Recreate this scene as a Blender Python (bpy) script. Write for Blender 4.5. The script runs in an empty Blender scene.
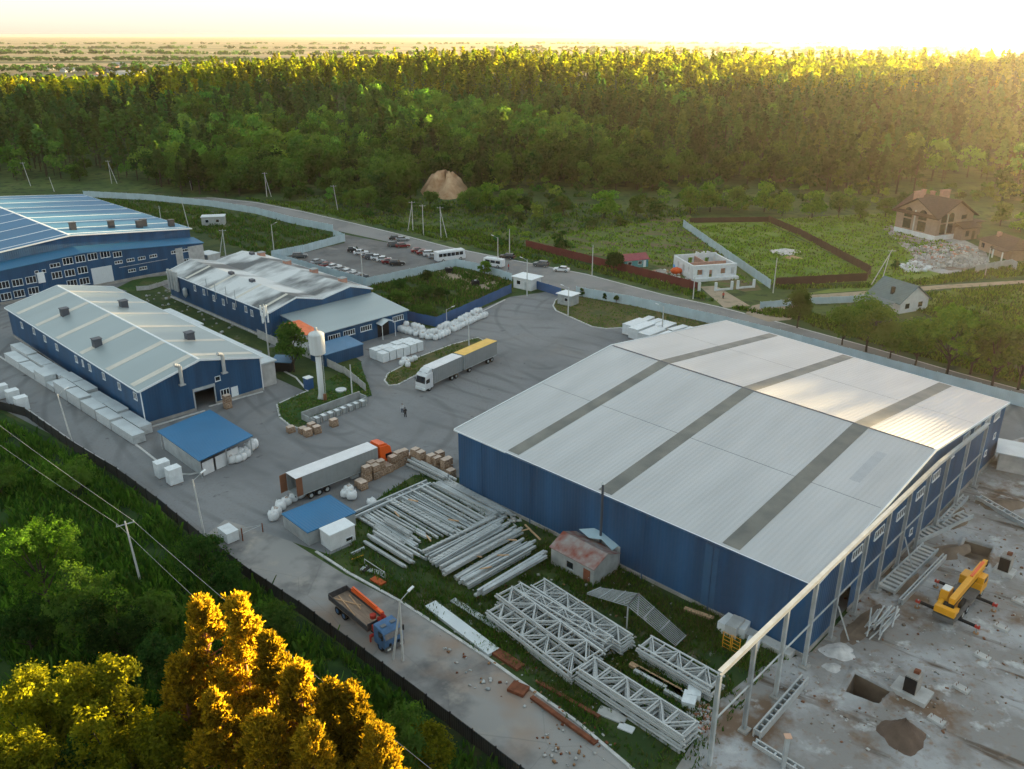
import bpy, math, random
import numpy as np
from mathutils import Vector
R = math.radians
PI = math.pi
C = bpy.context.scene.collection
sc = bpy.context.scene
rng = random.Random(7)
nr = np.random.RandomState(11)

# ------------------------------------------------------------------ camera
FOC, CX, CY, H = 856.0, 512.0, 384.5, 60.0
PITCH = math.atan(349.5 / FOC)
cam = bpy.data.objects.new('camera', bpy.data.cameras.new('camera'))
C.objects.link(cam)
cam.location = (0, 0, H)
cam.rotation_euler = (PI / 2 - PITCH, 0, 0)
cam.data.sensor_width = 36
cam.data.lens = 36 * FOC / 1024
cam.data.clip_end = 40000
sc.camera = cam

# ------------------------------------------------------------------ light
SUN_EL, SUN_AZ = R(3.4), R(47)          # azimuth measured clockwise from +Y (the view direction)
w = bpy.data.worlds.new('World'); sc.world = w; w.use_nodes = True
nt = w.node_tree
sky = nt.nodes.new('ShaderNodeTexSky'); sky.sky_type = 'NISHITA'; sky.sun_disc = False
sky.sun_elevation = SUN_EL; sky.sun_rotation = SUN_AZ
sky.altitude = 100; sky.air_density = 0.65; sky.dust_density = 0.9; sky.ozone_density = 0.3
_hs = nt.nodes.new('ShaderNodeHueSaturation'); _hs.inputs['Saturation'].default_value = .95; _hs.inputs['Hue'].default_value = .455; _gm = nt.nodes.new('ShaderNodeGamma'); _gm.inputs[1].default_value = .60
nt.links.new(sky.outputs[0], _hs.inputs['Color']); nt.links.new(_hs.outputs[0], _gm.inputs[0]); _tn = nt.nodes.new('ShaderNodeMix'); _tn.data_type = 'RGBA'; _tn.blend_type = 'MULTIPLY'; _tn.inputs['Factor'].default_value = 1; _tn.inputs['B'].default_value = (.985, .985, 1.0, 1)
_m1 = nt.nodes.new('ShaderNodeVectorMath'); _m1.operation = 'MULTIPLY_ADD'; _m1.inputs[1].default_value = (.62, .62, .62); _m1.inputs[2].default_value = (1, 1, 1)
_m2 = nt.nodes.new('ShaderNodeVectorMath'); _m2.operation = 'DIVIDE'; nt.links.new(_gm.outputs[0], _m1.inputs[0]); nt.links.new(_gm.outputs[0], _m2.inputs[0]); nt.links.new(_m1.outputs[0], _m2.inputs[1])
nt.links.new(_m2.outputs[0], _tn.inputs['A']); nt.links.new(_tn.outputs['Result'], nt.nodes['Background'].inputs[0])
nt.nodes['Background'].inputs[1].default_value = 0.15
sl = bpy.data.lights.new('sun', 'SUN'); sl.energy = 5.0; sl.angle = R(0.6); sl.color = (1.0, 0.72, 0.36)
so = bpy.data.objects.new('sun', sl); C.objects.link(so)
sdir = Vector((math.sin(SUN_AZ) * math.cos(SUN_EL), math.cos(SUN_AZ) * math.cos(SUN_EL), math.sin(SUN_EL)))
so.rotation_euler = sdir.to_track_quat('Z', 'Y').to_euler()
so.location = (0, 0, 120)
vs = sc.view_settings
vs.view_transform = 'Standard'; vs.look = 'None'; vs.gamma = 1; vs.use_curve_mapping = False
vs.exposure = 3.25
cy = sc.cycles
cy.max_bounces = 5; cy.diffuse_bounces = 2; cy.glossy_bounces = 2; cy.transmission_bounces = 3
cy.transparent_max_bounces = 4; cy.volume_bounces = 0
cy.use_adaptive_sampling = True; cy.adaptive_threshold = 0.02
cy.use_denoising = True
cy.sample_clamp_indirect = 6

# ------------------------------------------------------------------ placing
def G(x, y, z=0.0):
    """the point at height z that is seen at photo position (x, y)"""
    u = (x - CX) / FOC; v = (y - CY) / FOC
    d = (u, math.cos(PITCH) - v * math.sin(PITCH), -math.sin(PITCH) - v * math.cos(PITCH))
    t = (z - H) / d[2]
    return Vector((d[0] * t, d[1] * t, z))
def GP(pts, z=0.0): return [G(p[0], p[1], z) for p in pts]
YAW = R(-44.5)
UU = Vector((math.cos(YAW), math.sin(YAW), 0)); VV = Vector((-math.sin(YAW), math.cos(YAW), 0)); ZZ = Vector((0, 0, 1))
def yaw_of(a, b): return math.atan2(b.y - a.y, b.x - a.x)
def sstep(a, b, x):
    t = np.clip((x - a) / (b - a), 0, 1); return t * t * (3 - 2 * t)
def hz(x, y):
    x = np.asarray(x, float); y = np.asarray(y, float)
    amp = 27 * sstep(-520, -110, x)
    up = sstep(335, 720, y); down = 1 - sstep(780, 1150, y)
    wob = (np.sin(x * .013 + 1.3) * np.cos(y * .017) * 2.2 + np.sin(x * .031 + y * .02) * 1.2) * sstep(340, 460, y)
    # added unseen rise beyond the right edge, shaped to shade the yard
    q = x * .731 + y * .682
    g = (5.4 + .0594 * q - 17 * sstep(332, 352, y)) * sstep(0, 34, x - .5535 * y - 26) * sstep(60, 150, y) * (1 - sstep(960, 1160, q))
    return np.maximum(amp * up * down + wob * (1 - sstep(1200, 1800, y)), g)

# ------------------------------------------------------------------ materials
MATS = {}
def pm(name, col, rough=.75, metal=0., nz=1.0, amt=.15, col2=None, bump=0., ribs=None, spec=.3, detail=4, bscale=None, streak=None, coord='Object', rand=0., lo=.3, hi=.7):
    if name in MATS: return MATS[name]
    m = bpy.data.materials.new(name); m.use_nodes = True
    t = m.node_tree; N = t.nodes; L = t.links; b = N['Principled BSDF']
    b.inputs['Roughness'].default_value = rough; b.inputs['Metallic'].default_value = metal
    b.inputs['Specular IOR Level'].default_value = spec
    tc = N.new('ShaderNodeTexCoord')
    no = N.new('ShaderNodeTexNoise'); no.inputs['Scale'].default_value = nz; no.inputs['Detail'].default_value = detail
    src = tc.outputs[coord]
    if streak:
        mp = N.new('ShaderNodeMapping'); mp.inputs['Scale'].default_value = streak; L.new(src, mp.inputs[0]); L.new(mp.outputs[0], no.inputs['Vector'])
    else: L.new(src, no.inputs['Vector'])
    rp = N.new('ShaderNodeMapRange'); rp.inputs[1].default_value = lo; rp.inputs[2].default_value = hi; L.new(no.outputs[0], rp.inputs[0])
    mx = N.new('ShaderNodeMix'); mx.data_type = 'RGBA'; L.new(rp.outputs[0], mx.inputs['Factor'])
    c2 = col2 or tuple(min(1, c * (1 + amt)) for c in col)
    c1 = col if col2 else tuple(c * (1 - amt) for c in col)
    mx.inputs['A'].default_value = (*c1, 1); mx.inputs['B'].default_value = (*c2, 1)
    out = mx.outputs['Result']
    if rand:
        oi = N.new('ShaderNodeObjectInfo'); mr = N.new('ShaderNodeMapRange'); L.new(oi.outputs['Random'], mr.inputs[0])
        mr.inputs[3].default_value = 1 - rand; mr.inputs[4].default_value = 1 + rand
        hs = N.new('ShaderNodeHueSaturation'); L.new(out, hs.inputs['Color']); L.new(mr.outputs[0], hs.inputs['Value']); out = hs.outputs[0]
    L.new(out, b.inputs['Base Color'])
    h = None
    if ribs:
        ax, per, dep = ribs
        sx = N.new('ShaderNodeSeparateXYZ'); L.new(tc.outputs['Object'], sx.inputs[0])
        if ax == 'XY':
            ad = N.new('ShaderNodeMath'); L.new(sx.outputs[0], ad.inputs[0]); L.new(sx.outputs[1], ad.inputs[1]); s = ad.outputs[0]
        else: s = sx.outputs['XYZ'.index(ax)]
        mu = N.new('ShaderNodeMath'); mu.operation = 'MULTIPLY'; mu.inputs[1].default_value = 2 * PI / per; L.new(s, mu.inputs[0])
        si = N.new('ShaderNodeMath'); si.operation = 'SINE'; L.new(mu.outputs[0], si.inputs[0])
        bp = N.new('ShaderNodeBump'); bp.inputs['Strength'].default_value = 1; bp.inputs['Distance'].default_value = dep; L.new(si.outputs[0], bp.inputs['Height'])
        h = bp
    if bump:
        nb = N.new('ShaderNodeTexNoise'); nb.inputs['Scale'].default_value = bscale or nz * 4; nb.inputs['Detail'].default_value = 5; L.new(src, nb.inputs['Vector'])
        b2 = N.new('ShaderNodeBump'); b2.inputs['Strength'].default_value = 1; b2.inputs['Distance'].default_value = bump; L.new(nb.outputs[0], b2.inputs['Height'])
        if h: L.new(h.outputs[0], b2.inputs['Normal'])
        h = b2
    if h: L.new(h.outputs[0], b.inputs['Normal'])
    MATS[name] = m
    return m

def ground_mat(name, layers, bump=.02, bscale=3., rough=.95, marks=None, cracks=None):
    """layers: (colour, noise scale, lo, hi, detail[, stretch]) mixed one over another; world position"""
    m = bpy.data.materials.new(name); m.use_nodes = True
    t = m.node_tree; N = t.nodes; L = t.links; b = N['Principled BSDF']
    b.inputs['Roughness'].default_value = rough; b.inputs['Specular IOR Level'].default_value = .2
    ge = N.new('ShaderNodeNewGeometry'); cur = None
    for i, la in enumerate(layers):
        col, s, lo, hi, de = la[:5]
        if cur is None:
            rgb = N.new('ShaderNodeRGB'); rgb.outputs[0].default_value = (*col, 1); cur = rgb.outputs[0]; continue
        mp = N.new('ShaderNodeMapping'); L.new(ge.outputs['Position'], mp.inputs[0]); mp.inputs['Location'].default_value = (i * 37.1, i * 11.7, 0)
        if len(la) > 5:
            m0 = N.new('ShaderNodeMapping'); m0.inputs['Rotation'].default_value = (0, 0, la[5][2]); L.new(ge.outputs['Position'], m0.inputs[0]); L.new(m0.outputs[0], mp.inputs[0]); mp.inputs['Scale'].default_value = (la[5][0], la[5][1], 1)
        no = N.new('ShaderNodeTexNoise'); no.inputs['Scale'].default_value = s; no.inputs['Detail'].default_value = de; no.inputs['Roughness'].default_value = .6
        L.new(mp.outputs[0], no.inputs['Vector'])
        rp = N.new('ShaderNodeMapRange'); rp.inputs[1].default_value = lo; rp.inputs[2].default_value = hi; L.new(no.outputs[0], rp.inputs[0])
        mx = N.new('ShaderNodeMix'); mx.data_type = 'RGBA'; L.new(rp.outputs[0], mx.inputs['Factor']); L.new(cur, mx.inputs['A']); mx.inputs['B'].default_value = (*col, 1)
        cur = mx.outputs['Result']
    for (cx_, cy_, per, wid, col, st) in (marks or []):        # tyre arcs: rings round a turning point
        mp = N.new('ShaderNodeMapping'); mp.inputs['Location'].default_value = (-cx_, -cy_, 0); L.new(ge.outputs['Position'], mp.inputs[0])
        wv = N.new('ShaderNodeTexWave'); wv.wave_type = 'RINGS'; wv.rings_direction = 'Z'; wv.inputs['Scale'].default_value = per; wv.inputs['Distortion'].default_value = 1.2; wv.inputs['Detail'].default_value = 3; wv.inputs['Detail Scale'].default_value = .3
        L.new(mp.outputs[0], wv.inputs['Vector'])
        r1 = N.new('ShaderNodeMapRange'); r1.inputs[1].default_value = 1 - wid; r1.inputs[2].default_value = 1; L.new(wv.outputs[1], r1.inputs[0])
        n2 = N.new('ShaderNodeTexNoise'); n2.inputs['Scale'].default_value = .07; L.new(mp.outputs[0], n2.inputs['Vector'])
        r2 = N.new('ShaderNodeMapRange'); r2.inputs[1].default_value = .45; r2.inputs[2].default_value = .6; r2.inputs[4].default_value = st; L.new(n2.outputs[0], r2.inputs[0])
        mu = N.new('ShaderNodeMath'); mu.operation = 'MULTIPLY'; L.new(r1.outputs[0], mu.inputs[0]); L.new(r2.outputs[0], mu.inputs[1])
        mx = N.new('ShaderNodeMix'); mx.data_type = 'RGBA'; L.new(mu.outputs[0], mx.inputs['Factor']); L.new(cur, mx.inputs['A']); mx.inputs['B'].default_value = (*col, 1)
        cur = mx.outputs['Result']
    for (sc_, wd, col, st, rot) in (cracks or []):
        mp = N.new('ShaderNodeMapping'); mp.inputs['Rotation'].default_value = (0, 0, rot); L.new(ge.outputs['Position'], mp.inputs[0]); nz_ = N.new('ShaderNodeTexNoise'); nz_.inputs['Scale'].default_value = sc_ * 3; L.new(mp.outputs[0], nz_.inputs['Vector'])
        mv = N.new('ShaderNodeMix'); mv.data_type = 'VECTOR'; mv.inputs['Factor'].default_value = .12; L.new(mp.outputs[0], mv.inputs['A']); L.new(nz_.outputs['Color'], mv.inputs['B'])
        vo = N.new('ShaderNodeTexVoronoi'); vo.feature = 'DISTANCE_TO_EDGE'; vo.inputs['Scale'].default_value = sc_; L.new(mv.outputs['Result'] if False else mv.outputs[1], vo.inputs['Vector'])
        r1 = N.new('ShaderNodeMapRange'); r1.inputs[1].default_value = 0; r1.inputs[2].default_value = wd; r1.inputs[3].default_value = st; r1.inputs[4].default_value = 0; L.new(vo.outputs['Distance'], r1.inputs[0])
        mx = N.new('ShaderNodeMix'); mx.data_type = 'RGBA'; L.new(r1.outputs[0], mx.inputs['Factor']); L.new(cur, mx.inputs['A']); mx.inputs['B'].default_value = (*col, 1); cur = mx.outputs['Result']
    L.new(cur, b.inputs['Base Color'])
    nb = N.new('ShaderNodeTexNoise'); nb.inputs['Scale'].default_value = bscale; nb.inputs['Detail'].default_value = 6; L.new(ge.outputs['Position'], nb.inputs['Vector'])
    b2 = N.new('ShaderNodeBump'); b2.inputs['Strength'].default_value = 1; b2.inputs['Distance'].default_value = bump; L.new(nb.outputs[0], b2.inputs['Height']); L.new(b2.outputs[0], b.inputs['Normal'])
    MATS[name] = m
    return m

def leaf_mat(name, c1, c2, tr=.5, big=None, trc=None):
    m = bpy.data.materials.new(name); m.use_nodes = True
    t = m.node_tree; N = t.nodes; L = t.links
    N.remove(N['Principled BSDF']); out = N['Material Output']
    ge = N.new('ShaderNodeNewGeometry')
    mx = N.new('ShaderNodeMix'); mx.data_type = 'RGBA'; mx.inputs['A'].default_value = (*c1, 1); mx.inputs['B'].default_value = (*c2, 1)
    L.new(ge.outputs['Random Per Island'], mx.inputs['Factor']); cur = mx.outputs['Result']
    if big:
        no = N.new('ShaderNodeTexNoise'); no.inputs['Scale'].default_value = big[0]; no.inputs['Detail'].default_value = 3
        L.new(ge.outputs['Position'], no.inputs['Vector'])
        rp = N.new('ShaderNodeMapRange'); rp.inputs[1].default_value = .42; rp.inputs[2].default_value = .6; L.new(no.outputs[0], rp.inputs[0])
        m2 = N.new('ShaderNodeMix'); m2.data_type = 'RGBA'; L.new(rp.outputs[0], m2.inputs['Factor']); L.new(cur, m2.inputs['A']); m2.inputs['B'].default_value = (*big[1], 1); cur = m2.outputs['Result']
    oi = N.new('ShaderNodeObjectInfo'); mr = N.new('ShaderNodeMapRange'); L.new(oi.outputs['Random'], mr.inputs[0]); mr.inputs[3].default_value = .65; mr.inputs[4].default_value = 1.45
    hs = N.new('ShaderNodeHueSaturation'); L.new(cur, hs.inputs['Color']); L.new(mr.outputs[0], hs.inputs['Value']); cur = hs.outputs[0]
    at = N.new('ShaderNodeAttribute'); at.attribute_name = 'tint'; ad = N.new('ShaderNodeMath'); ad.inputs[1].default_value = 1; L.new(at.outputs['Fac'], ad.inputs[0])
    h2 = N.new('ShaderNodeHueSaturation'); L.new(cur, h2.inputs['Color']); L.new(ad.outputs[0], h2.inputs['Value']); cur = h2.outputs[0]
    ah = N.new('ShaderNodeAttribute'); ah.attribute_name = 'hue'; a2 = N.new('ShaderNodeMath'); a2.inputs[1].default_value = .5; L.new(ah.outputs['Fac'], a2.inputs[0]); L.new(a2.outputs[0], h2.inputs['Hue'])
    d = N.new('ShaderNodeBsdfDiffuse'); L.new(cur, d.inputs[0])
    tb = N.new('ShaderNodeBsdfTranslucent')
    g = N.new('ShaderNodeMix'); g.data_type = 'RGBA'; g.blend_type = 'MULTIPLY'; g.inputs['Factor'].default_value = 1; L.new(cur, g.inputs['A']); g.inputs['B'].default_value = (*(trc or (2.0, 2.1, .7)), 1)
    L.new(g.outputs['Result'], tb.inputs[0])
    ms = N.new('ShaderNodeMixShader'); ms.inputs[0].default_value = tr; L.new(d.outputs[0], ms.inputs[1]); L.new(tb.outputs[0], ms.inputs[2])
    L.new(ms.outputs[0], out.inputs[0])
    MATS[name] = m
    return m

# ------------------------------------------------------------------ mesh builder
ROOTS = {}
def thing(name, label, cat, loc=(0, 0, 0), rz=0., group=None, kind=None):
    o = bpy.data.objects.new(name, None); C.objects.link(o); o.empty_display_size = .5
    o.location = loc; o.rotation_euler = (0, 0, rz)
    o['label'] = label; o['category'] = cat
    if group: o['group'] = group
    if kind: o['kind'] = kind
    ROOTS[o.name] = (Vector(loc), rz)
    return o
def tag(o, label, cat, group=None, kind=None):
    o['label'] = label; o['category'] = cat
    if group: o['group'] = group
    if kind: o['kind'] = kind
    return o
def root_tf(p):
    while p is not None and p.parent is not None: p = p.parent
    return ROOTS.get(p.name, (Vector((0, 0, 0)), 0.)) if p is not None else (Vector((0, 0, 0)), 0.)
class MB:
    def __init__(s): s.v = []; s.f = []
    def add(s, vs, fs):
        n = len(s.v); s.v += [tuple(q) for q in vs]; s.f += [tuple(i + n for i in q) for q in fs]; return s
    def box(s, a, b):
        x0, y0, z0 = a; x1, y1, z1 = b
        return s.add([(x0, y0, z0), (x1, y0, z0), (x1, y1, z0), (x0, y1, z0), (x0, y0, z1), (x1, y0, z1), (x1, y1, z1), (x0, y1, z1)],
                     [(0, 3, 2, 1), (4, 5, 6, 7), (0, 1, 5, 4), (1, 2, 6, 5), (2, 3, 7, 6), (3, 0, 4, 7)])
    def obox(s, o, dx, dy, dz):
        o, dx, dy, dz = map(Vector, (o, dx, dy, dz))
        return s.add([o, o + dx, o + dx + dy, o + dy, o + dz, o + dx + dz, o + dx + dy + dz, o + dy + dz],
                     [(0, 3, 2, 1), (4, 5, 6, 7), (0, 1, 5, 4), (1, 2, 6, 5), (2, 3, 7, 6), (3, 0, 4, 7)])
    def bar(s, p, q, w, h=None, up=(0, 0, 1)):
        p, q = Vector(p), Vector(q); h = h or w; d = (q - p).normalized(); u = Vector(up)
        if abs(d.dot(u)) > .98: u = Vector((1, 0, 0))
        sd = d.cross(u).normalized() * w / 2; t = sd.cross(d).normalized() * h / 2
        return s.add([p - sd - t, p + sd - t, p + sd + t, p - sd + t, q - sd - t, q + sd - t, q + sd + t, q - sd + t],
                     [(0, 1, 2, 3), (7, 6, 5, 4), (0, 4, 5, 1), (1, 5, 6, 2), (2, 6, 7, 3), (3, 7, 4, 0)])
    def tube(s, p, q, r0, r1=None, n=8, cap=True):
        p, q = Vector(p), Vector(q); r1 = r0 if r1 is None else r1; d = (q - p).normalized()
        a = d.orthogonal().normalized(); b = d.cross(a)
        vs = [p + (a * math.cos(2 * PI * i / n) + b * math.sin(2 * PI * i / n)) * r0 for i in range(n)] + [q + (a * math.cos(2 * PI * i / n) + b * math.sin(2 * PI * i / n)) * r1 for i in range(n)]
        fs = [(i, (i + 1) % n, n + (i + 1) % n, n + i) for i in range(n)]
        if cap: fs += [tuple(range(n - 1, -1, -1)), tuple(range(n, 2 * n))]
        return s.add(vs, fs)
    def path(s, pts, r, n=6):
        for a, b in zip(pts, pts[1:]): s.tube(a, b, r, r, n)
        return s
    def prism(s, pts, z0, z1):
        """closed outline in plan"""
        n = len(pts)
        return s.add([(p[0], p[1], z0) for p in pts] + [(p[0], p[1], z1) for p in pts],
                     [tuple(range(n - 1, -1, -1)), tuple(range(n, 2 * n))] + [(i, (i + 1) % n, n + (i + 1) % n, n + i) for i in range(n)])
    def xprism(s, prof, y0, y1):
        """outline in x-z, extruded along y"""
        n = len(prof)
        return s.add([(p[0], y0, p[1]) for p in prof] + [(p[0], y1, p[1]) for p in prof],
                     [tuple(range(n)), tuple(range(2 * n - 1, n - 1, -1))] + [(i, n + i, n + (i + 1) % n, (i + 1) % n) for i in range(n)])
    def slab(s, quad, th):
        """quad of points thickened downwards"""
        n = len(quad); q = [Vector(p) for p in quad]
        return s.add([p - ZZ * th for p in q] + q, [tuple(range(n - 1, -1, -1)), tuple(range(n, 2 * n))] + [(i, (i + 1) % n, n + (i + 1) % n, n + i) for i in range(n)])
    def lathe(s, c, prof, n=12):
        c = Vector(c); vs = []; fs = []
        for r, z in prof: vs += [c + Vector((r * math.cos(2 * PI * i / n), r * math.sin(2 * PI * i / n), z)) for i in range(n)]
        for k in range(len(prof) - 1): fs += [(k * n + i, k * n + (i + 1) % n, (k + 1) * n + (i + 1) % n, (k + 1) * n + i) for i in range(n)]
        fs += [tuple(range(n - 1, -1, -1)), tuple((len(prof) - 1) * n + i for i in range(n))]
        return s.add(vs, fs)
    def lump(s, c, r, sd=0, n=9, m=6, pw=.8, jit=.08, flat=0):
        """rounded lumpy body; c is its bottom centre, r its three radii"""
        q = random.Random(sd); vs = []; fs = []
        for k in range(m + 1):
            ph = PI * k / m; cz = -math.cos(ph); sr = math.sin(ph)
            cz = math.copysign(abs(cz) ** pw, cz); sr = sr ** pw
            for i in range(n):
                th = 2 * PI * i / n; cc, ss = math.cos(th), math.sin(th)
                j = 1 + q.uniform(-jit, jit)
                vs.append((c[0] + r[0] * sr * math.copysign(abs(cc) ** pw, cc) * j, c[1] + r[1] * sr * math.copysign(abs(ss) ** pw, ss) * j, c[2] + max(r[2] * (1 + cz * j), 0)))
        for k in range(m): fs += [(k * n + i, k * n + (i + 1) % n, (k + 1) * n + (i + 1) % n, (k + 1) * n + i) for i in range(n)]
        return s.add(vs, fs)
    def build(s, name, m, parent=None, smooth=False, local=False, bevel=0.):
        me = bpy.data.meshes.new(name); loc, rz = root_tf(parent)
        if local or (rz == 0 and loc.length == 0): vv = s.v
        else:
            c_, s_ = math.cos(-rz), math.sin(-rz)
            vv = [((x - loc.x) * c_ - (y - loc.y) * s_, (x - loc.x) * s_ + (y - loc.y) * c_, z - loc.z) for x, y, z in s.v]
        me.from_pydata(vv, [], s.f); me.materials.append(m if not isinstance(m, str) else MATS[m])
        if smooth: me.shade_smooth()
        o = bpy.data.objects.new(name, me); C.objects.link(o)
        if parent is not None: o.parent = parent
        if bevel:
            bv = o.modifiers.new('bevel', 'BEVEL'); bv.width = bevel; bv.segments = 2; bv.limit_method = 'ANGLE'
        return o
def npmesh(name, V, F, mats, parent=None, midx=None):
    """V (n,3), F (m,k) arrays"""
    me = bpy.data.meshes.new(name); V = np.asarray(V, np.float32); F = np.asarray(F, np.int32); k = F.shape[1]
    me.vertices.add(len(V)); me.vertices.foreach_set('co', V.ravel())
    me.loops.add(F.size); me.loops.foreach_set('vertex_index', F.ravel())
    me.polygons.add(len(F)); me.polygons.foreach_set('loop_start', np.arange(len(F), dtype=np.int32) * k)
    try: me.polygons.foreach_set('loop_total', np.full(len(F), k, np.int32))
    except Exception: pass
    for m in mats: me.materials.append(MATS[m] if isinstance(m, str) else m)
    if midx is not None: me.polygons.foreach_set('material_index', np.asarray(midx, np.int32))
    me.update(calc_edges=True)
    o = bpy.data.objects.new(name, me); C.objects.link(o)
    if parent is not None: o.parent = parent
    return o
def copy_tree(o, parent=None):
    kids = [c for c in o.children]
    c = o.copy(); C.objects.link(c); c.parent = parent
    for ch in kids: copy_tree(ch, c)
    return c
def dup(proto, first, loc, rz=0., label=None, group=None, scale=None):
    """first use moves the thing itself, later ones copy it"""
    o = proto if first else copy_tree(proto)
    o.location = loc; o.rotation_euler = (0, 0, rz)
    if scale: o.scale = scale if isinstance(scale, (tuple, list)) else (scale,) * 3
    if label: o['label'] = label
    if group: o['group'] = group
    return o
class Rep:
    """a kind of thing: built once, then copied"""
    def __init__(s, protos): s.p = protos if isinstance(protos, list) else [protos]; s.used = [False] * len(s.p)
    def put(s, loc, rz=0., label=None, group=None, scale=None, k=None):
        k = rng.randrange(len(s.p)) if k is None else k
        f = not s.used[k]; s.used[k] = True
        return dup(s.p[k], f, loc, rz, label, group, scale)
    def clean(s):
        for p, u in zip(s.p, s.used):
            if not u:
                for ch in list(p.children_recursive): bpy.data.objects.remove(ch)
                bpy.data.objects.remove(p)

def sheet(name, pts, z, mat, kind='structure', label=None, cat=None):
    """flat patch of ground with pixel outline pts"""
    P = GP(pts, 0); mb = MB(); mb.add([(p.x, p.y, z) for p in P], [tuple(range(len(P)))])
    o = mb.build(name, mat)
    # outline must face up
    if o.data.polygons[0].normal.z < 0: o.data.flip_normals()
    o['kind'] = kind
    if label: o['label'] = label
    if cat: o['category'] = cat
    return o

# ================================================================== MATERIALS IN USE
pm('navy_wall', (.014, .072, .165), .5, 0, .5, .24, streak=(1, 1, .12), ribs=('XY', .5, .012), spec=.4)
pm('navy_wall_b', (.013, .068, .155), .5, 0, .5, .24, streak=(1, 1, .12), ribs=('XY', .5, .012), spec=.4)
pm('hall_roof', (.44, .455, .46), .38, .5, .3, .08, ribs=('X', .6, .014), streak=(1, .15, 1))
pm('grey_roof', (.33, .39, .40), .45, .35, .12, .08, ribs=('X', .6, .006), streak=(1, .15, 1))
pm('old_roof', (.09, .10, .105), .55, .2, .13, 0, col2=(.60, .62, .62), ribs=('X', .7, .012), streak=(1, .45, 1), detail=8, lo=.40, hi=.56)
pm('blue_roof', (.035, .15, .28), .55, .08, .1, .08, ribs=('X', .6, .006), streak=(1, .15, 1))
pm('blue_sheet', (.025, .15, .31), .45, .15, .2, .08, ribs=('X', .4, .012))
pm('skylight', (.10, .108, .10), .5, 0, .35, 0, col2=(.19, .19, .165), spec=.35)
pm('skylight_warm', (.55, .52, .45), .4, 0, .5, .08)
pm('white_trim', (.72, .76, .78), .5, 0, 1, .05)
pm('seam', (.08, .09, .11), .5, .3, 1, .05)
pm('vent_dark', (.05, .055, .065), .6, .2, 1, .1)
pm('glass', (.015, .02, .028), .08, 0, 1, .2, spec=.8)
pm('dark', (.012, .012, .013), .8, 0, 1, .2)
pm('concrete', (.30, .29, .27), .9, 0, .6, .22, bump=.01)
pm('pale_concrete', (.42, .42, .41), .85, 0, .8, .18, bump=.008, rand=.1)
pm('kerb', (.50, .50, .49), .9, 0, 1.5, .18)
pm('fence_panel', (.42, .53, .58), .6, 0, .4, .1, ribs=('X', .35, .02))
pm('blue_fence', (.035, .10, .24), .6, 0, .4, .12, ribs=('X', .35, .02))
pm('maroon_fence', (.12, .022, .022), .6, 0, .4, .15, ribs=('X', .3, .02))
pm('brown_fence', (.055, .028, .022), .7, 0, .4, .15, ribs=('X', .3, .02))
pm('dark_fence', (.022, .026, .026), .8, 0, .7, .25, ribs=('X', .3, .02))
pm('steel', (.40, .43, .44), .5, .2, .8, .18, rand=.14)
pm('white_steel', (.44, .46, .46), .5, .0, .8, .14, rand=.1)
pm('rust', (.16, .055, .028), .9, 0, 2, .35, bump=.01)
pm('rust_roof', (.22, .055, .035), .85, 0, .75, 0, col2=(.30, .30, .29), ribs=('X', .3, .01), detail=5)
pm('galv', (.46, .48, .48), .5, .3, 1.2, .12, ribs=('XY', .3, .012))
pm('bag', (.68, .70, .71), .8, 0, 1.2, .08, bump=.05, bscale=3, rand=.08)
pm('bag_top', (.30, .17, .10), .9, 0, 4, 0, col2=(.62, .62, .6))
pm('wrap', (.62, .66, .68), .35, 0, 1.5, .1, bump=.02, bscale=4, rand=.08)
pm('pack', (.50, .53, .54), .5, .1, 2, .12, ribs=('Z', .22, .02), rand=.12)
pm('wood', (.30, .17, .09), .9, 0, 3, .25, rand=.15)
pm('pale_wood', (.50, .32, .19), .9, 0, 3, .25, rand=.15)
pm('crate', (.20, .115, .07), .9, 0, 5, 0, col2=(.60, .44, .32), ribs=('Z', .22, .06), rand=.15)
pm('crate_top', (.55, .44, .36), .9, 0, 2.5, .15, rand=.12)
pm('orange_paint', (.75, .11, .015), .35, 0, 1, .05)
pm('yellow_paint', (.72, .33, .015), .4, 0, 1, .08)
pm('yellow_roof', (.80, .50, .12), .6, 0, .8, .08)
pm('curtain', (.24, .26, .265), .6, 0, .8, .07, ribs=('X', .6, .01))
pm('trailer_roof', (.72, .72, .73), .6, 0, .8, .06)
pm('rubber', (.015, .015, .016), .9, 0, 2, .2)
pm('car_white', (.62, .64, .66), .3, 0, 1, .03); pm('car_black', (.02, .022, .026), .3, 0, 1, .05)
pm('car_grey', (.12, .13, .14), .3, .3, 1, .05); pm('car_red', (.17, .02, .022), .3, 0, 1, .05)
pm('car_silver', (.33, .35, .37), .3, .4, 1, .05); pm('truck_blue', (.06, .14, .27), .6, 0, 1.5, .2)
pm('brown_paint', (.20, .09, .05), .7, 0, 1, .1)
pm('red_paint', (.42, .04, .025), .5, 0, 1, .1)
pm('lens', (.7, .7, .66), .2, 0, 1, .02)
pm('asbestos', (.30, .32, .32), .8, 0, .8, .2)
pm('teal_wall', (.10, .30, .32), .8, 0, 1, .1); pm('crimson_roof', (.26, .06, .075), .6, 0, 1, .12, ribs=('X', .3, .01))
pm('white_block', (.62, .64, .65), .85, 0, .9, .1, bump=.01)
pm('tan_brick', (.31, .22, .175), .9, 0, 1.2, .12, bump=.01); pm('pink_brick', (.45, .25, .19), .9, 0, 1.5, .15)
pm('shingle', (.075, .045, .038), .85, 0, 1.5, .2, ribs=('Z', .35, .02))
pm('teal_roof', (.10, .155, .165), .5, .1, .8, .1, ribs=('X', .4, .01))
pm('tower_paint', (.60, .64, .65), .5, 0, .6, 0, col2=(.48, .50, .49), streak=(2, 2, .2))
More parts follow.
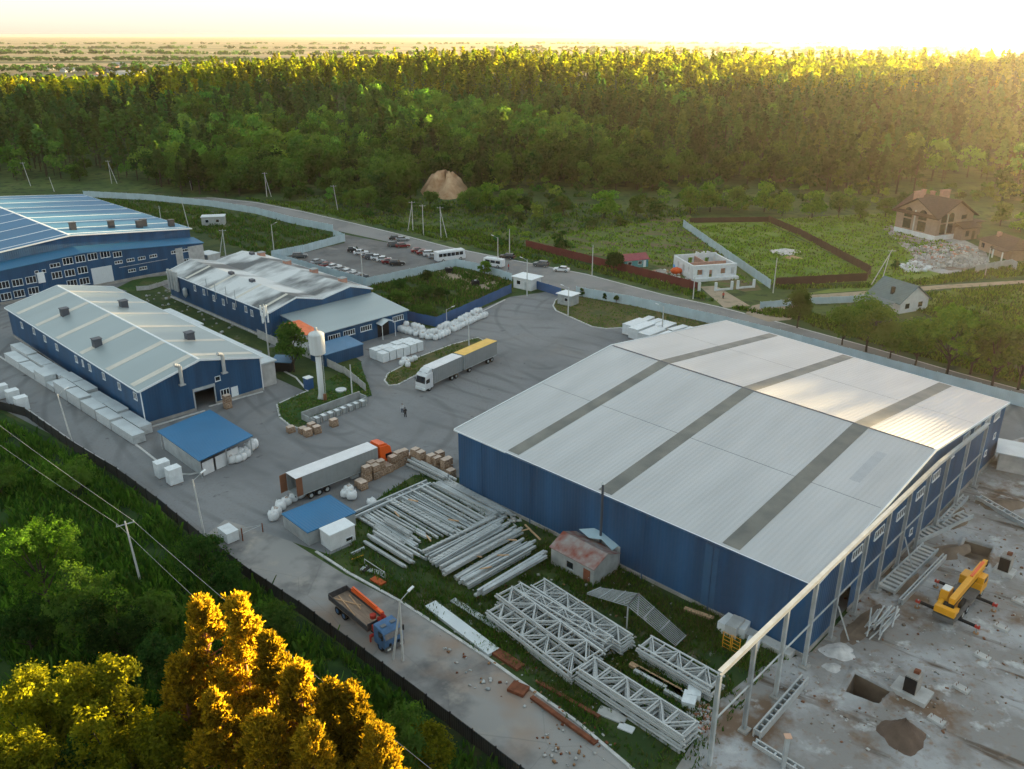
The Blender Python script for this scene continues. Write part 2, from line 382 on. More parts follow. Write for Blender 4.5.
pm('earth', (.16, .12, .09), .95, 0, .5, .3, bump=.1, bscale=1.2)
pm('sand', (.28, .15, .075), .95, 0, .35, 0, col2=(.50, .34, .21), bump=.9, bscale=.35, streak=(1, 1, .3))
pm('rubble_white', (.48, .47, .46), .9, 0, 1.2, .25, rand=.15); pm('cloth', (.5, .52, .55), .8)
pm('skin', (.42, .24, .17), .6); pm('jeans', (.05, .07, .11), .8); pm('dark_cloth', (.03, .025, .025), .8); pm('hair', (.03, .02, .015), .7)
pm('bark', (.05, .04, .03), .95, 0, 4, .3); pm('pine_bark', (.24, .105, .05), .95, 0, 4, .3)
pm('cable', (.38, .38, .36), .6)
pm('pole', (.50, .51, .50), .85, 0, 1.5, .12)
leaf_mat('pine_needles', (.018, .044, .018), (.040, .080, .026), .45, (.02, (.042, .082, .022)))
leaf_mat('broad_leaves', (.032, .076, .020), (.075, .140, .032), .48, (.03, (.065, .118, .024)))
leaf_mat('sunlit_crest_needles', (.045, .070, .012), (.110, .130, .020), .6, (.02, (.060, .090, .018)), (4.5, 4.0, .5))  # crest needles and leaves lightened and yellowed to stand in for low sunlight
leaf_mat('sunlit_crest_leaves', (.080, .110, .014), (.190, .200, .026), .6, (.03, (.100, .130, .022)), (4.5, 4.0, .5))
leaf_mat('sunlit_leaves', (.090, .120, .012), (.25, .26, .024), .62, None, (2.3, 2.0, .5))  # leaf colour raised to bright yellow to carry the low sunlight
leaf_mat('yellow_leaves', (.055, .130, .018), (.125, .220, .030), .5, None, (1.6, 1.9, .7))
leaf_mat('meadow_blades', (.075, .150, .026), (.15, .235, .040), .45)
leaf_mat('dark_leaves', (.014, .042, .012), (.035, .080, .018), .4)
leaf_mat('sunlit_needles', (.090, .085, .010), (.28, .215, .020), .62, None, (2.3, 1.8, .6))  # needles coloured gold so the near pines look sunlit
leaf_mat('grass_blades', (.022, .062, .012), (.075, .155, .030), .5, (.12, (.034, .080, .016)))
leaf_mat('dry_blades', (.06, .085, .026), (.11, .115, .042), .3, None, (1.2, 1.2, .8))
ground_mat('g_terrain', [((.036, .074, .018), 0, 0, 0, 0), ((.080, .115, .030), .03, .45, .6, 4), ((.11, .10, .05), .06, .58, .72, 5), ((.022, .045, .014), .25, .5, .62, 4)], .15, .8)
ground_mat('g_far', [((.26, .20, .11), 0, 0, 0, 0), ((.15, .15, .065), .0016, .46, .52, 2, (.35, 1.6, .2)), ((.36, .27, .15), .0011, .54, .58, 2, (.3, 2, -.1)), ((.09, .11, .045), .004, .58, .63, 4, (.5, 2, .1))], .3, .05)
ground_mat('g_asphalt', [((.215, .223, .230), 0, 0, 0, 0), ((.165, .172, .180), .05, .45, .62, 5), ((.21, .205, .20), .11, .55, .7, 6), ((.075, .075, .078), .35, .64, .72, 5), ((.19, .19, .19), 2.5, .52, .7, 3)], .01, 4,
           marks=[(-28, 128, .06, .22, (.115, .12, .125), .5), (6, 158, .05, .18, (.12, .125, .13), .5), (30, 190, .07, .16, (.12, .125, .13), .55)], cracks=[(.10, .006, (.10, .10, .105), .3, .3)])
ground_mat('g_road', [((.24, .235, .23), 0, 0, 0, 0), ((.18, .18, .18), .06, .45, .62, 5), ((.26, .25, .235), .4, .55, .7, 4)], .01, 4)
ground_mat('g_lane', [((.28, .275, .265), 0, 0, 0, 0), ((.13, .13, .13), .09, .5, .64, 5), ((.33, .31, .28), .3, .55, .7, 5), ((.28, .20, .15), .05, .58, .7, 4)], .01, 4, cracks=[(.14, .008, (.12, .12, .12), .35, .8)])
ground_mat('g_carpark', [((.165, .165, .165), 0, 0, 0, 0), ((.12, .12, .12), .15, .45, .6, 5), ((.25, .24, .23), .05, .56, .7, 5, (1, 3, .7))], .01, 4)
ground_mat('g_lawn', [((.030, .075, .018), 0, 0, 0, 0), ((.055, .095, .024), .25, .45, .62, 5), ((.11, .095, .05), .12, .58, .72, 5), ((.02, .045, .012), 1.2, .52, .66, 4)], .06, 3)
ground_mat('g_drylawn', [((.10, .092, .035), 0, 0, 0, 0), ((.055, .075, .025), .2, .5, .62, 5), ((.14, .11, .055), .6, .55, .7, 4)], .05, 3)
ground_mat('g_meadow', [((.110, .180, .030), 0, 0, 0, 0), ((.15, .21, .04), .07, .45, .6, 4), ((.12, .12, .045), .15, .58, .72, 5), ((.045, .085, .02), .4, .55, .68, 4)], .08, 2)
ground_mat('g_garden', [((.085, .125, .030), 0, 0, 0, 0), ((.12, .095, .055), .08, .5, .58, 3, (.35, 2.4, .35)), ((.10, .12, .035), .3, .55, .66, 4)], .08, 2)
ground_mat('g_dirt', [((.24, .23, .22), 0, 0, 0, 0), ((.36, .365, .37), .10, .46, .58, 8), ((.17, .115, .08), .12, .54, .63, 8), ((.47, .48, .48), .28, .58, .67, 8), ((.105, .08, .062), .16, .57, .66, 8, (.35, 2.4, .62)), ((.24, .18, .14), 1.2, .56, .7, 6)], .22, .9)
ground_mat('g_weeds', [((.028, .055, .016), 0, 0, 0, 0), ((.055, .08, .022), .15, .48, .6, 5), ((.15, .13, .10), .12, .60, .68, 6), ((.26, .25, .24), .35, .66, .72, 6)], .1, 2)
ground_mat('g_track', [((.33, .27, .20), 0, 0, 0, 0), ((.22, .19, .13), .4, .5, .65, 5)], .05, 2)
ground_mat('g_hollow', [((.016, .042, .012), 0, 0, 0, 0), ((.035, .075, .018), .12, .48, .6, 5), ((.055, .045, .025), .08, .6, .68, 5)], .1, 2)

# ================================================================== GROUND
def terrain(name, ys, mat, wide=1.15, nx=130, off=500, dz=0.):
    V = []; a = np.linspace(-1, 1, nx)
    for y in ys:
        x = a * (off + wide * max(y, 0)); V.append(np.stack([x, np.full(nx, y), hz(x, np.full(nx, y)) + dz], 1))
    V = np.concatenate(V); n = len(ys); i, j = np.meshgrid(np.arange(nx - 1), np.arange(n - 1)); k = (j * nx + i).ravel()
    o = npmesh(name, V, np.stack([k, k + 1, k + nx + 1, k + nx], 1), [mat]); o['kind'] = 'structure'; o.data.shade_smooth(); return o
terrain('ground', list(np.arange(-200, 65, 53.)) + list(np.arange(65, 330, 14.)) + list(np.arange(330, 1251, 11.5)), 'g_terrain', nx=170)
terrain('far_fields', [1238.5, 1350, 1500, 1800, 2300, 3000, 4000, 6000, 9000, 14000, 22000, 32000], 'g_far', 1.1, 60, 600, .05)

sheet('yard', [(-260, 330), (-30, 300), (60, 200), (210, 232), (272, 262), (366, 290), (405, 321), (432, 330), (510, 297), (560, 290), (640, 307), (770, 338), (1060, 404), (1060, 455), (1010, 440),
               (816, 640), (700, 600), (455, 500), (345, 560), (292, 542), (640, 792), (560, 800), (383, 672), (200, 540), (118, 474), (75, 447), (0, 408), (-160, 330)], .03, 'g_asphalt')
ROADF = [(-160, 186), (0, 187), (64, 187.5), (130, 190), (200, 196), (256, 202), (300, 210.5), (350, 222), (400, 234), (450, 247), (512, 259.5), (587, 274), (662, 294), (717, 306), (768, 319), (860, 344), (960, 373), (1080, 405)]
ROADN = [(1080, 422), (1024, 404), (900, 373), (768, 334), (697, 317), (632, 302), (574, 291), (512, 279), (470, 266), (400, 244.5), (335, 230.5), (293, 221), (256, 212), (210, 204), (130, 196.5), (64, 193), (0, 192), (-160, 191)]
sheet('road', ROADF + ROADN, .05, 'g_road')
def line_strip(name, pts, wd, z, mat, h=None, kind='structure'):
    P = GP(pts); mb = MB(); n = len(P); ns = []
    for i in range(n):
        d = (P[min(i + 1, n - 1)] - P[max(i - 1, 0)]).normalized(); ns.append(Vector((-d.y, d.x, 0)))
    L_ = [p + q * wd / 2 for p, q in zip(P, ns)]; R_ = [p - q * wd / 2 for p, q in zip(P, ns)]
    vs = []
    for a, b in zip(L_, R_): vs += [(a.x, a.y, z), (b.x, b.y, z), (a.x, a.y, z + (h or 0)), (b.x, b.y, z + (h or 0))]
    fs = []
    for i in range(n - 1):
        k = 4 * i; fs.append((k + 3, k + 7, k + 6, k + 2))
        if h: fs += [(k, k + 2, k + 6, k + 4), (k + 1, k + 5, k + 7, k + 3)]
    if h: fs += [(0, 1, 3, 2), (4 * n - 4, 4 * n - 2, 4 * n - 1, 4 * n - 3)]
    mb.add(vs, fs); o = mb.build(name, mat); o['kind'] = kind; return o
line_strip('road_edge', [(p[0], p[1] + .6) for p in ROADF[1:]], .35, .058, pm('line_paint', (.55, .55, .53), .9, 0, 2, .25))
sheet('lane', [(292, 542), (345, 575), (400, 603), (480, 655), (575, 722), (650, 782), (560, 800), (383, 672), (252, 580), (200, 540), (225, 520)], .045, 'g_lane')
sheet('car_park', [(345, 243), (335, 233), (352, 236), (400, 245), (470, 263), (456, 267), (366, 287), (272, 260), (303, 253)], .055, 'g_carpark')
sheet('track', [(745, 314), (752, 306), (768, 302), (813, 295), (868, 291), (943, 285), (1030, 280), (1030, 283), (943, 289), (868, 296), (813, 303), (790, 320), (768, 322)], .06, 'g_track')
sheet('track', [(700, 287), (716, 286), (750, 306), (724, 308)], .065, 'g_track')
sheet('lawn', [(90, 198), (150, 201), (210, 208), (256, 216), (293, 226), (333, 235), (344, 243), (300, 254), (272, 260), (240, 252), (200, 262), (200, 245), (150, 215), (80, 198)], .05, 'g_weeds')
sheet('lawn', [(366, 288), (456, 268), (470, 272), (512, 281), (512, 290), (432, 328), (405, 318), (372, 292)], .05, 'g_weeds')
sheet('dirt_patch', [(436, 272), (455, 268), (500, 283), (494, 290), (470, 291), (445, 281)], .06, 'g_track')
TI = [(277, 405), (283, 402), (306, 392), (322, 384), (360, 362), (372, 396), (352, 402), (330, 411), (315, 420), (300, 429), (290, 426), (280, 418)]
sheet('lawn', TI, .13, 'g_lawn')
sheet('lawn', [(262, 349), (300, 343), (345, 350), (362, 362), (306, 392), (262, 372)], .05, 'g_weeds')
sheet('dirt_patch', [(140, 272), (172, 292), (272, 343), (264, 352), (170, 318), (118, 294), (150, 285)], .055, 'g_weeds')
sheet('lawn', [(117, 288), (135, 279), (172, 275), (170, 283), (130, 292)], .07, 'g_lawn')
IS = [(384.5, 381), (388, 374), (420, 357), (452, 345), (478, 338), (484, 341), (470, 352), (440, 365), (415, 376), (398, 385), (389, 386)]
sheet('lawn', IS, .13, 'g_drylawn')
GI = [(553, 306), (556, 300), (572, 294), (632, 306), (697, 321), (768, 339), (800, 350), (740, 352), (690, 340), (620, 328), (606, 329), (592, 327), (572, 318), (556, 311)]
sheet('lawn', GI, .13, 'g_drylawn')
YG = [(316, 552), (330, 555), (352, 545), (345, 520), (415, 475), (462, 478), (478, 492), (560, 530), (704, 600), (800, 650), (760, 680), (700, 769), (650, 785), (576, 722), (482, 655), (402, 603), (348, 573)]
sheet('lawn', YG, .06, 'g_weeds')
sheet('building_site', [(760, 668), (812, 652), (1000, 445), (1080, 418), (1200, 560), (1200, 900), (640, 900), (676, 769), (720, 700)], .065, 'g_dirt')
sheet('garden', [(520, 243), (560, 232), (690, 215), (700, 226), (762, 290), (745, 292), (640, 262), (540, 247)], .04, 'g_garden')
sheet('meadow', [(683, 224), (760, 220), (868, 272), (862, 282), (775, 285), (760, 284)], .05, 'g_meadow')
sheet('meadow', [(762, 220), (900, 212), (960, 260), (940, 284), (870, 290), (800, 295), (862, 283), (870, 272)], .045, 'g_meadow')
sheet('meadow', [(880, 296), (943, 291), (1100, 280), (1100, 350), (1024, 340), (940, 320)], .05, 'g_meadow')
sheet('sloping_ground', [(-260, 350), (-160, 334), (0, 412), (75, 452), (118, 478), (200, 545), (383, 676), (560, 805), (560, 1400), (-1400, 1400), (-900, 420)], .035, 'g_hollow')

# kerbs
for pts in ([(26, 409), (75, 444), (118, 470)], [(-20, 344), (0, 357), (45, 386), (116, 429.5), (150, 456), (165, 468), (178, 474.5), (190, 475), (200, 473), (203, 470)], TI[9:] + TI[:3], IS + IS[:1],
            [GI[2]] + GI[1::-1] + GI[:-7:-1], [(316, 552), (348, 573), (402, 603), (482, 655), (576, 722), (650, 785)], [(505, 300), (470, 318), (455, 324)], [(262, 391), (306, 392)][:0] or [(275, 367), (296, 378), (308, 392)],
            [(146, 429), (205, 411)], [(209, 407), (263, 392)]):
    line_strip('kerb', pts, .32, .03, 'kerb', .14)

# haze: the air of the valley, as one closed box
hm = bpy.data.materials.new('haze'); hm.use_nodes = True; _t = hm.node_tree
_t.nodes.remove(_t.nodes['Principled BSDF']); _pv = _t.nodes.new('ShaderNodeVolumePrincipled')
_pv.inputs['Color'].default_value = (1.0, .90, .74, 1); _pv.inputs['Density'].default_value = .000036; _pv.inputs['Anisotropy'].default_value = .80
_t.links.new(_pv.outputs[0], _t.nodes['Material Output'].inputs['Volume'])
_hb = MB().box((-38000, -600, -8), (38000, 36000, 66)).build('haze', hm); _hb['kind'] = 'stuff'; _hb['label'] = 'thin golden evening haze over the valley'; _hb['category'] = 'haze'

# ================================================================== TREES
def leaf_cards(cen, nrm, size, rs, asp=.8, tri=False):
    """cen (n,3), nrm (n,3) rough facing, size (n,) -> quads"""
    n = len(cen); d = nrm + rs.normal(0, .45, (n, 3)); d /= np.linalg.norm(d, axis=1, keepdims=True) + 1e-9
    a = np.cross(d, rs.normal(0, 1, (n, 3))); a /= np.linalg.norm(a, axis=1, keepdims=True) + 1e-9
    b = np.cross(d, a); s = size[:, None]
    V = np.stack([cen - a * s * .5, cen + b * s * asp * .5 * rs.uniform(.6, 1.2, (n, 1)), cen + a * s * .5, cen - b * s * asp * .5 * rs.uniform(.6, 1.2, (n, 1))], 1)
    return V.reshape(-1, 3), np.arange(4 * n).reshape(n, 4)
def broad_pts(rs, n, h, r, base=.25, lobes=9, under=.5):
    """points and outward directions over a lobed crown"""
    zc = h * (base + (1 - base) / 2); rz_ = h * (1 - base) / 2
    L = []
    for k in range(lobes):
        th = rs.uniform(0, 2 * PI); u = rs.uniform(-.75 if base > .1 else -1.0, .95); q = math.sqrt(max(0, 1 - u * u)) * rs.uniform(.35, .72)
        L.append((np.array([math.cos(th) * q * r, math.sin(th) * q * r, zc + u * rz_ * .72]), r * rs.uniform(.32, .54), ))
    c = []; d = []
    per = n // lobes
    for (p, lr) in L:
        v = rs.normal(0, 1, (per, 3)); v /= np.linalg.norm(v, axis=1, keepdims=True)
        v[:, 2] = np.where(v[:, 2] < -.3, -v[:, 2] * under, v[:, 2])
        rad = lr * rs.uniform(.55, 1.12, (per, 1)) ; vz = v * rad; vz[:, 2] *= min(1.15, rz_ / r)
        c.append(p + vz); d.append(v + np.array([0, 0, .25]))
    return np.concatenate(c), np.concatenate(d), L
def pine_pts(rs, n, h, r, base=.38, conic=.5, whorls=11):
    c = []; d = []; B = []
    nb = whorls * 5; per = max(1, n // nb)
    for k in range(nb):
        t = (k + rs.uniform(0, 1)) / nb
        z = h * (base + (1 - base) * t ** .9); w_ = r * ((1 - t) ** (.55 + conic * .5)) * rs.uniform(.65, 1.15) * (1 if t > .12 else .75) + .25
        th = rs.uniform(0, 2 * PI); up = rs.uniform(.15, .5) * w_
        e = np.array([math.cos(th) * w_, math.sin(th) * w_, z + up]); o = np.array([0, 0, z - .2]); B.append((o, e))
        s = rs.uniform(.35, 1.05, (per, 1)) ** .7
        p = o + (e - o) * s + rs.normal(0, .13 * w_ + .12, (per, 3)) * np.array([1, 1, .6])
        c.append(p); v = np.tile(np.array([math.cos(th) * .5, math.sin(th) * .5, .9]), (per, 1)); d.append(v)
    return np.concatenate(c), np.concatenate(d), B
def lowpoly(kind, rs, n, h, r, size):
    if kind == 'pine': c, d, _ = pine_pts(rs, n, h, r, rs.uniform(.3, .45), rs.uniform(.3, .9), 9)
    else: c, d, _ = broad_pts(rs, n, h, r, .12, 7)
    return leaf_cards(c, d, size * rs.uniform(.7, 1.3, len(c)), rs)
def trunk_mb(h, r, lean=(0, 0), limbs=None, n=7):
    mb = MB(); p = Vector((0, 0, -.3)); k = 5
    for i in range(k):
        t0, t1 = i / k, (i + 1) / k
        a = Vector((lean[0] * t0 ** 2 + math.sin(t0 * 5) * .1, lean[1] * t0 ** 2, h * t0 - (.3 if i == 0 else 0))); b = Vector((lean[0] * t1 ** 2 + math.sin(t1 * 5) * .1, lean[1] * t1 ** 2, h * t1))
        mb.tube(a, b, r * (1 - t0 * .85), r * (1 - t1 * .85), n, cap=False)
    for (a, b, rr) in (limbs or []): mb.tube(a, b, rr, rr * .25, 5, cap=False)
    return mb
def make_tree(name, label, cat, kind, seed, h, r, n, size, leaf, bark, group=None, base=None, lobes=11, conic=.6, blades=False):
    rs = np.random.RandomState(seed); t = thing(name, label, cat, group=group)
    if kind == 'pine':
        c, d, B = pine_pts(rs, n, h, r * (1.3 if blades else 1), base or .4, conic, 14)
        limbs = [(b[0], b[0] + (b[1] - b[0]) * .85, .05 * h / 12) for b in B]
    else:
        c, d, Lb = broad_pts(rs, n, h, r, base or .2, lobes)
        limbs = [((0, 0, max(.15, (base or .2) * .7) * h + i * .02 * h), l[0], .11 * h / 12) for i, l in enumerate(Lb)]
    if blades or n >= 7000:
        gcount = (70 * 5 if kind == 'pine' else int(len(c) / 34)); pick = rs.choice(len(c), gcount, replace=False); per = int(len(c) / gcount)
        cc_, dd_ = c[pick], d[pick]; c = np.repeat(cc_, per, 0) + rs.normal(0, .17 if kind == 'pine' else .21, (gcount * per, 3)); d = np.repeat(dd_, per, 0)
    if blades:      # upright tufts of needles: narrow blades fanned round each point
        k = 5; c = np.repeat(c, k, 0); d = np.repeat(d, k, 0) + rs.normal(0, .5, (len(c), 3)); d /= np.linalg.norm(d, axis=1, keepdims=True)
        s = size * rs.uniform(.7, 1.4, (len(c), 1)); a = np.cross(d, rs.normal(0, 1, (len(c), 3))); a /= np.linalg.norm(a, axis=1, keepdims=True)
        V = np.stack([c - a * s * .16, c + a * s * .16, c + d * s + a * s * .1, c + d * s - a * s * .1], 1).reshape(-1, 3); F = np.arange(4 * len(c)).reshape(-1, 4)
    else: V, F = leaf_cards(c, d, size * rs.uniform(.7, 1.35, len(c)), rs)
    npmesh('crown', V, F, [leaf], t)
    trunk_mb(h * (.95 if kind == 'pine' else .6), .018 * h + .05, (0, 0), limbs).build('trunk', bark, t, smooth=True, local=True)
    return t

# forest positions on a jittered grid
def forest():
    st = 7.3; xs = []; 
    for j, y in enumerate(np.arange(338, 905, st)):
        lim = .62 * y
        for x in np.arange(-lim - 25, lim + 110, st):
            xx = x + nr.uniform(-2.6, 2.6); yy = y + nr.uniform(-2.6, 2.6)
            fe = 352 + 14 * math.sin(xx * .02) + 8 * math.sin(xx * .07 + 1) + max(0, (xx - 120)) * -.06       # ragged front edge
            if xx < -60: fe += (-60 - xx) * .16
            if yy < fe: continue
            gap = math.sin(xx * .037 + yy * .021) * math.sin(yy * .045 - xx * .012)
            if gap > .93: continue
            if ((xx + 27) / 12) ** 2 + ((yy - 350) / 24) ** 2 < 1 or ((xx - 190) / 34) ** 2 + ((yy - 362) / 14) ** 2 < 1: continue
            if nr.rand() < (.06 if yy < 560 else .30): continue
            xs.append((xx, yy))
    return np.array(xs)
FT = forest()
def tree_kind(x, y):
    s = math.sin(x * .011 + 2) * math.cos(y * .014) + .5 * math.sin(x * .04 + y * .03) + nr.uniform(-.55, .55)
    edge = 1 if y < 392 else 0
    return 1 if s + edge * .8 > .38 else 0
FK = np.array([tree_kind(a, b) for a, b in FT])
dist = np.hypot(FT[:, 0], FT[:, 1])
vis = np.abs(FT[:, 0]) < FT[:, 1] * .60
front = np.argsort(np.where(vis, dist + FT[:, 1] * .0, 1e9))[:250]
isf = np.zeros(len(FT), bool); isf[front] = True
PINES = Rep([make_tree('pine_tree', 'slender dark green pine standing in the front rows of the forest behind the road', 'pine tree', 'pine', 100 + i, 13.5 + i, 2.9 + .25 * i, 1100, .95, 'pine_needles', 'bark', 'pines along the front of the forest', base=.22 + .04 * i, conic=.5 + .2 * i) for i in range(4)])
BROADS = Rep([make_tree('broadleaf_tree', 'rounded mid green leafy tree at the edge of the forest behind the road', 'leafy tree', 'broad', 120 + i, 9.5 + 1.2 * i, 3.9 + .4 * i, 1300, .9, ['broad_leaves', 'broad_leaves', 'dark_leaves', 'broad_leaves'][i], 'bark', 'leafy trees along the forest edge', base=.06, lobes=10 + i) for i in range(4)])
for k in front:
    x, y = FT[k]; z = float(hz(x, y)) - .1; s = nr.uniform(.8, 1.25)
    (BROADS if FK[k] else PINES).put((x, y, z), nr.uniform(0, 6.28), scale=(s, s, s * nr.uniform(.9, 1.15)))
def mass(name, label, pts, kinds, protos, mats, cat='forest'):
    """many small trees as one mesh; protos: list per kind of (V,F,trunk height)"""
    VV_, FF_, MI, TT, HH = [], [], [], [], []; off = 0
    for (x, y), k in zip(pts, kinds):
        pr = protos[k]; V, F, th, mi = pr[nr.randint(len(pr))]
        a = nr.uniform(0, 6.28); s = nr.uniform(.66, 1.34); ca, sa = math.cos(a) * s, math.sin(a) * s
        W = np.empty_like(V); W[:, 0] = V[:, 0] * ca - V[:, 1] * sa + x; W[:, 1] = V[:, 0] * sa + V[:, 1] * ca + y; W[:, 2] = V[:, 2] * s * nr.uniform(.9, 1.12) + float(hz(x, y)) - .1
        VV_.append(W); FF_.append(F + off); off += len(V); MI.append(mi); TT.append(np.full(len(F), nr.uniform(-.5, .65))); HH.append(np.full(len(F), nr.uniform(-.035, .03)))
    o = npmesh(name, np.concatenate(VV_), np.concatenate(FF_), mats, midx=np.concatenate(MI)); o.data.attributes.new('tint', 'FLOAT', 'FACE').data.foreach_set('value', np.concatenate(TT).astype(np.float32)); o.data.attributes.new('hue', 'FLOAT', 'FACE').data.foreach_set('value', np.concatenate(HH).astype(np.float32)); o['kind'] = 'stuff'; o['label'] = label; o['category'] = cat; return o
def lp_set(kind, n, h, r, size, mi, cnt=5, seed=0, trunk=True):
    out = []
    for i in range(cnt):
        rs = np.random.RandomState(seed + i); V, F = lowpoly(kind, rs, n, h * rs.uniform(.88, 1.12), r * rs.uniform(.85, 1.15), size)
        m = np.full(len(F), mi)
        if trunk:
            hh = h * .8; w_ = .16; T = np.array([[-w_, -w_, 0], [w_, -w_, 0], [.05, -.05, hh], [-.05, -.05, hh], [w_, w_, 0], [.05, .05, hh], [-w_, w_, 0], [-.05, .05, hh]])
            TF = np.array([[0, 1, 2, 3], [1, 4, 5, 2], [4, 6, 7, 5], [6, 0, 3, 7]]) + len(V); V = np.concatenate([V, T]); F = np.concatenate([F, TF]); m = np.concatenate([m, np.full(4, 2)])
        out.append((V, F, h, m))
    return out
rest = ~isf
near = rest & (FT[:, 1] < 560); far = rest & ~near
mass('forest', 'dense green forest of pines and leafy trees covering the hillside', FT[near], FK[near], [lp_set('pine', 300, 16, 3.1, 1.25, 0, 8, 10), lp_set('broad', 360, 13.5, 5.0, 1.2, 1, 8, 30)], ['pine_needles', 'broad_leaves', 'bark'])
mass('hilltop_forest', 'sunlit golden treetops along the crest of the forested hill', FT[far], FK[far], [lp_set('pine', 150, 15.5, 3.2, 1.4, 0, 8, 50), lp_set('broad', 170, 14, 5.0, 1.4, 1, 8, 70)], ['sunlit_crest_needles', 'sunlit_crest_leaves', 'bark'])
# low shrubs between the road and the forest
SP = []
for _ in range(1500):
    x = nr.uniform(-330, 260); y = nr.uniform(245, 372)
    if abs(x) > .64 * y + 5: continue
    p = (x, y)
    # right of the road only (the road line in plan)
    SP.append(p)
ROADW = [(G(*q).x, G(*q).y) for q in ROADF]
def road_y(x):
    for a, b in zip(ROADW, ROADW[1:]):
        if min(a[0], b[0]) <= x <= max(a[0], b[0]): return a[1] + (b[1] - a[1]) * (x - a[0]) / (b[0] - a[0] + 1e-9)
    return 1e9 if x < ROADW[0][0] else 0
SP = np.array([p for p in SP if p[1] > road_y(p[0]) + 12 + 8 * math.sin(p[0] * .06) and not (p[0] > 18 and p[1] < 318 + 10 * math.sin(p[0] * .05)) and not (-40 < p[0] < -5 and p[1] < 300) and not (abs(p[0] + 26) < 11 and p[1] > 318) and nr.rand() < .9])
mass('shrubbery', 'low green bushes covering the slope between road and forest', SP, (nr.rand(len(SP)) < .35).astype(int), [lp_set('broad', 170, 3.2, 2.1, .7, 0, 5, 200, False), lp_set('broad', 170, 4.6, 2.3, .75, 1, 5, 220, False)], ['dark_leaves', 'broad_leaves', 'bark'], 'bushes')
# woods and belts in the hazy plain beyond the hill
FP = []
for (x0, y0, x1, y1, n, sp) in [(-900, 1250, -300, 1000, 260, 60), (-1300, 1700, -200, 1500, 420, 90), (-1500, 2300, 300, 2100, 460, 70), (-1900, 3000, 1900, 2700, 520, 50), (-800, 1900, 800, 2000, 160, 40), (-2600, 4200, 2600, 4000, 500, 60), (200, 1500, 900, 1350, 180, 40), (0, 3400, 2400, 3300, 240, 30), (-3500, 6200, 4200, 6500, 420, 60), (900, 2200, 1500, 2300, 200, 60), (-420, 620, -330, 900, 150, 60)]:
    for _ in range(int(n * (1.3 if y0 < 2500 else .55))):
        t = nr.rand(); FP.append((x0 + (x1 - x0) * t + nr.normal(0, sp), y0 + (y1 - y0) * t + 60 * math.sin(t * 19 + n) + nr.normal(0, sp * .3)))
FP = np.array(FP)
mass('far_woods', 'hazy belts and clumps of trees scattered over the distant plain', FP, (FP[:, 1] > 2500).astype(int), [lp_set('broad', 90, 10, 7, 2.6, 0, 4, 300, False), lp_set('broad', 60, 12, 20, 6, 1, 4, 320, False)], ['dark_leaves', 'dark_leaves', 'bark'], 'distant woods')
PINES.clean(); BROADS.clean()

# ================================================================== BUILDINGS
def plane_hit(px, py, p0, d):
    """where the sight line through photo position (px, py) meets the upright plane through p0 along d: distance along d, height"""
    r = G(px, py) - Vector((0, 0, H)); n = Vector((-d.y, d.x, 0)); t = p0.dot(n) / r.dot(n)
    X = Vector((0, 0, H)) + r * t
    return (X - p0).dot(d), X.z
def h_at(prof, t):
    for (a, za), (b, zb) in zip(prof, prof[1:]):
        if a <= t <= b + 1e-6: return za + (zb - za) * (t - a) / (b - a)
    return prof[0][1] if t < prof[0][0] else prof[-1][1]
def strip_wall(mb, p0, p1, prof, ops=(), z0=-.3):
    """wall face p0->p1 with top profile [(t, z)] and openings (s0, s1, height) in metres"""
    Lw = (p1 - p0).length; d = (p1 - p0) / Lw
    br = sorted(set([0., Lw] + [t * Lw for t, _ in prof] + [s for o in ops for s in o[:2]]))
    for a, b in zip(br, br[1:]):
        zb = z0
        for o in ops:
            if o[0] - 1e-6 <= a and b <= o[1] + 1e-6: zb = o[2]
        A_, B_ = p0 + d * a, p0 + d * b
        mb.add([(A_.x, A_.y, zb), (B_.x, B_.y, zb), (B_.x, B_.y, h_at(prof, b / Lw)), (A_.x, A_.y, h_at(prof, a / Lw))], [(0, 1, 2, 3)])
def window(root, p0, d, s, z, wd, ht, n=3, frame='white_trim', sub=True):
    nrm = Vector((d.y, -d.x, 0)); c = p0 + d * s + nrm * .003; c.z = z
    f = MB(); e = .09
    o = c - d * wd / 2 - ZZ * ht / 2
    for (a, b, c_, e_) in [(0, wd, 0, e), (0, wd, ht - e, ht), (0, e, e, ht - e), (wd - e, wd, e, ht - e)] + [(wd * k / n - .045, wd * k / n + .045, e, ht - e) for k in range(1, n)]:
        f.obox(o + d * a + ZZ * c_, d * (b - a), nrm * .09, ZZ * (e_ - c_))
    f.obox(o - d * .06 - ZZ * .06, d * (wd + .12), nrm * .14, ZZ * .058)
    fr = f.build('window', frame, root)
    MB().obox(o + d * .05 + ZZ * .05, d * (wd - .1), nrm * .035, ZZ * (ht - .1)).build('pane', 'glass', fr)
    return fr
def win_px(root, p0, d, px, py, wd, ht, n=3, frame='white_trim'):
    s, z = plane_hit(px, py, p0, d); return window(root, p0, d, s, z, wd, ht, n, frame)
def door(root, p0, d, s, wd, ht, mat='white_trim', z0=0.0, name='door', handle=True):
    nrm = Vector((d.y, -d.x, 0)); o = p0 + d * (s - wd / 2) + nrm * .003 + ZZ * z0
    m = MB().obox(o, d * wd, nrm * .07, ZZ * ht); dr = m.build(name, mat, root)
    if handle: MB().obox(o + d * wd * .82 + nrm * .07 + ZZ * 1.0, d * .12, nrm * .06, ZZ * .05).build('handle', 'steel', dr)
    return dr
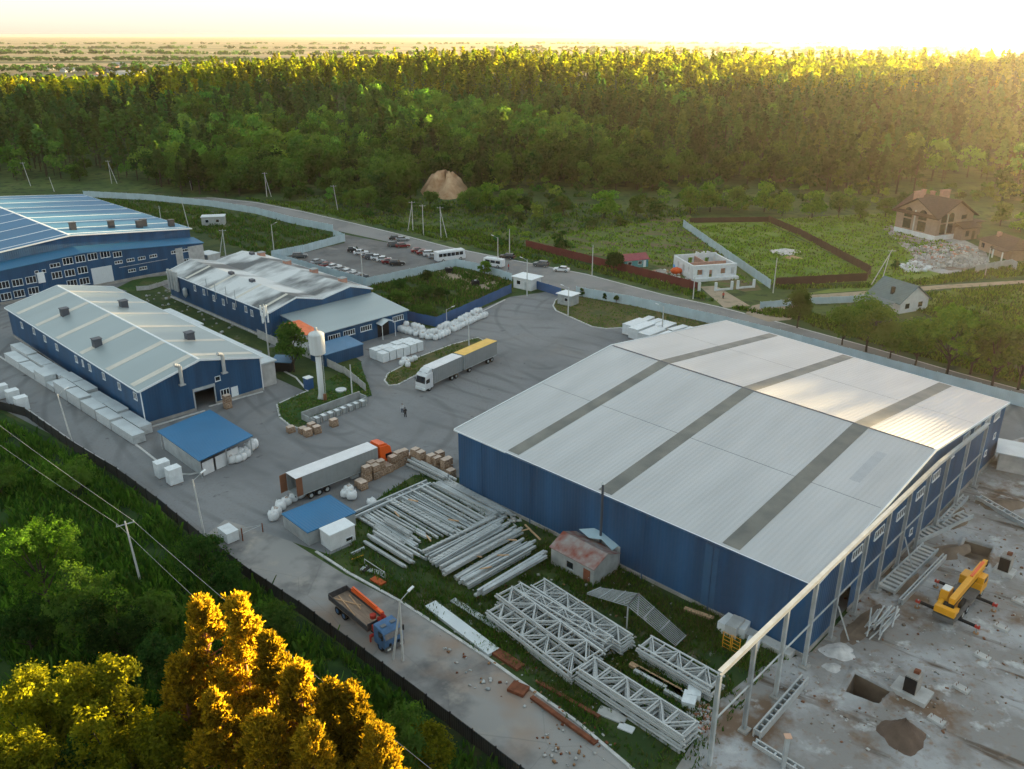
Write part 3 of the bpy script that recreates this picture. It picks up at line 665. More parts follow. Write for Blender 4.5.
class Hall:
    def __init__(s, name, label, cat, c, prof, wall, roof, ops=None, ov=.35, yaw=YAW, plinth=.5, group=None, trim='white_trim', ends=True, rth=.18, base_mat='concrete'):
        s.c = c; s.prof = prof; s.t = thing(name, label, cat, (c[0].x, c[0].y, 0), yaw, group)
        ops = ops or {}
        mb = MB(); c0, c1, c2, c3 = [Vector((p.x, p.y, 0)) for p in c]; s.c = (c0, c1, c2, c3)
        e0, e1 = prof[0][1] - .02, prof[-1][1] - .02; pr = [(t, z - .02) for t, z in prof]
        strip_wall(mb, c0, c1, [(0, e0), (1, e0)], ops.get('a', ())); strip_wall(mb, c1, c2, pr, ops.get('b', ()))
        strip_wall(mb, c2, c3, [(0, e1), (1, e1)], ops.get('c', ())); strip_wall(mb, c3, c0, [(1 - t, z) for t, z in pr[::-1]], ops.get('d', ()))
        mb.build('wall', wall, s.t)
        s.ov = ov; s.Lu = (c1 - c0).length; s.Lv = (c2 - c1).length
        r = MB(); g0, g1 = -ov / s.Lu, 1 + ov / s.Lu; q = MB()
        for (a, za), (b, zb) in zip(prof, prof[1:]):
            a2 = a - ov / s.Lv if a == 0 else a; b2 = b + ov / s.Lv if b == 1 else b
            s.grid(r, g0, g1, a2, b2, rth, rth)
            for g in (g0, g1): q.bar(s.rp(g, a2, .1), s.rp(g, b2, .1), .12, .34)
        s.rth = rth; s.roof = r.build('roof', roof, s.t)
        for a in (-ov / s.Lv - .06 / s.Lv, 1 + ov / s.Lv + .06 / s.Lv): q.bar(s.rp(g0, a, .08), s.rp(g1, a, .08), .12, .2)
        q.build('roof_trim', trim, s.t)
        if plinth:
            k = MB()
            for a, b, key in ((c0, c1, 'a'), (c1, c2, 'b'), (c2, c3, 'c'), (c3, c0, 'd')):
                d = (b - a).normalized(); n = Vector((d.y, -d.x, 0)); Lw = (b - a).length; cur = 0.
                for o in sorted(ops.get(key, ())) + [(Lw, Lw, 0)]:
                    if o[0] > cur + .05: k.obox(a + d * cur + n * .002 - ZZ * .2, d * (o[0] - cur), n * .16, ZZ * (plinth + .2))
                    cur = o[1]
            k.build('plinth', base_mat, s.t)
    def grid(s, mb, f0, f1, t0, t1, dz, th):
        nf = max(1, int(round(abs(f1 - f0) * 24))); ntt = max(1, int(round(abs(t1 - t0) * 16))); vs = []; fs = []
        fr_ = [f0 + (f1 - f0) * i / nf for i in range(nf + 1)]; tr = [t0 + (t1 - t0) * j / ntt for j in range(ntt + 1)]; W = ntt + 1; K = (nf + 1) * W
        for dd in (dz, dz - th):
            for f in fr_:
                for t in tr: vs.append(s.rp(f, t, dd))
        for i in range(nf):
            for j in range(ntt): k = i * W + j; fs += [(k, k + W, k + W + 1, k + 1), (K + k, K + k + 1, K + k + W + 1, K + k + W)]
            k = i * W; fs.append((k, K + k, K + k + W, k + W)); k += ntt; fs.append((k, k + W, K + k + W, K + k))
        for j in range(ntt): k = j; fs.append((k, k + 1, K + k + 1, K + k)); k = nf * W + j; fs.append((k, K + k, K + k + 1, k + 1))
        mb.add(vs, fs)
    def rp(s, f, t, dz=0.):
        c0, c1, c2, c3 = s.c; p = (c0.lerp(c1, f)).lerp(c3.lerp(c2, f), t)
        (a, za), (b, zb) = (s.prof[0], s.prof[1]) if t <= s.prof[0][0] else (s.prof[-2], s.prof[-1])
        if s.prof[0][0] < t < s.prof[-1][0]: z = h_at(s.prof, t)
        else: z = za + (zb - za) * (t - a) / (b - a)
        return Vector((p.x, p.y, z + dz))
    def strip(s, name, f0, f1, mat, t0=0., t1=1., dz=.03, parts=True, th=.025, piece=None):
        mb = MB(); ts = sorted(set([t0, t1] + [t for t, _ in s.prof if t0 < t < t1]))
        for a, b in zip(ts, ts[1:]): s.grid(mb, f0, f1, a, b, s.rth + dz, th)
        return mb.build(name, mat, s.t)
    def box(s, name, f, t, w_, d_, h_, mat, cap=None):
        p = s.rp(f, t, s.rth); b = MB().obox(p - UU * w_ / 2 - VV * d_ / 2 - ZZ * .3, UU * w_, VV * d_, ZZ * (h_ + .3)).build(name, mat, s.t)
        if cap: MB().obox(p - UU * (w_ / 2 + .12) - VV * (d_ / 2 + .12) + ZZ * (h_ + .004), UU * (w_ + .24), VV * (d_ + .24), ZZ * .12).build('cap', cap, b)
        return b

# ---- the big warehouse in the middle of the picture
hc = [G(458, 430, 9.1), G(814, 584, 9.1), G(1007, 402, 9.3), G(727, 322, 9.1)]
hall = Hall('warehouse', 'huge navy warehouse with pale metal roof and three long skylight bands', 'warehouse', hc, [(0, 9.1), (.492, 12.9), (1, 9.1)], 'navy_wall', 'hall_roof', ops={'b': [(7.2, 10.6, 3.8)]})
hall.strip('skylight', .185, .222, 'skylight'); hall.strip('skylight', .475, .513, 'skylight'); hall.strip('skylight', .80, .840, 'skylight')
hall.strip('roof_seam', .0, 1., 'seam', .4895, .4945, .04); hall.strip('lap_seam', 0, 1, 'seam', .2485, .2493, .012, th=.01); hall.strip('lap_seam', 0, 1, 'seam', .745, .7458, .012, th=.01)
hall.strip('patched_sheet', .90, .925, pm('patch', (.38, .40, .42), .4, .4, 1, .05), .30, .42, .014, th=.01)
h0, h1, h2, h3 = hall.c; dS = (h2 - h1).normalized(); dA = (h1 - h0).normalized(); nS = Vector((dS.y, -dS.x, 0)); nA = Vector((dA.y, -dA.x, 0))
for px, py in [(857, 552), (879, 532), (901, 513), (920, 493), (936, 475), (951, 455), (966, 437), (978, 424), (990, 410), (1001, 399)]:
    s_, z_ = plane_hit(px, py, h1, dS)
    if 0 < s_ < hall.Lv - 1: window(hall.t, h1, dS, s_, min(z_, h_at(hall.prof, s_ / hall.Lv) - 1.2), 2.6, 1.1, 4)
for s_, z_ in [(57, 3.0), (60, 4.8), (28.5, 2.4)]: window(hall.t, h1, dS, s_, z_, .9, .9, 1)
door(hall.t, h0, dA, plane_hit(708, 594, h0, dA)[0], 1.7, 8.4, pm('navy_light', (.030, .10, .20), .5, 0, .25, .1, ribs=('X', .5, .012)), name='sliding_door', handle=False)
MB().obox(h0 + dA * 45 + nA * .17 - ZZ * .1, dA * 6.5, nA * 1.3, ZZ * .75).build('loading_step', 'pale_concrete', hall.t)
g = MB()
for s_ in range(5, 52, 9): g.tube(h0 + dA * s_ + nA * .35 + ZZ * .1, h0 + dA * s_ + nA * .35 + ZZ * 9, .07)
g.bar(h0 + nA * .42 + ZZ * 9.12, h1 + nA * .42 + ZZ * 9.12, .16, .14)
g.build('gutter', 'navy_wall', hall.t)

# ---- grey-roofed hall on the left
cc = G(146, 426); c0 = Vector((cc.x, cc.y, 0)); eL = 65.5
b2c = [c0 - UU * eL, c0, c0 + VV * 21.8, c0 - UU * eL + VV * 22.2]
b2 = Hall('factory_hall', 'long navy factory hall with grey gabled roof and dark roof vents, at the left road', 'factory', b2c, [(0, 6.25), (.487, 8.85), (1, 6.3)], 'navy_wall_b', 'grey_roof', ops={'b': [(8.9, 12.5, 3.3)]})
for f in (.10, .27, .44, .62, .80, .955): b2.strip('skylight', f - .012, f + .012, 'skylight_warm')
b2.strip('ridge_cap', 0, 1, 'white_trim', .477, .497, .04)
for q in [(65, 315), (97, 343), (124, 308), (190.5, 340)]:
    p = G(q[0], q[1], 7.7) - b2.c[0]; b2.box('roof_vent', p.dot(UU) / eL, p.dot(VV) / 22, 1.4, 1.4, 1.35, 'seam', 'seam')
p0, p1 = b2.c[0], b2.c[1]; dd = (p1 - p0).normalized()
for px, py, ww in [(22, 325, 1.2), (34, 331, 1.2), (45, 338.5, 1.2), (57, 347, 1.2), (76.5, 359, 1.1), (83, 363, .7), (90, 367.5, 1.1), (104, 376, 1.1), (119.5, 386, 1.1), (135.5, 396, 1.3)]: win_px(b2.t, p0, dd, px, py, ww, 1.3, 2)
q1, q2 = b2.c[1], b2.c[2]; de = (q2 - q1).normalized(); ne = Vector((de.y, -de.x, 0))
win_px(b2.t, q1, de, 225, 393, 1.7, 1.6, 3); win_px(b2.t, q1, de, 217.5, 378.5, 1.0, .9, 1)
s_, _ = plane_hit(235.5, 397, q1, de); door(b2.t, q1, de, s_, 1.3, 2.3)
for s_ in (6.9, 14.6):     # exhaust ducts turning out of the gable
    zt = h_at(b2.prof, s_ / b2.Lv); b = q1 + de * s_ + ne * .5
    MB().tube(b + ZZ * (zt - 2.3), b + ZZ * (zt + 1.0), .32, .32, 10).tube(b + ZZ * (zt + .95), b + ZZ * (zt + 1.35) - de * .9, .32, .34, 10).obox(b + ZZ * (zt - 2.5) - de * .5 - ne * .4, de, ne * .8, ZZ * .2).build('exhaust_duct', 'galv', b2.t, smooth=False)
sj = 8.9
MB().obox(q1 + de * (sj - .22) + ne * .004, de * .22, ne * .12, ZZ * 3.5).obox(q1 + de * 12.5 + ne * .004, de * .22, ne * .12, ZZ * 3.5).obox(q1 + de * (sj - .22) + ne * .004 + ZZ * 3.5, de * 4.04, ne * .2, ZZ * .5).build('door_frame', 'steel', b2.t)
# corner flashing and lean-to strip behind
MB().tube(q1 + ne * .08 - ZZ * 0, q1 + ne * .08 + ZZ * 6.2, .1).tube(q2 + ne * .08, q2 + ne * .08 + ZZ * 6.2, .1).build('downpipe', 'white_trim', b2.t)
le = [q2 + VV * .25 + UU * -1, q2 + VV * 3.4 + UU * -1, q2 + VV * 3.4 - UU * 30, q2 + VV * .25 - UU * 30]
a = thing('lean_to', 'low pale flat-roofed lean-to along the back of the grey-roofed hall', 'shed', tuple(le[0]), YAW)
MB().prism([(p.x, p.y) for p in le], 0, 4.4).build('wall', 'pale_concrete', a)
MB().slab([p + ZZ * 4.75 + (VV * .3 if i in (1, 2) else Vector((0, 0, 0))) + (UU * .3 if i < 2 else -UU * .3) for i, p in enumerate(le)], .25).build('roof', pm('pale_sheet', (.55, .60, .62), .4, .3, .5, .08), a)
le = [q2 + VV * 1.4 - UU * 33, q2 + VV * 5.4 - UU * 33, q2 + VV * 5.4 - UU * 48, q2 + VV * 1.4 - UU * 48]
a = thing('storage_shed', 'pale shed with a flat grey roof behind the grey-roofed hall', 'shed', tuple(le[0]), YAW)
MB().prism([(p.x, p.y) for p in le], 0, 3.6).build('wall', 'white_block', a)
MB().slab([p + ZZ * 3.9 + (VV * .3 if i in (1, 2) else -VV * .1) + (UU * .3 if i < 2 else -UU * .3) for i, p in enumerate(le)], .25).build('roof', MATS['pale_sheet'], a)

# ---- weathered double-gabled workshop with a grey front annex
cc = G(172, 297); c0 = Vector((cc.x, cc.y, 0)); 
wc = [c0, c0 + UU * 47, c0 + UU * 47 + VV * 26, c0 + VV * 26]
wk = Hall('workshop', 'navy workshop with weathered double-gabled grey roof and worn white patches', 'workshop', wc, [(0, 6.35), (.245, 8.2), (.49, 6.6), (.78, 7.9), (1, 6.2)], 'navy_wall_b', 'old_roof', ov=.3)
for f in (.2, .45, .70, .93): wk.strip('skylight', f - .01, f + .01, 'skylight_warm', 0, .245)
for f in (.12, .38, .63, .88): wk.box('roof_vent', f, .86, 1.5, 1.5, .9, 'pink_brick', 'asbestos')
for f, t in [(.42, .245), (.62, .245), (.10, .78)]: wk.box('ridge_vent', f, t, 1.4, .9, .5, 'seam')
p0, dd = wk.c[0], UU
for i, (px, py) in enumerate([(195, 288), (204, 292), (214, 298), (223.5, 302), (234, 306), (246, 309), (252, 313), (263, 317)]): win_px(wk.t, p0, dd, px, py, 1.0, 1.4, 2)
nw = Vector((dd.y, -dd.x, 0))
for s_ in (1.2, 2.6, 4.2, 5.4): MB().tube(p0 + dd * s_ + nw * .55 + ZZ * 2.6, p0 + dd * s_ + nw * .55 + ZZ * 7.4, .35, .35, 10).build('exhaust_duct', 'galv', wk.t)
MB().lathe(p0 + dd * 9.5 + nw * .75 + ZZ * 2.0, [(.1, 0), (.55, .7), (.55, 2.0), (.2, 2.4)], 10).build('cyclone', 'galv', wk.t)
for s_ in (20, 24, 29, 33): MB().tube(p0 + dd * s_ + nw * .2 + ZZ * 4.5, p0 + dd * s_ + nw * .2 + ZZ * 8.4, .1, .1, 6).build('flue', 'steel', wk.t)
MB().obox(p0 + dd * .2 + nw * .002 - ZZ * .1, dd * 44, nw * .5, ZZ * .42).build('gutter_ledge', 'pale_concrete', wk.t)
ac = [c0 + UU * 47.2 + VV * 26, c0 + UU * 47.2 + VV * 2.5, c0 + UU * 61 + VV * 2.5, c0 + UU * 61 + VV * 25.2]
# annex: sloping from the gable wall down to the front
an = thing('office_annex', 'navy annex with plain pale grey lean-to roof in front of the workshop', 'annex', tuple(ac[1]), YAW)
A0, A1, B1, B0 = ac[1], ac[0], ac[3], ac[2]        # back-left, back-right, front-right, front-left
m = MB(); m.add([(B0.x, B0.y, -.1), (B1.x, B1.y, -.1), (B1.x, B1.y, 4.25), (B0.x, B0.y, 4.25)], [(0, 1, 2, 3)])
m.add([(A0.x, A0.y, -.1), (B0.x, B0.y, -.1), (B0.x, B0.y, 4.25), (A0.x, A0.y, 5.15)], [(0, 1, 2, 3)]); m.add([(B1.x, B1.y, -.1), (A1.x, A1.y, -.1), (A1.x, A1.y, 5.15), (B1.x, B1.y, 4.25)], [(0, 1, 2, 3)])
m.build('wall', 'navy_wall_b', an)
MB().slab([A0 + ZZ * 5.35 - VV * .3, B0 + ZZ * 4.4 - VV * .3 + UU * .4, B1 + ZZ * 4.4 + VV * .3 + UU * .4, A1 + ZZ * 5.35 + VV * .3], .16).build('roof', 'grey_roof', an)
MB().slab([A0 + ZZ * 5.45 - VV * 3.2 + UU * 6, B0 + ZZ * 4.95 - VV * 3.2 + UU * .3, B0 + ZZ * 4.75 + VV * .5 + UU * .3, A0 + ZZ * 5.45 + VV * .5 + UU * 6], .1).build('orange_roof_strip', pm('orange_sheet', (.75, .17, .05), .5), an)
MB().obox(A0 - VV * 2.9 + UU * 6, UU * 7.6, VV * 2.85, ZZ * 4.6).build('side_room', 'white_block', an)
df = (B1 - B0).normalized(); nf = Vector((df.y, -df.x, 0))
for px, py in [(334, 337), (349, 332.5), (366, 328), (398, 318)]: win_px(an, B0, df, px, py, 2.9, 1.15, 5)
s_, z_ = plane_hit(383, 326, B0, df)
MB().obox(B0 + df * (s_ - 1.5) + nf * .003 - ZZ * .05, df * 3.0, nf * .04, ZZ * 3.2).build('doorway_shade', 'dark', an)  # dark panel on the wall paints the shade of an open doorway
cnp = MB(); e = B0 + df * s_ + nf * .1
cnp.slab([e - df * 1.9 + ZZ * 3.35, e - df * 1.9 + nf * 2 + ZZ * 3.25, e + nf * 2 + ZZ * 4.0, e + ZZ * 4.1], .08).slab([e + ZZ * 4.1, e + nf * 2 + ZZ * 4.0, e + df * 1.9 + nf * 2 + ZZ * 3.25, e + df * 1.9 + ZZ * 3.35], .08).build('porch_roof', 'pale_sheet', an)
MB().tube(e - df * 1.7 + nf * 1.9, e - df * 1.7 + nf * 1.9 + ZZ * 3.2, .07).tube(e + df * 1.7 + nf * 1.9, e + df * 1.7 + nf * 1.9 + ZZ * 3.2, .07).build('porch_post', 'white_trim', an)

# ---- big blue factory at the left edge
cc = G(180, 271); f0 = Vector((cc.x, cc.y, 0)); fr = f0 + VV * 7.5; fl = f0 - VV * 75
rc = [fl - UU * 78 - UU * 6, fl - UU * 6, fr - VV * .4 - UU * 6, fr - VV * .4 - UU * 84]
wid = 82.1; rt = (75 - 24.6) / wid
bf = Hall('blue_factory', 'vast blue-roofed factory with white roof seams and rows of white windows', 'factory', rc, [(0, 8.2), (rt, 12.7), (1, 9.7)], 'navy_wall_b', 'blue_roof', ov=.5, plinth=0)
for f in (.06, .2, .34, .47, .60, .73, .86, .975): bf.strip('roof_seam', f - .0035, f + .0035, 'white_trim', 0, 1, .03)
bf.strip('ridge_cap', 0, 1, 'white_trim', rt - .004, rt + .004, .05)
for f, t in [(.90, .66), (.90, .78), (.93, .86), (.905, .885), (.94, .965)]: bf.box('roof_vent', f, t, 1.4, 1.4, 1.8, 'vent_dark', 'vent_dark')
# lower front range
lo = thing('front_range', 'navy front range of the blue factory with three rows of white windows', 'factory', tuple(fl), YAW)
m = MB(); pf = [(0, 6.4), (rt * wid / 82.5, 9.2), (1, 6.6)]
strip_wall(m, fl, fr, pf, [(83.0 - 0 - 18.2 - .0, 83.0 - 13.4, 5.0)] if False else ()); m.add([(fr.x, fr.y, -.1), ((fr - UU * 5.9).x, (fr - UU * 5.9).y, -.1), ((fr - UU * 5.9).x, (fr - UU * 5.9).y, 7.1), (fr.x, fr.y, 6.6)], [(0, 1, 2, 3)])
m.build('wall', 'navy_wall_b', lo)
m = MB(); k_ = fl.lerp(fr, rt)
m.slab([fl + UU * .4 + ZZ * 6.5, k_ + UU * .4 + ZZ * 9.3, k_ - UU * 5.95 + ZZ * 9.9, fl - UU * 5.95 + ZZ * 7.1], .15).slab([k_ + UU * .4 + ZZ * 9.3, fr + UU * .4 + VV * .3 + ZZ * 6.7, fr - UU * 5.95 + VV * .3 + ZZ * 7.3, k_ - UU * 5.95 + ZZ * 9.9], .15)
m.build('roof', 'blue_roof', lo)
Z1 = lambda x, y: (x / 6.69, 185 + y / 6.69); Z2 = lambda x, y: (90 + x / 6.68, 185 + y / 6.68)
for q, ww, hh, n_ in [(Z1(*p), 2.4, 1.7, 3) for p in [(25, 668), (117, 652), (208, 634), (453, 508), (537, 493), (618, 478), (703, 463), (380, 602), (467, 587), (552, 568), (482, 657), (565, 642), (40, 745), (128, 725), (224, 706)]] + [(Z1(367, 537), 2.4, 1.0, 3), (Z1(245, 583), .9, .8, 1), (Z1(293, 575), .9, .8, 1), (Z2(183, 463), 2.2, 1.4, 3)] + [(Z2(*p), 2.0, .8, 3) for p in [(190, 515), (270, 500), (345, 488), (422, 474), (565, 447), (640, 435), (280, 570), (355, 555), (650, 500)]]:
    win_px(lo, fl, VV, q[0], q[1], ww, hh, n_)
s_, z_ = plane_hit(101.5, 269, fl, VV); door(lo, fl, VV, s_, 5.2, 4.9, pm('pale_door', (.60, .64, .66), .6, 0, 1, .04), name='roller_door', handle=False)
s_, z_ = plane_hit(41.5, 280, fl, VV); MB().obox(fl + VV * (s_ - .8) + UU * .003 + ZZ * 3.6, VV * 1.6, UU * .3, ZZ * 2.6).build('bay_window', 'white_trim', lo)
MB().obox(fr - VV * 8.0 + UU * .003, VV * 2.0, UU * .12, ZZ * 6.3).obox(fr - VV * 4.4 + UU * .003, VV * 4.4, UU * .12, ZZ * 6.2).build('grey_panel', 'pale_concrete', lo)
MB().obox(fl + UU * .003 + VV * 30, VV * 52, UU * .3, ZZ * .7).build('plinth', 'concrete', lo)
MB().bar(fl + UU * .1 + VV * 59 + ZZ * 3.9, fl + UU * .1 + VV * 72 + ZZ * 3.9, .12).build('pipe', 'steel', lo)
# ducts and small kiosks between
def kiosk(name, label, cat, q, yaw, w_, d_, h_, wall, roof, ov=.3, slope=.0, group=None, rth=.14, door_s=None, dmat='steel', winp=None):
    """box shed: q is the near-left ground corner (photo position), w_ along yaw, d_ to the back"""
    p = G(*q); t = thing(name, label, cat, tuple(p), yaw, group); 
    m = MB(); m.add([(0, 0, -.1), (w_, 0, -.1), (w_, d_, -.1), (0, d_, -.1), (0, 0, h_), (w_, 0, h_), (w_, d_, h_ + slope), (0, d_, h_ + slope)], [(0, 1, 5, 4), (1, 2, 6, 5), (2, 3, 7, 6), (3, 0, 4, 7), (4, 5, 6, 7)])
    m.build('wall', wall, t, local=True)
    k = slope / d_
    MB().slab([(-ov, -ov, h_ + .02 + rth - ov * k), (w_ + ov, -ov, h_ + .02 + rth - ov * k), (w_ + ov, d_ + ov, h_ + .02 + rth + slope + ov * k), (-ov, d_ + ov, h_ + .02 + rth + slope + ov * k)], rth).build('roof', roof, t, local=True)
    if door_s is not None:
        dr = MB().box((door_s, -.06, 0), (door_s + .95, -.003, min(2.05, h_ - .15))).build('door', dmat, t, local=True)
        MB().box((door_s + .75, -.12, .95), (door_s + .85, -.062, 1.05)).build('handle', 'dark', dr, local=True)
    for (sx, sz, ww, hh) in (winp or []):
        fw = MB().box((sx, -.07, sz), (sx + ww, -.003, sz + .07)).box((sx, -.07, sz + hh - .07), (sx + ww, -.003, sz + hh)).box((sx, -.07, sz + .07), (sx + .07, -.003, sz + hh - .07)).box((sx + ww - .07, -.07, sz + .07), (sx + ww, -.003, sz + hh - .07)).build('window', 'white_trim', t, local=True)
        MB().box((sx + .05, -.03, sz + .05), (sx + ww - .05, -.004, sz + hh - .05)).build('pane', 'glass', fw, local=True)
    return t
YV = YAW + PI / 2
kiosk('gatehouse', 'small white gatehouse with flat roof and porch beside the entrance gate', 'gatehouse', (513.5, 287.5), R(-38), 5.6, 4.2, 2.9, 'white_block', 'white_trim', .5, 0, door_s=3.6, winp=[(1.0, 1.1, 1.3, 1.1)])
kiosk('guard_booth', 'grey metal booth with white flat roof at the corner of the dry lawn', 'booth', (557.5, 304), R(-40), 3.9, 3.3, 2.6, 'steel', 'white_trim', .35, 0, door_s=.5, winp=[(2.0, 1.1, 1.1, .9)])
kiosk('portable_building', 'pale portable hut with two dark windows on rough ground behind the fence', 'hut', (202, 226), R(12), 7.5, 4.5, 2.8, 'galv', 'pale_sheet', .2, 0, winp=[(1.2, 1.0, 1.2, 1.1), (4.6, 1.0, 1.2, 1.1)])
kiosk('blue_shed', 'low grey shed with flat bright blue roof beside the trailer', 'shed', (309, 546), YV - R(2), 7.1, 6.2, 1.9, 'steel', 'blue_sheet', .12, 0)
kiosk('site_cabin', 'white cabin container with grey vent beside the blue-roofed shed', 'cabin', (331, 551.5), YV - R(2), 3.7, 2.3, 2.2, 'white_block', 'white_trim', .06, 0, winp=[(2.2, .35, 1.1, .6)])
kiosk('side_store', 'blue lean-to store with blue roof under the annex windows', 'store', (326, 367), YV - R(0), 9.0, 5.2, 2.4, 'navy_wall_b', pm('blue_old', (.09, .20, .33), .5, .1, .5, .1, ribs=('X', .4, .01)), .15, .5)
kiosk('site_office', 'small grey block hut with pale roof at the right edge behind the warehouse', 'hut', (996, 470), R(-30), 6.2, 4.6, 2.9, 'pale_concrete', 'pale_sheet', .5, 0, door_s=4.8, dmat='dark')
kiosk('bus_shelter', 'tiny shelter with bluish sloping roof beside the lean-to', 'shelter', (274.5, 372), YAW + R(40), 3.2, 2.2, 2.1, 'dark', MATS['blue_old'], .4, .3)
kiosk('small_store', 'pale blue metal store at the back corner of the workshop', 'store', (198, 263), R(-35), 5, 4, 2.8, 'galv', 'pale_sheet', .1, 0)
# blue canopy by the left hall: roof on posts over stacked white packs
cc = [G(157, 431, 3.1), G(210, 410, 3.1), G(253, 436, 3.1), G(199, 461, 3.1)]
cn = thing('canopy', 'large blue sheet canopy in front of the grey-roofed hall door', 'canopy', (cc[3].x, cc[3].y, 0), YAW)
MB().slab([p + ZZ * (.1 if i in (1, 2) else 0) for i, p in enumerate(cc)], .14).build('roof', 'blue_sheet', cn)
for p in cc + [(cc[2] + cc[3]) / 2]: 
    q = p.lerp((cc[0] + cc[2]) / 2, .06); MB().bar((q.x, q.y, 0), (q.x, q.y, 3.0), .16).build('post', 'steel', cn)
i0, i3 = cc[0].lerp(cc[2], .05), cc[3].lerp(cc[1], .05)
MB().add([(i0.x, i0.y, 0), (i3.x, i3.y, 0), (i3.x, i3.y, 2.95), (i0.x, i0.y, 2.95)], [(0, 1, 2, 3)]).build('side_panel', 'steel', cn)
dF = (cc[2] - cc[3]).normalized(); 
for a_, b_ in ((.25, 2.2), (2.6, 6.8)): MB().obox(Vector((i3.x, i3.y, .05)) + dF * a_, dF * (b_ - a_), Vector((-dF.y, dF.x, 0)) * .08, ZZ * 2.1).build('front_panel', 'white_block', cn)

# rusty-roofed shed by the warehouse wall
rb, rr, rbk = G(593, 587), G(551, 564), G(617, 572)
rs0 = Vector((rb.x, rb.y, 0)); rl = Vector((rr.x, rr.y, 0)); dl = (rl - rs0).normalized(); dv_ = Vector((dl.y, -dl.x, 0)); 
if dv_.y < 0: dv_ = -dv_
Ls = (rl - rs0).length; Ws = 4.6
rt_ = thing('rusty_shed', 'small grey shed with patchy rust-red roof and brown door by the warehouse wall', 'shed', tuple(rs0), math.atan2(-dl.y, -dl.x))
pr = [(0, 2.5), (.5, 3.5), (1, 2.5)]
m = MB(); q = [rs0, rs0 + dv_ * Ws, rl + dv_ * Ws, rl]
strip_wall(m, q[0], q[1], pr); strip_wall(m, q[1], q[2], [(0, 2.5), (1, 2.5)]); strip_wall(m, q[2], q[3], pr); strip_wall(m, q[3], q[0], [(0, 2.5), (1, 2.5)]); m.build('wall', pm('shed_tin', (.38, .40, .40), .6, .2, .8, .2, ribs=('XY', .25, .01)), rt_)
md0, md1 = (q[0] + q[1]) / 2, (q[3] + q[2]) / 2
MB().slab([q[0] - dv_ * .2 - dl * .2 + ZZ * 2.5, q[3] - dv_ * .2 + dl * .2 + ZZ * 2.5, md1 + dl * .2 + ZZ * 3.6, md0 - dl * .2 + ZZ * 3.6], .08).slab([md0 - dl * .2 + ZZ * 3.6, md1 + dl * .2 + ZZ * 3.6, q[2] + dv_ * .2 + dl * .2 + ZZ * 2.5, q[1] + dv_ * .2 - dl * .2 + ZZ * 2.5], .08).build('roof', 'rust_roof', rt_)
d_ = -dl; nn = -dv_
door(rt_, q[3], d_, Ls - 1.0, 1.0, 1.95, pm('rust_door', (.20, .07, .04), .8, 0, 2, .2)); window(rt_, q[3], d_, Ls - 3.6, 1.35, 1.2, 1.1, 1, 'shed_tin')
pb = q[2].lerp(q[1], .55) + dv_ * .25
ex = thing('boiler_shelter', 'pale blue sheet shelter tucked between the rusty shed and warehouse', 'shelter', tuple(pb), YAW)
_q = [G(579, 529, 3.5), G(601, 527.5, 3.8), G(601.5, 539, 3.45), G(589, 537.5, 3.4)]; _r = [G(601, 527.5, 3.8), G(621, 544, 2.9), G(612, 550, 2.8), G(601.5, 539, 3.45)]
MB().slab(_q[::-1], .07).slab(_r[::-1], .07).build('roof', pm('ice_sheet', (.42, .56, .62), .5, .1, 1, .05), ex)
MB().obox(pb - UU * 2 + VV * .4, UU * 4.6, VV * 2, ZZ * 2.8).build('wall', 'pale_concrete', ex)
_s, _z = plane_hit(603, 484, h0 + nA * .55, dA); ch = h0 + nA * .55 + dA * _s; chm = thing('chimney_pipe', 'tall thin dark flue pipe rising beside the warehouse wall', 'chimney', tuple(ch), 0)
MB().tube((ch.x, ch.y, 0), (ch.x, ch.y, _z), .17, .15, 10).build('pipe', 'seam', chm); MB().lathe((ch.x, ch.y, _z + .03), [(.3, 0), (.05, .3)], 10).build('cap', 'steel', chm)

# ================================================================== FENCES, WALLS, GATES
def fence(name, label, pts, h, mat, post=None, step=2.6, ph=.12, world=False, thick=.07, group=None, cat='fence'):
    P = pts if world else GP(pts); t = thing(name, label, cat, (P[0].x, P[0].y, 0), yaw_of(P[0], P[1]), group); m = MB(); k = []
    for a, b in zip(P, P[1:]):
        d = (b - a); Lw = d.length; d.normalize(); n = Vector((-d.y, d.x, 0)); q = max(1, round(Lw / step))
        for i in range(q):
            s0, s1 = Lw * i / q, Lw * (i + 1) / q; dz = .04 * math.sin(i * 2.3 + a.x)
            za = float(hz(*(a + d * s0).xy)); m.obox(a + d * (s0 + .05) + ZZ * (za + .08), d * (s1 - s0 - .1), n * thick, ZZ * (h - .08 + dz))
            k.append(MB()); k[-1].obox(a + d * (s0 - .05) - n * .05 - ZZ * .2 + ZZ * za, d * .1, n * (.1 + thick), ZZ * (h + ph + .2))
    m.build('panel', mat, t)
    for q in k[:100]: q.build('post', post or mat, t)
    return t
fence('panel_fence', 'pale blue sheet fence running along the road behind the blue factory', [(84, 197), (150, 200.5), (210, 206.5), (256, 214), (293, 224), (333, 232), (333.5, 237), (345, 241.5), (303, 253), (272, 259)], 2.4, 'fence_panel')
fence('panel_fence', 'pale blue sheet fence between the car park and the workshop', [(272, 259.5), (318, 273), (366, 286)], 2.2, 'fence_panel')
fence('panel_fence', 'pale blue sheet fence between the car park and the weedy plot', [(366, 286.5), (410, 277), (456, 266.5), (473, 270), (500, 278), (512, 281.5)], 2.2, 'fence_panel')
fence('panel_fence', 'long pale blue sheet fence along the road behind the warehouse', [(576, 296), (632, 306), (697, 320.5), (768, 337.5), (860, 363), (935, 384), (1024, 408), (1080, 424)], 2.4, 'fence_panel')
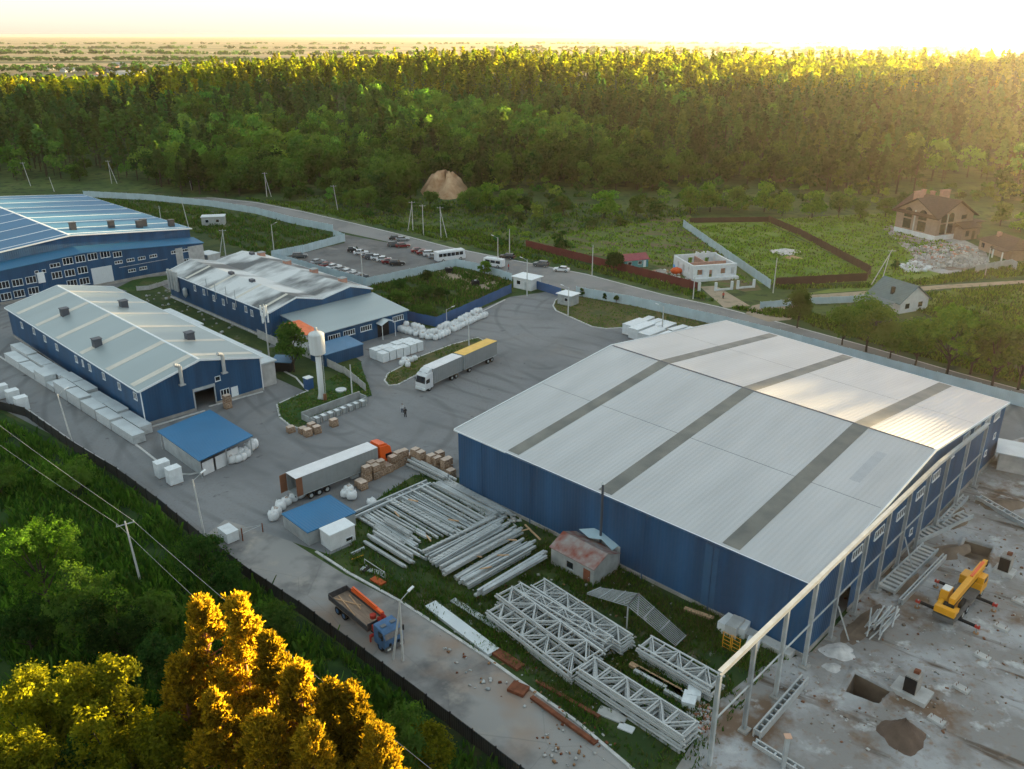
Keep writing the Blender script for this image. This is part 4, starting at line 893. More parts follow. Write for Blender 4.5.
fence('blue_fence', 'dark blue sheet fence bent round the weedy plot behind the bulk bags', [(511, 293), (470, 312), (436, 327), (405, 320)], 2.3, 'blue_fence')
fence('entrance_gate', 'closed dark blue sliding gate between gatehouse and booth', [(536, 289), (561, 297)], 2.2, 'blue_fence', step=5.5, cat='gate')
fence('maroon_fence', 'maroon sheet fence in front of the vegetable garden across the road', [(526, 247.5), (560, 256), (600, 266), (640, 276), (697, 291)], 2.3, 'maroon_fence')
fence('brown_fence', 'dark brown fence around the square grass plot', [(768, 222), (800, 236), (870, 274), (866, 281), (775, 286)], 2.2, 'brown_fence')
fence('brown_fence', 'thin brown fence along the far edge of the grass plots', [(690, 223), (770, 222)], 1.8, 'brown_fence')
fence('slab_fence', 'tall pale fence beside the white unfinished house', [(683, 227), (715, 250), (740, 268), (770, 289)], 2.4, 'fence_panel')
fence('slab_fence', 'concrete panel fence below the side track, left of the leafy trees', [(760, 309), (800, 305), (850, 303), (880, 299)], 1.7, 'fence_panel')
fence('slab_fence', 'pale fence in front of the brick villa rubble', [(975, 273), (1010, 267), (1016, 270)], 2.2, 'white_steel')
fence('dark_fence', 'long dark mesh-covered fence along the outer edge of the lane', [(-60, 374), (0, 410), (26, 417), (75, 452), (118, 478), (158, 508), (200, 543), (252, 582), (300, 614), (383, 676), (450, 727), (520, 781), (600, 843)], 1.7, 'dark_fence', 'dark', 3)
fence('low_wall', 'grey concrete panel wall descending past the water tower', [(290, 352), (302, 356), (318, 362), (345, 375), (366, 392)], 1.6, 'pale_concrete', step=3, cat='wall')
fence('low_wall', 'crumbling concrete wall between the two halls', [(258, 338), (278, 347)], 1.9, 'pale_concrete', step=3, cat='wall')
fence('white_wall', 'low grey wall beside the small green lawn near the blue factory', [(137, 291), (150, 290), (172, 283)], 1.2, 'pale_concrete', cat='wall')
# white gate piers before the unfinished house
w0 = thing('garden_wall', 'white gate piers joined by low walls in front of the unfinished house', 'wall', tuple(G(699, 291)), R(18))
m = MB(); k = MB(); PR = [(699, 291), (715.5, 291), (731.5, 289.5), (737.5, 289), (753.5, 287.5)]
for q in PR: p = G(*q); m.obox(p - Vector((.3, .3, .1)), (.6, 0, 0), (0, .6, 0), ZZ * 2.3)
for a, b in ((1, 2), (3, 4)): p, q = G(*PR[a]), G(*PR[b]); k.bar(p + ZZ * .25, q + ZZ * .25, .25, .5)
m.build('pier', 'white_block', w0); k.build('low_wall', 'white_block', w0)

# ================================================================== POLES AND WIRES
def arm_lamp(root, top, yaw, L_=1.3, mat='pole'):
    d = Vector((math.cos(yaw), math.sin(yaw), .35)).normalized(); e = top + d * L_
    MB().tube(top - ZZ * .2, e, .05, .04, 6).build('arm', 'steel', root)
    MB().obox(e - d * .1 - Vector((-d.y, d.x, 0)) * .15, d * .75, Vector((-d.y, d.x, 0)) * .3, ZZ * .12).build('lamp_head', 'white_trim', root)
def pole(base, h, label, name='utility_pole', lean=(0, 0), brace=None, lamp=None, cross=False, r=.15, cat='utility pole', group=None, crossyaw=0):
    p = G(*base); p.z = float(hz(p.x, p.y)); t = thing(name, label, cat, tuple(p), 0, group); top = p + Vector((lean[0], lean[1], h))
    MB().tube(p - ZZ * .3, top, r, r * .62, 8).build('shaft', 'pole', t)
    if brace: MB().tube(p + Vector((*brace, -.3)), p.lerp(top, .9), r * .9, r * .6, 8).build('brace', 'pole', t)
    if lamp is not None: arm_lamp(t, top, lamp)
    if cross:
        c = Vector((math.cos(crossyaw), math.sin(crossyaw), 0)); q = MB().bar(top - ZZ * .4 - c, top - ZZ * .4 + c, .1)
        q.build('crossarm', 'steel', t)
        for sg in (-.9, 0, .9): MB().tube(top - ZZ * .35 + c * sg, top + c * sg - ZZ * .12, .04, .03, 6).build('insulator', 'wrap', t)
    return t, top
A1_ = [
    ((72.5, 443), 8.3, 'tall grey street lamp at the lane edge beside the long white packs', dict(name='street_lamp', lamp=YV, cat='street lamp', lean=(-.9, .3))),
    ((205, 537), 8.3, 'grey street lamp at the lane edge below the blue canopy', dict(name='street_lamp', lamp=YV, cat='street lamp', lean=(-.5, .2))),
    ((403, 661), 7.6, 'braced lamp post standing beside the blue-cabbed flatbed truck', dict(name='street_lamp', lamp=YV, cat='street lamp', brace=(-1.1, .2))),
    ((352.5, 398), 6.4, 'plain white pole on the lawn beside the water tower', {}),
    ((469, 346), 5.2, 'lamp post on the narrow dry island behind the yellow-roofed trailer', dict(name='street_lamp', lamp=0, cat='street lamp')),
    ((447, 329), 4.6, 'thin lamp post among the bulk bags by the blue fence', dict(name='street_lamp', lamp=0, cat='street lamp', r=.1)),
    ((527, 296), 9.2, 'tall lamp post rising beside the white gatehouse', dict(name='street_lamp', lamp=PI, cat='street lamp')),
    ((568, 317), 7.0, 'lamp post beside the grey booth on the dry lawn', dict(name='street_lamp', lamp=PI, cat='street lamp')),
    ((662, 331), 5.6, 'lamp post behind the warehouse among white containers', dict(name='street_lamp', lamp=PI, cat='street lamp')),
    ((363, 285), 9.2, 'tall lamp post at the near corner of the car park', dict(name='street_lamp', lamp=PI, cat='street lamp')),
    ((274, 251), 8.0, 'lamp post at the far corner of the car park fence', dict(name='street_lamp', lamp=0, cat='street lamp')),
    ((498, 268), 8.6, 'lamp post on the road beside the white minibus', dict(name='street_lamp', lamp=PI, cat='street lamp')),
    ((509.5, 256), 8.0, 'plain pole on the verge behind the dark car near the gate', {}),
    ((592, 275), 8.2, 'plain white pole on the verge before the maroon fence', {}),
    ((693, 299), 5.6, 'short white pole at the corner of the maroon fence', {}),
    ((31, 187), 10, 'white pole beyond the road at the far left, leftmost of the roadside poles', dict(lean=(-1.5, 0), cross=True)),
    ((54.5, 192), 6.0, 'short white pole behind the far edge of the blue factory roof', dict(lean=(-1, 0))),
    ((112, 185), 9.8, 'braced twin pole on the verge beyond the road above the blue factory', dict(brace=(2.4, 0), cross=True)),
    ((192, 191), 9.4, 'single white pole on the verge at the bend of the road', dict(lean=(-1, 0), cross=True)),
    ((189, 228), 9.6, 'white pole behind the right corner of the blue factory', dict(lean=(-1.2, 0))),
    ((161, 220), 5.0, 'thin short pole in the weeds behind the blue factory', {}),
    ((226, 258), 8.4, 'braced white pole at the back corner of the workshop', dict(brace=(-2.0, 0), cross=True)),
    ((267, 197), 9.6, 'braced pole beyond the road, standing before the dark pines', dict(brace=(1.8, 0), cross=True)),
    ((338, 211), 9.4, 'single pole beyond the road above the car park', dict(lean=(-1, 0), cross=True)),
    ((413, 231), 9.8, 'braced pole left of the sandy scar, first of the three together', dict(brace=(-1.8, .4), cross=True)),
    ((423.5, 235), 9.8, 'straight pole in the middle of the three standing together', dict(cross=True)),
    ((441, 238), 10, 'braced pole at the right of the three standing together', dict(brace=(2, 0), cross=True)),
    ((773, 293), 9.0, 'white pole beside the lone tree at the corner of the brown fence', {}),
    ((870, 286), 9.6, 'leaning braced pole on the meadow beside the side track', dict(lean=(4.2, 0), brace=(2.6, 0), cross=True)),
    ((985, 275), 7.4, 'white pole before the brick villa rubble', {}),
]
for b, h, lb, kw in A1_: pole(b, h, lb, **kw)
pl, ptop = pole((142, 587), 8.8, 'lone concrete utility pole on the green slope carrying two wires', cross=True, crossyaw=R(35), lean=(-.6, .2))
def wire(label, pts, r=.025, sag=.5):
    mb = MB()
    for a, b in zip(pts, pts[1:]):
        q = [a.lerp(b, i / 14) - ZZ * sag * 4 * (i / 14) * (1 - i / 14) for i in range(15)]; mb.path(q, r, 5)
    return tag(mb.build('overhead_wire', 'cable', None), label, 'wire')
c_ = Vector((math.cos(R(35)), math.sin(R(35)), 0))
wire('upper overhead wire sagging from the lone pole across the green slope', [G(-70, 372, 9), ptop + c_ * .8 - ZZ * .1, G(480, 808, 8.4)], .022)
wire('lower overhead wire running past the lone pole over the pines', [G(-90, 380, 8.4), ptop - c_ * .8 - ZZ * .1, G(440, 818, 7.8)], .018)
# telecom mast by the workshop
mt = G(270, 364); t = thing('antenna_mast', 'slim antenna mast with a cluster of white panels beside the workshop', 'mast', tuple(mt), 0)
MB().tube(mt, mt + ZZ * 12.3, .16, .1, 8).build('shaft', 'pole', t)
for i in range(6):
    a = i * PI / 3; b = mt + Vector((math.cos(a) * .6, math.sin(a) * .6, 8.6 + (i % 2) * 1.4)); MB().obox(b - Vector((.14, .14, 0)), (.28, 0, 0), (0, .28, 0), ZZ * 2.0).build('antenna_panel', 'wrap', t)
    MB().bar(b + ZZ * 1, Vector((mt.x, mt.y, b.z + 1)), .06).build('bracket', 'steel', t)

# water tower
wt = G(322, 399); t = thing('water_tower', 'white cylindrical water tower on a slender white column', 'water tower', tuple(wt), 0)
MB().lathe(wt, [(.85, -.1), (.65, .6), (.52, 1.2), (.52, 8.4)], 16).build('column', 'tower_paint', t, smooth=True)
MB().lathe(wt + ZZ * 8.2, [(.5, 0), (1.36, .5), (1.36, 4.0), (1.2, 4.2), (.3, 4.6)], 24).build('tank', 'tower_paint', t)
MB().lathe(wt + ZZ * 12.92, [(.25, 0), (.25, .4), (.05, .55)], 8).build('vent', 'steel', t)
lad = MB()
for s_ in (-.2, .2): lad.bar(wt + Vector((.75, s_, .3)), wt + Vector((.75, s_, 8.3)), .04)
for i in range(26): lad.bar(wt + Vector((.75, -.2, .5 + i * .3)), wt + Vector((.75, .2, .5 + i * .3)), .03)
lad.build('ladder', 'steel', t); MB().obox(wt + Vector((.5, -1.0, 0)), (.5, 0, 0), (0, .4, 0), ZZ * 1.3).build('control_box', 'brown_paint', t)
hc_ = G(341, 391); tag(MB().lathe(hc_ + ZZ * .12, [(1.0, 0), (1.0, .25), (.4, .32), (.38, .4)], 16).build('well_cover', 'white_block'), 'round pale concrete well cover on the lawn beside the water tower', 'well cover')
kiosk('portable_toilet', 'blue portable toilet with white lid by the kerbed lawn', 'portable toilet', (304, 389), YAW, 1.3, 1.3, 2.2, 'blue_fence', 'white_trim', .06, 0, door_s=.2, dmat='blue_fence')
# open concrete sorting bays at the foot of the tower lawn
bb = [G(314, 426), G(372, 404)]; d = (bb[1] - bb[0]).normalized(); n = Vector((-d.y, d.x, 0)); Lb = (bb[1] - bb[0]).length
t = thing('concrete_bays', 'long grey concrete bay block with bins along the tower lawn', 'bays', tuple(bb[0]), math.atan2(d.y, d.x))
MB().obox(bb[0] + n * 3.2, d * Lb, n * .25, ZZ * 1.5).obox(bb[0] + n * 1.2, d * Lb, n * .2, ZZ * 1.0).obox(bb[0] + n * 1.42, n * 1.76, d * .2, ZZ * 1.2).obox(bb[0] + d * (Lb - .2) + n * 1.42, n * 1.76, d * .2, ZZ * 1.2).build('wall', 'asbestos', t)
for i in range(9): MB().obox(bb[0] + d * (Lb * i / 9 + .1), d * .16, n * 1.18, ZZ * 1.1).build('divider', 'asbestos', t)
BN = None
for i in range(8):
    b = bb[0] + d * (Lb * (i + .5) / 9 + .1) + n * .25; tt = thing('metal_bin', 'grey metal bin standing in a concrete bay near the tower', 'bin', tuple(b), math.atan2(d.y, d.x), 'bins in the concrete bays')
    MB().obox(b, d * .85, n * .85, ZZ * .95).build('bin_body', 'galv', tt); MB().obox(b - d * .04 - n * .04 + ZZ * .952, d * .93, n * .93, ZZ * .07).build('lid', 'wrap', tt)

# steel portal row along the warehouse gable
t = thing('portal_row', 'row of tall grey steel columns carrying a pale ridge-shaped top beam beside the warehouse', 'steel frame', tuple(h1), YAW)
un = nS; CS = [(-18.1, 8.6), (-12, 8.7), (-5.1, 8.8), (1.0, 8.9), (7.4, 9.2), (13.8, 9.5), (20.3, 9.9), (26.8, 10.4), (33.7, 10.8), (40.1, 10.4), (46.1, 9.9), (52.3, 9.5)]
pl0 = h1 + un * .8; v0, zz0 = plane_hit(720, 671, pl0, dS); v1, zz1 = plane_hit(940, 461, pl0, dS); v2, zz2 = plane_hit(988, 423, pl0, dS)
tops = []
for i in range(12):
    v_ = v0 + (v1 - v0) * i / 8.5 if i < 9 else v1 + (v2 - v1) * (i - 8.5) / 2.5
    hh = (zz0 + (zz1 - zz0) * (v_ - v0) / (v1 - v0) if v_ < v1 else zz1 + (zz2 - zz1) * (v_ - v1) / (v2 - v1)) - .55
    b = h1 + dS * v_ + un * .8; m = MB()
    m.obox(b - dS * .17 - un * .19, dS * .34, un * .05, ZZ * hh).obox(b - dS * .17 + un * .14, dS * .34, un * .05, ZZ * hh).obox(b - dS * .03 - un * .139, dS * .06, un * .278, ZZ * hh)
    m.build('column', 'steel', t); MB().obox(b - dS * .5 - un * .38, dS * 1.0, un * .9, ZZ * .3).build('footing', 'concrete', t); tops.append(b + ZZ * hh)
m = MB(); k = MB(); pk = pl0 + dS * v1; pk.z = zz1 - .55; TP = tops[:9] + [pk] + tops[9:]
for a, b in zip(TP, TP[1:]):
    m.bar(a + ZZ * .12, b + ZZ * .12, .42, .1); m.bar(a + ZZ * .48, b + ZZ * .48, .42, .1); m.bar(a + ZZ * .3, b + ZZ * .3, .06, .3)
    za = 5.4; k.bar(Vector((a.x, a.y, za)), Vector((b.x, b.y, za)), .13)
m.build('top_beam', 'white_steel', t); k.build('tie_rail', 'white_steel', t)
for i in (4, 7): MB().bar(tops[i] - ZZ * 6 + un * .3, Vector((tops[i].x, tops[i].y, 0)) + un * 1.6 + dS * 1.2, .14).build('prop', 'steel', t)

# ================================================================== VEHICLES
def wheel(p, r, w_, root, axis=(0, 1, 0), rim='steel'):
    a = Vector(axis); p = Vector(p); wh = MB().tube(p - a * w_ / 2, p + a * w_ / 2, r, r, 14).build('wheel', 'rubber', root, local=True)
    MB().tube(p - a * (w_ / 2 + .02), p + a * (w_ / 2 + .02), r * .55, r * .5, 10).build('rim', rim, wh, local=True)
def car(name, label, paint, suv=False, group=None):
    t = thing(name, label, 'car', group=group); e = .18 if suv else 0
    b = MB().xprism([(-2.2, .32), (2.15, .32), (2.22, .62), (2.1, .80 + e), (1.05, .93 + e), (-1.75, .98 + e), (-2.15, .92 + e)], -.86, .86).build('body', paint, t, local=True, bevel=.06)
    x0, x1, x2, x3 = (-2.05, -1.85, .35, .95) if suv else (-1.75, -1.2, .25, .98); z0, z1 = .95 + e, 1.42 + e
    MB().add([(x0, -.78, z0), (x3, -.78, z0 - .02), (x3, .78, z0 - .02), (x0, .78, z0), (x1, -.6, z1), (x2, -.6, z1), (x2, .6, z1), (x1, .6, z1)], [(0, 1, 5, 4), (1, 2, 6, 5), (2, 3, 7, 6), (3, 0, 4, 7), (4, 5, 6, 7), (3, 2, 1, 0)]).build('windows', 'glass', t, local=True)
    MB().slab([(x1 - .03, -.63, z1 + .05), (x2 + .03, -.63, z1 + .05), (x2 + .03, .63, z1 + .05), (x1 - .03, .63, z1 + .05)], .06).build('roof', paint, t, local=True)
    for x in (-1.35, 1.35):
        for y in (-.8, .8): wheel((x, y, .33), .33, .2, t)
    for y in (-.62, .62): MB().box((2.14, y - .2, .62), (2.26, y + .2, .76)).build('headlight', 'lens', t, local=True)
    for y in (-.68, .68): MB().box((-2.24, y - .14, .68), (-2.16, y + .14, .84)).build('tail_light', 'red_paint', t, local=True)
    return t
PK = 'cars parked in the car park'
CK = {'black': ('car_black', 0), 'white': ('car_white', 0), 'grey': ('car_grey', 1), 'red': ('car_red', 0), 'silver': ('car_silver', 0), 'dark': ('car_black', 1), 'wsuv': ('car_white', 1)}
CR = {k: Rep(car('parked_car', 'x', v[0], v[1])) for k, v in CK.items()}
ca = R(20)
for q, k, lb in [((355, 252), 'dark', 'black car at the left end of the upper left car row'), ((361, 254.5), 'white', 'white car second in the upper left car row'), ((368, 257), 'silver', 'silver car third in the upper left car row'), ((372, 259), 'grey', 'dark grey car at the right end of the upper left car row'),
                 ((378, 259.5), 'white', 'white car at the left end of the middle car row'), ((384, 261.5), 'white', 'white car second in the middle car row'), ((389.5, 263.5), 'red', 'dark red car third in the middle car row'), ((397, 265.5), 'dark', 'black off-roader at the right end of the middle car row'),
                 ((396, 240), 'black', 'black car nearest the road of the four by the kerb'), ((402.5, 241), 'silver', 'silver car beside the road, right of a black one'), ((394.5, 246.5), 'grey', 'grey car left of a dark red one near the road'), ((403, 247.5), 'red', 'dark red car near the road, right of a grey one'),
                 ((418.5, 252.5), 'red', 'red car at the left end of the row beside the bus'), ((424, 254.5), 'red', 'dark red car second in the row beside the bus'), ((430.5, 256), 'wsuv', 'white off-roader third in the row beside the bus'), ((435.5, 258.5), 'silver', 'silver car touching the rear of the white bus'),
                 ((300, 258), 'grey', 'lone dark car by the fence at the left of the car park'), ((318, 264), 'silver', 'silver car parked along the fence, first of its line'), ((327, 267), 'red', 'dark red car in the line along the fence'), ((334, 269), 'white', 'white car in the line along the fence'), ((341, 271.5), 'silver', 'silver car in the middle of the line along the fence'),
                 ((348, 274), 'white', 'white car beside a silver one in the line along the fence'), ((355, 277), 'silver', 'silver car near the lamp post in the line along the fence'), ((361, 279.5), 'grey', 'grey car at the near end of the line along the fence')]:
    CR[k].put(tuple(G(*q) + ZZ * .055), YV + R(4) if q[1] > 262 and q[0] < 365 else R(12) + rng.uniform(-.08, .08), lb, PK)
RC = YAW + PI + R(6)
CR['grey'].put(tuple(G(541, 266.5) + ZZ * .055), RC + R(20), 'grey off-roader driving on the road before the white sedan', 'cars on the road')
CR['white'].put(tuple(G(561.5, 271.5) + ZZ * .055), RC + R(20), 'white sedan on the road above the gatehouse', 'cars on the road')
CR['dark'].put(tuple(G(507, 259) + ZZ * .055), RC + R(20), 'black car on the road beside the white minibus', 'cars on the road')
for r in CR.values(): r.clean()
def bus(name, label, L_, Hh, W_, q, yaw, cat, nwin):
    p = G(*q); t = thing(name, label, cat, (p.x, p.y, .055), yaw)
    MB().xprism([(-L_ / 2, .4), (L_ / 2, .4), (L_ / 2 + .05, 1.2), (L_ / 2 - .25, Hh), (-L_ / 2, Hh)], -W_ / 2, W_ / 2).build('body', 'car_white', t, local=True, bevel=.12)
    for sg in (-1, 1):
        for i in range(nwin):
            x = -L_ / 2 + .5 + i * (L_ - 1.2) / nwin; y = sg * (W_ / 2 + .008)
            MB().box((x, min(y, y - sg * .02), Hh * .52), (x + (L_ - 1.2) / nwin - .15, max(y, y - sg * .02), Hh * .84)).build('side_window', 'glass', t, local=True)
    MB().add([(L_ / 2 + .06, -W_ * .44, Hh * .5), (L_ / 2 + .06, W_ * .44, Hh * .5), (L_ / 2 - .12, W_ * .44, Hh * .9), (L_ / 2 - .12, -W_ * .44, Hh * .9)], [(0, 1, 2, 3)]).build('windscreen', 'glass', t, local=True)
    MB().box((-L_ * .3, -W_ * .3, Hh), (L_ * .25, W_ * .3, Hh + .12)).build('roof_hatch', 'wrap', t, local=True)
    for x in (-L_ * .3, L_ * .32):
        for y in (-W_ / 2 + .12, W_ / 2 - .12): wheel((x, y, .45), .45, .26, t)
    return t
bus('bus', 'white bus with dark side windows parked by the car park fence', 9.0, 3.0, 2.4, (450, 260.5), R(30), 'bus', 6)
bus('minibus', 'white minibus on the road beside the round green bush', 6.2, 2.5, 2.0, (494, 267), RC + R(8), 'minibus', 3)

def cab(root, x0, W_, paint, hh=3.6, L_=2.1, y0=0, z0=.6, deflector=True):
    y1 = y0 + W_
    MB().xprism([(x0, z0), (x0 + L_, z0), (x0 + L_ + .04, z0 + 1.1), (x0 + L_ - .25, hh - .45), (x0 + L_ - .7, hh - .1), (x0, hh)], y0, y1).build('cab', paint, root, local=True, bevel=.09)
    MB().add([(x0 + L_ + .065, y0 + .14, z0 + 1.15), (x0 + L_ + .065, y1 - .14, z0 + 1.15), (x0 + L_ - .20, y1 - .2, hh - .55), (x0 + L_ - .20, y0 + .2, hh - .55)], [(0, 1, 2, 3)]).build('windscreen', 'glass', root, local=True)
    for y in (y0 - .015, y1 + .015): MB().box((x0 + .95, y - .01, z0 + 1.15), (x0 + L_ - .3, y + .01, z0 + 1.9)).build('side_window', 'glass', root, local=True)
    MB().box((x0 + L_ - .05, y0 + .05, .35), (x0 + L_ + .16, y1 - .05, .85)).build('bumper', 'car_grey' if paint != 'car_white' else 'wrap', root, local=True)
    for y in (y0 + .2, y1 - .6): MB().box((x0 + L_ + .155, y, .5), (x0 + L_ + .2, y + .4, .7)).build('headlight', 'lens', root, local=True)
    for y in (y0 - .22, y1 + .06): MB().box((x0 + L_ - .25, y, z0 + 1.2), (x0 + L_ - .12, y + .16, z0 + 1.85)).build('mirror', 'dark', root, local=True)
    for y in (y0 + .6, y1 - .6): MB().box((x0 + L_ - 1.2, y - .3, hh), (x0 + L_ - .75, y + .3, hh + .05)).build('roof_hatch', 'car_grey', root, local=True)
def trailer_box(root, x0, x1, W_, y0, z0, z1, side, roof, open_rear=False, name='trailer'):
    y1 = y0 + W_; m = MB().box((x0, y0, z0 - .12), (x1, y1, z0))
    m.box((x0, y0, z0 + .0), (x0 + .001, y0 + .001, z0 + .001)); m.box((x1 - .06, y0 + .02, z0), (x1, y1 - .02, z1 - .04)); m.build(name, 'steel', root, local=True)
    MB().box((x0 + .03, y0, z0), (x1 - .06, y0 + .04, z1 - .05)).build('side_curtain', side, root, local=True); MB().box((x0 + .03, y1 - .04, z0), (x1 - .06, y1, z1 - .05)).build('side_curtain', side, root, local=True)
    MB().slab([(x0 - .02, y0 - .01, z1), (x1 + .02, y0 - .01, z1), (x1 + .02, y1 + .01, z1), (x0 - .02, y1 + .01, z1)], .05).build('roof', roof, root, local=True)
    if open_rear:
        MB().obox((x0 - .02, y0 - .03, z0), (.95, -.02, 0), (0, .03, 0), (0, 0, z1 - z0 - .08)).build('rear_door', 'brown_paint', root, local=True)
        MB().obox((x0 + .0, y1 - .02, z0), (-1.1, -.12, 0), (0, .05, 0), (0, 0, z1 - z0 - .08)).build('rear_door', 'brown_paint', root, local=True)
    else: MB().box((x0, y0 + .02, z0), (x0 + .03, y1 - .02, z1 - .05)).build('rear_door', 'curtain', root, local=True)
    k = MB()
    for i in range(int((x1 - x0) / .6)): k.box((x0 + i * .6 + .3, y0 - .012, z0 - .02), (x0 + i * .6 + .34, y0 - .001, z0 + .3))
    return
# orange tractor with grey curtain trailer
a, b = G(295.6, 479, 4), G(379, 447, 4); y_ = yaw_of(a, b); t = thing('semi_truck', 'orange-cabbed lorry with long grey curtain trailer and open brown rear doors', 'lorry', (a.x, a.y, .035), y_)
trailer_box(t, 0, 13.7, 2.55, 0, 1.2, 4.0, 'curtain', 'trailer_roof', True)
MB().box((0, .5, .85), (14, .75, 1.08)).box((0, 1.8, .85), (14, 2.05, 1.08)).build('chassis', 'dark', t, local=True)
MB().box((9, .1, .45), (10.2, .6, .9)).build('side_guard', 'steel', t, local=True)
for x in (2.2, 3.5, 4.8, 12.6):
    for y in (.25, 2.3): wheel((x, y, .5), .5, .38, t)
for y in (.3, 2.25): wheel((15.4, y, .5), .5, .34, t)
cab(t, 14.1, 2.5, 'orange_paint', 3.85, 2.2, .02, .55)
MB().xprism([(14.1, 3.86), (15.7, 3.8), (15.2, 4.05), (14.1, 4.15)], .3, 2.3).build('roof_fairing', 'orange_paint', t, local=True)
# white lorry with a yellow-roofed drawbar trailer
a, b = G(497, 341, 4), G(433.5, 369, 4); y_ = yaw_of(a, b); L1 = (b - a).length; t = thing('road_train', 'white lorry pulling a second grey trailer with yellow roof', 'lorry', (a.x, a.y, .035), y_)
trailer_box(t, 0, 10.2, 2.55, -2.55, 1.15, 4.0, 'curtain', 'yellow_roof', name='rear_trailer'); trailer_box(t, 10.75, L1, 2.55, -2.55, 1.2, 4.0, 'curtain', 'trailer_roof', name='box_body')
MB().box((0, -2.0, .8), (L1 + 2, -1.75, 1.0)).box((0, -.8, .8), (L1 + 2, -.55, 1.0)).build('chassis', 'dark', t, local=True)
for x in (1.6, 2.8, 8.6, 12.6, 13.8, L1 + 1.1):
    for y in (-2.3, -.25): wheel((x, y, .5), .5, .36, t)
cab(t, L1 + .12, 2.5, 'car_white', 3.45, 2.1, -2.53, .55)
MB().xprism([(L1 + .15, 3.46), (L1 + 1.5, 3.4), (L1 + .9, 3.9), (L1 + .15, 4.0)], -2.3, -.25).build('roof_fairing', 'car_white', t, local=True)
# flatbed with folded orange crane
a, b = G(328, 594.7, 1.9), G(367, 627, 1.9); y_ = yaw_of(a, b); t = thing('crane_truck', 'flatbed truck with open brown bed, folded orange-red crane and faded blue cab', 'truck', (a.x, a.y, .05), y_)
Lb = (b - a).length
MB().box((0, 0, 1.15), (Lb, 2.5, 1.25)).build('bed_floor', pm('bed_wood', (.27, .20, .15), .9, 0, 1.2, .3, streak=(.3, 3, 1)), t, local=True)
for bx in (((0, 0, 1.25), (Lb, .07, 1.9)), ((0, 2.43, 1.25), (Lb, 2.5, 1.9)), ((0, .07, 1.25), (.07, 2.43, 2.0)), ((Lb - .07, .07, 1.25), (Lb, 2.43, 2.1))): MB().box(*bx).build('side_board', pm('board_grey', (.06, .06, .065), .8, 0, 2, .3), t, local=True)
MB().box((0, .6, .8), (Lb + 3.2, .85, 1.14)).box((0, 1.65, .8), (Lb + 3.2, 1.9, 1.14)).build('chassis', 'dark', t, local=True)
MB().bar((.5, .5, 1.32), (3.5, 2.0, 1.32), .14, .1).bar((.4, 1.1, 1.34), (4.6, .5, 1.34), .12, .1).bar((1.0, 2.1, 1.3), (4, 1.6, 1.3), .12).build('plank', 'pale_wood', t, local=True)
MB().box((Lb + .1, .5, 1.15), (Lb + .9, 2.0, 1.9)).tube((Lb + .5, 1.7, 1.5), (Lb + .5, 1.7, 3.1), .24, .2, 10).build('crane_base', 'red_paint', t, local=True)
MB().bar((Lb + .5, 1.7, 3.0), (1.7, 2.15, 2.45), .34, .36).bar((1.9, 2.13, 2.8), (Lb - .6, 1.75, 3.15), .2, .2).build('crane_boom', 'orange_paint', t, local=True)
MB().tube((Lb + .3, 1.3, 2.3), (Lb + .3, 2.1, 2.3), .3, .3, 10).tube((Lb - .6, 1.2, 2.1), (Lb - .6, 1.2, 2.5), .35, .35, 10).build('winch', 'red_paint', t, local=True)
MB().bar((Lb + .6, -.1, 1.0), (Lb + .6, 2.6, 1.0), .25).bar((Lb + .6, -.05, 1.0), (Lb + .6, -.05, .3), .16).bar((Lb + .6, 2.55, 1.0), (Lb + .6, 2.55, .3), .16).build('outrigger', 'red_paint', t, local=True)
for x in (1.6, 2.9, Lb + 2.2):
    for y in (.25, 2.25): wheel((x, y, .5), .5, .36, t, rim='truck_blue')
cab(t, Lb + 1.1, 2.4, 'truck_blue', 2.85, 2.0, .05, .6)
# yellow mobile crane on its outriggers
o_ = G(948.5, 614.5, .5); t = thing('mobile_crane', 'yellow mobile crane truck standing on outriggers with its boom folded forward', 'crane', (o_.x, o_.y, .065), R(44.5))
MB().box((-1.6, -1.2, .85), (5.9, 1.2, 1.2)).box((-1.9, -1.1, .6), (-1.6, 1.1, 1.2)).box((2.6, -1.15, 1.2), (3.6, -.3, 1.55)).box((3.2, .5, 1.2), (4.6, 1.15, 1.65)).build('chassis', pm('crane_deck', (.13, .13, .13), .7, .2, 1, .2), t, local=True)
MB().box((5.9, -1.25, .75), (8.0, 1.25, 1.9)).build('cab', 'yellow_paint', t, local=True, bevel=.08)
MB().xprism([(6.1, 1.9), (7.9, 1.9), (7.6, 2.65), (6.1, 2.7)], -1.25, -.1).build('cab_house', 'yellow_paint', t, local=True, bevel=.06)
MB().add([(7.93, -1.12, 1.93), (7.93, -.22, 1.93), (7.65, -.22, 2.55), (7.65, -1.12, 2.55)], [(0, 1, 2, 3)]).build('windscreen', 'glass', t, local=True)
MB().box((6.4, -1.27, 1.95), (7.4, -1.255, 2.5)).build('side_window', 'glass', t, local=True)
MB().xprism([(5.9, 1.9), (7.9, 1.9), (7.7, 2.2), (5.9, 2.3)], .2, 1.25).build('bonnet', 'yellow_paint', t, local=True, bevel=.05)
MB().box((-.8, -.85, 1.36), (2.0, .85, 1.62)).box((-2.0, -1.1, 1.45), (-1.3, 1.1, 2.25)).box((-1.3, .55, 1.62), (-.3, 1.1, 2.3)).box((-1.3, -1.1, 1.62), (-.6, -.6, 2.1)).build('turntable', 'yellow_paint', t, local=True, bevel=.06)
MB().tube((.5, 0, 1.2), (.5, 0, 1.36), .9, .9, 16).build('slew_ring', 'dark', t, local=True)
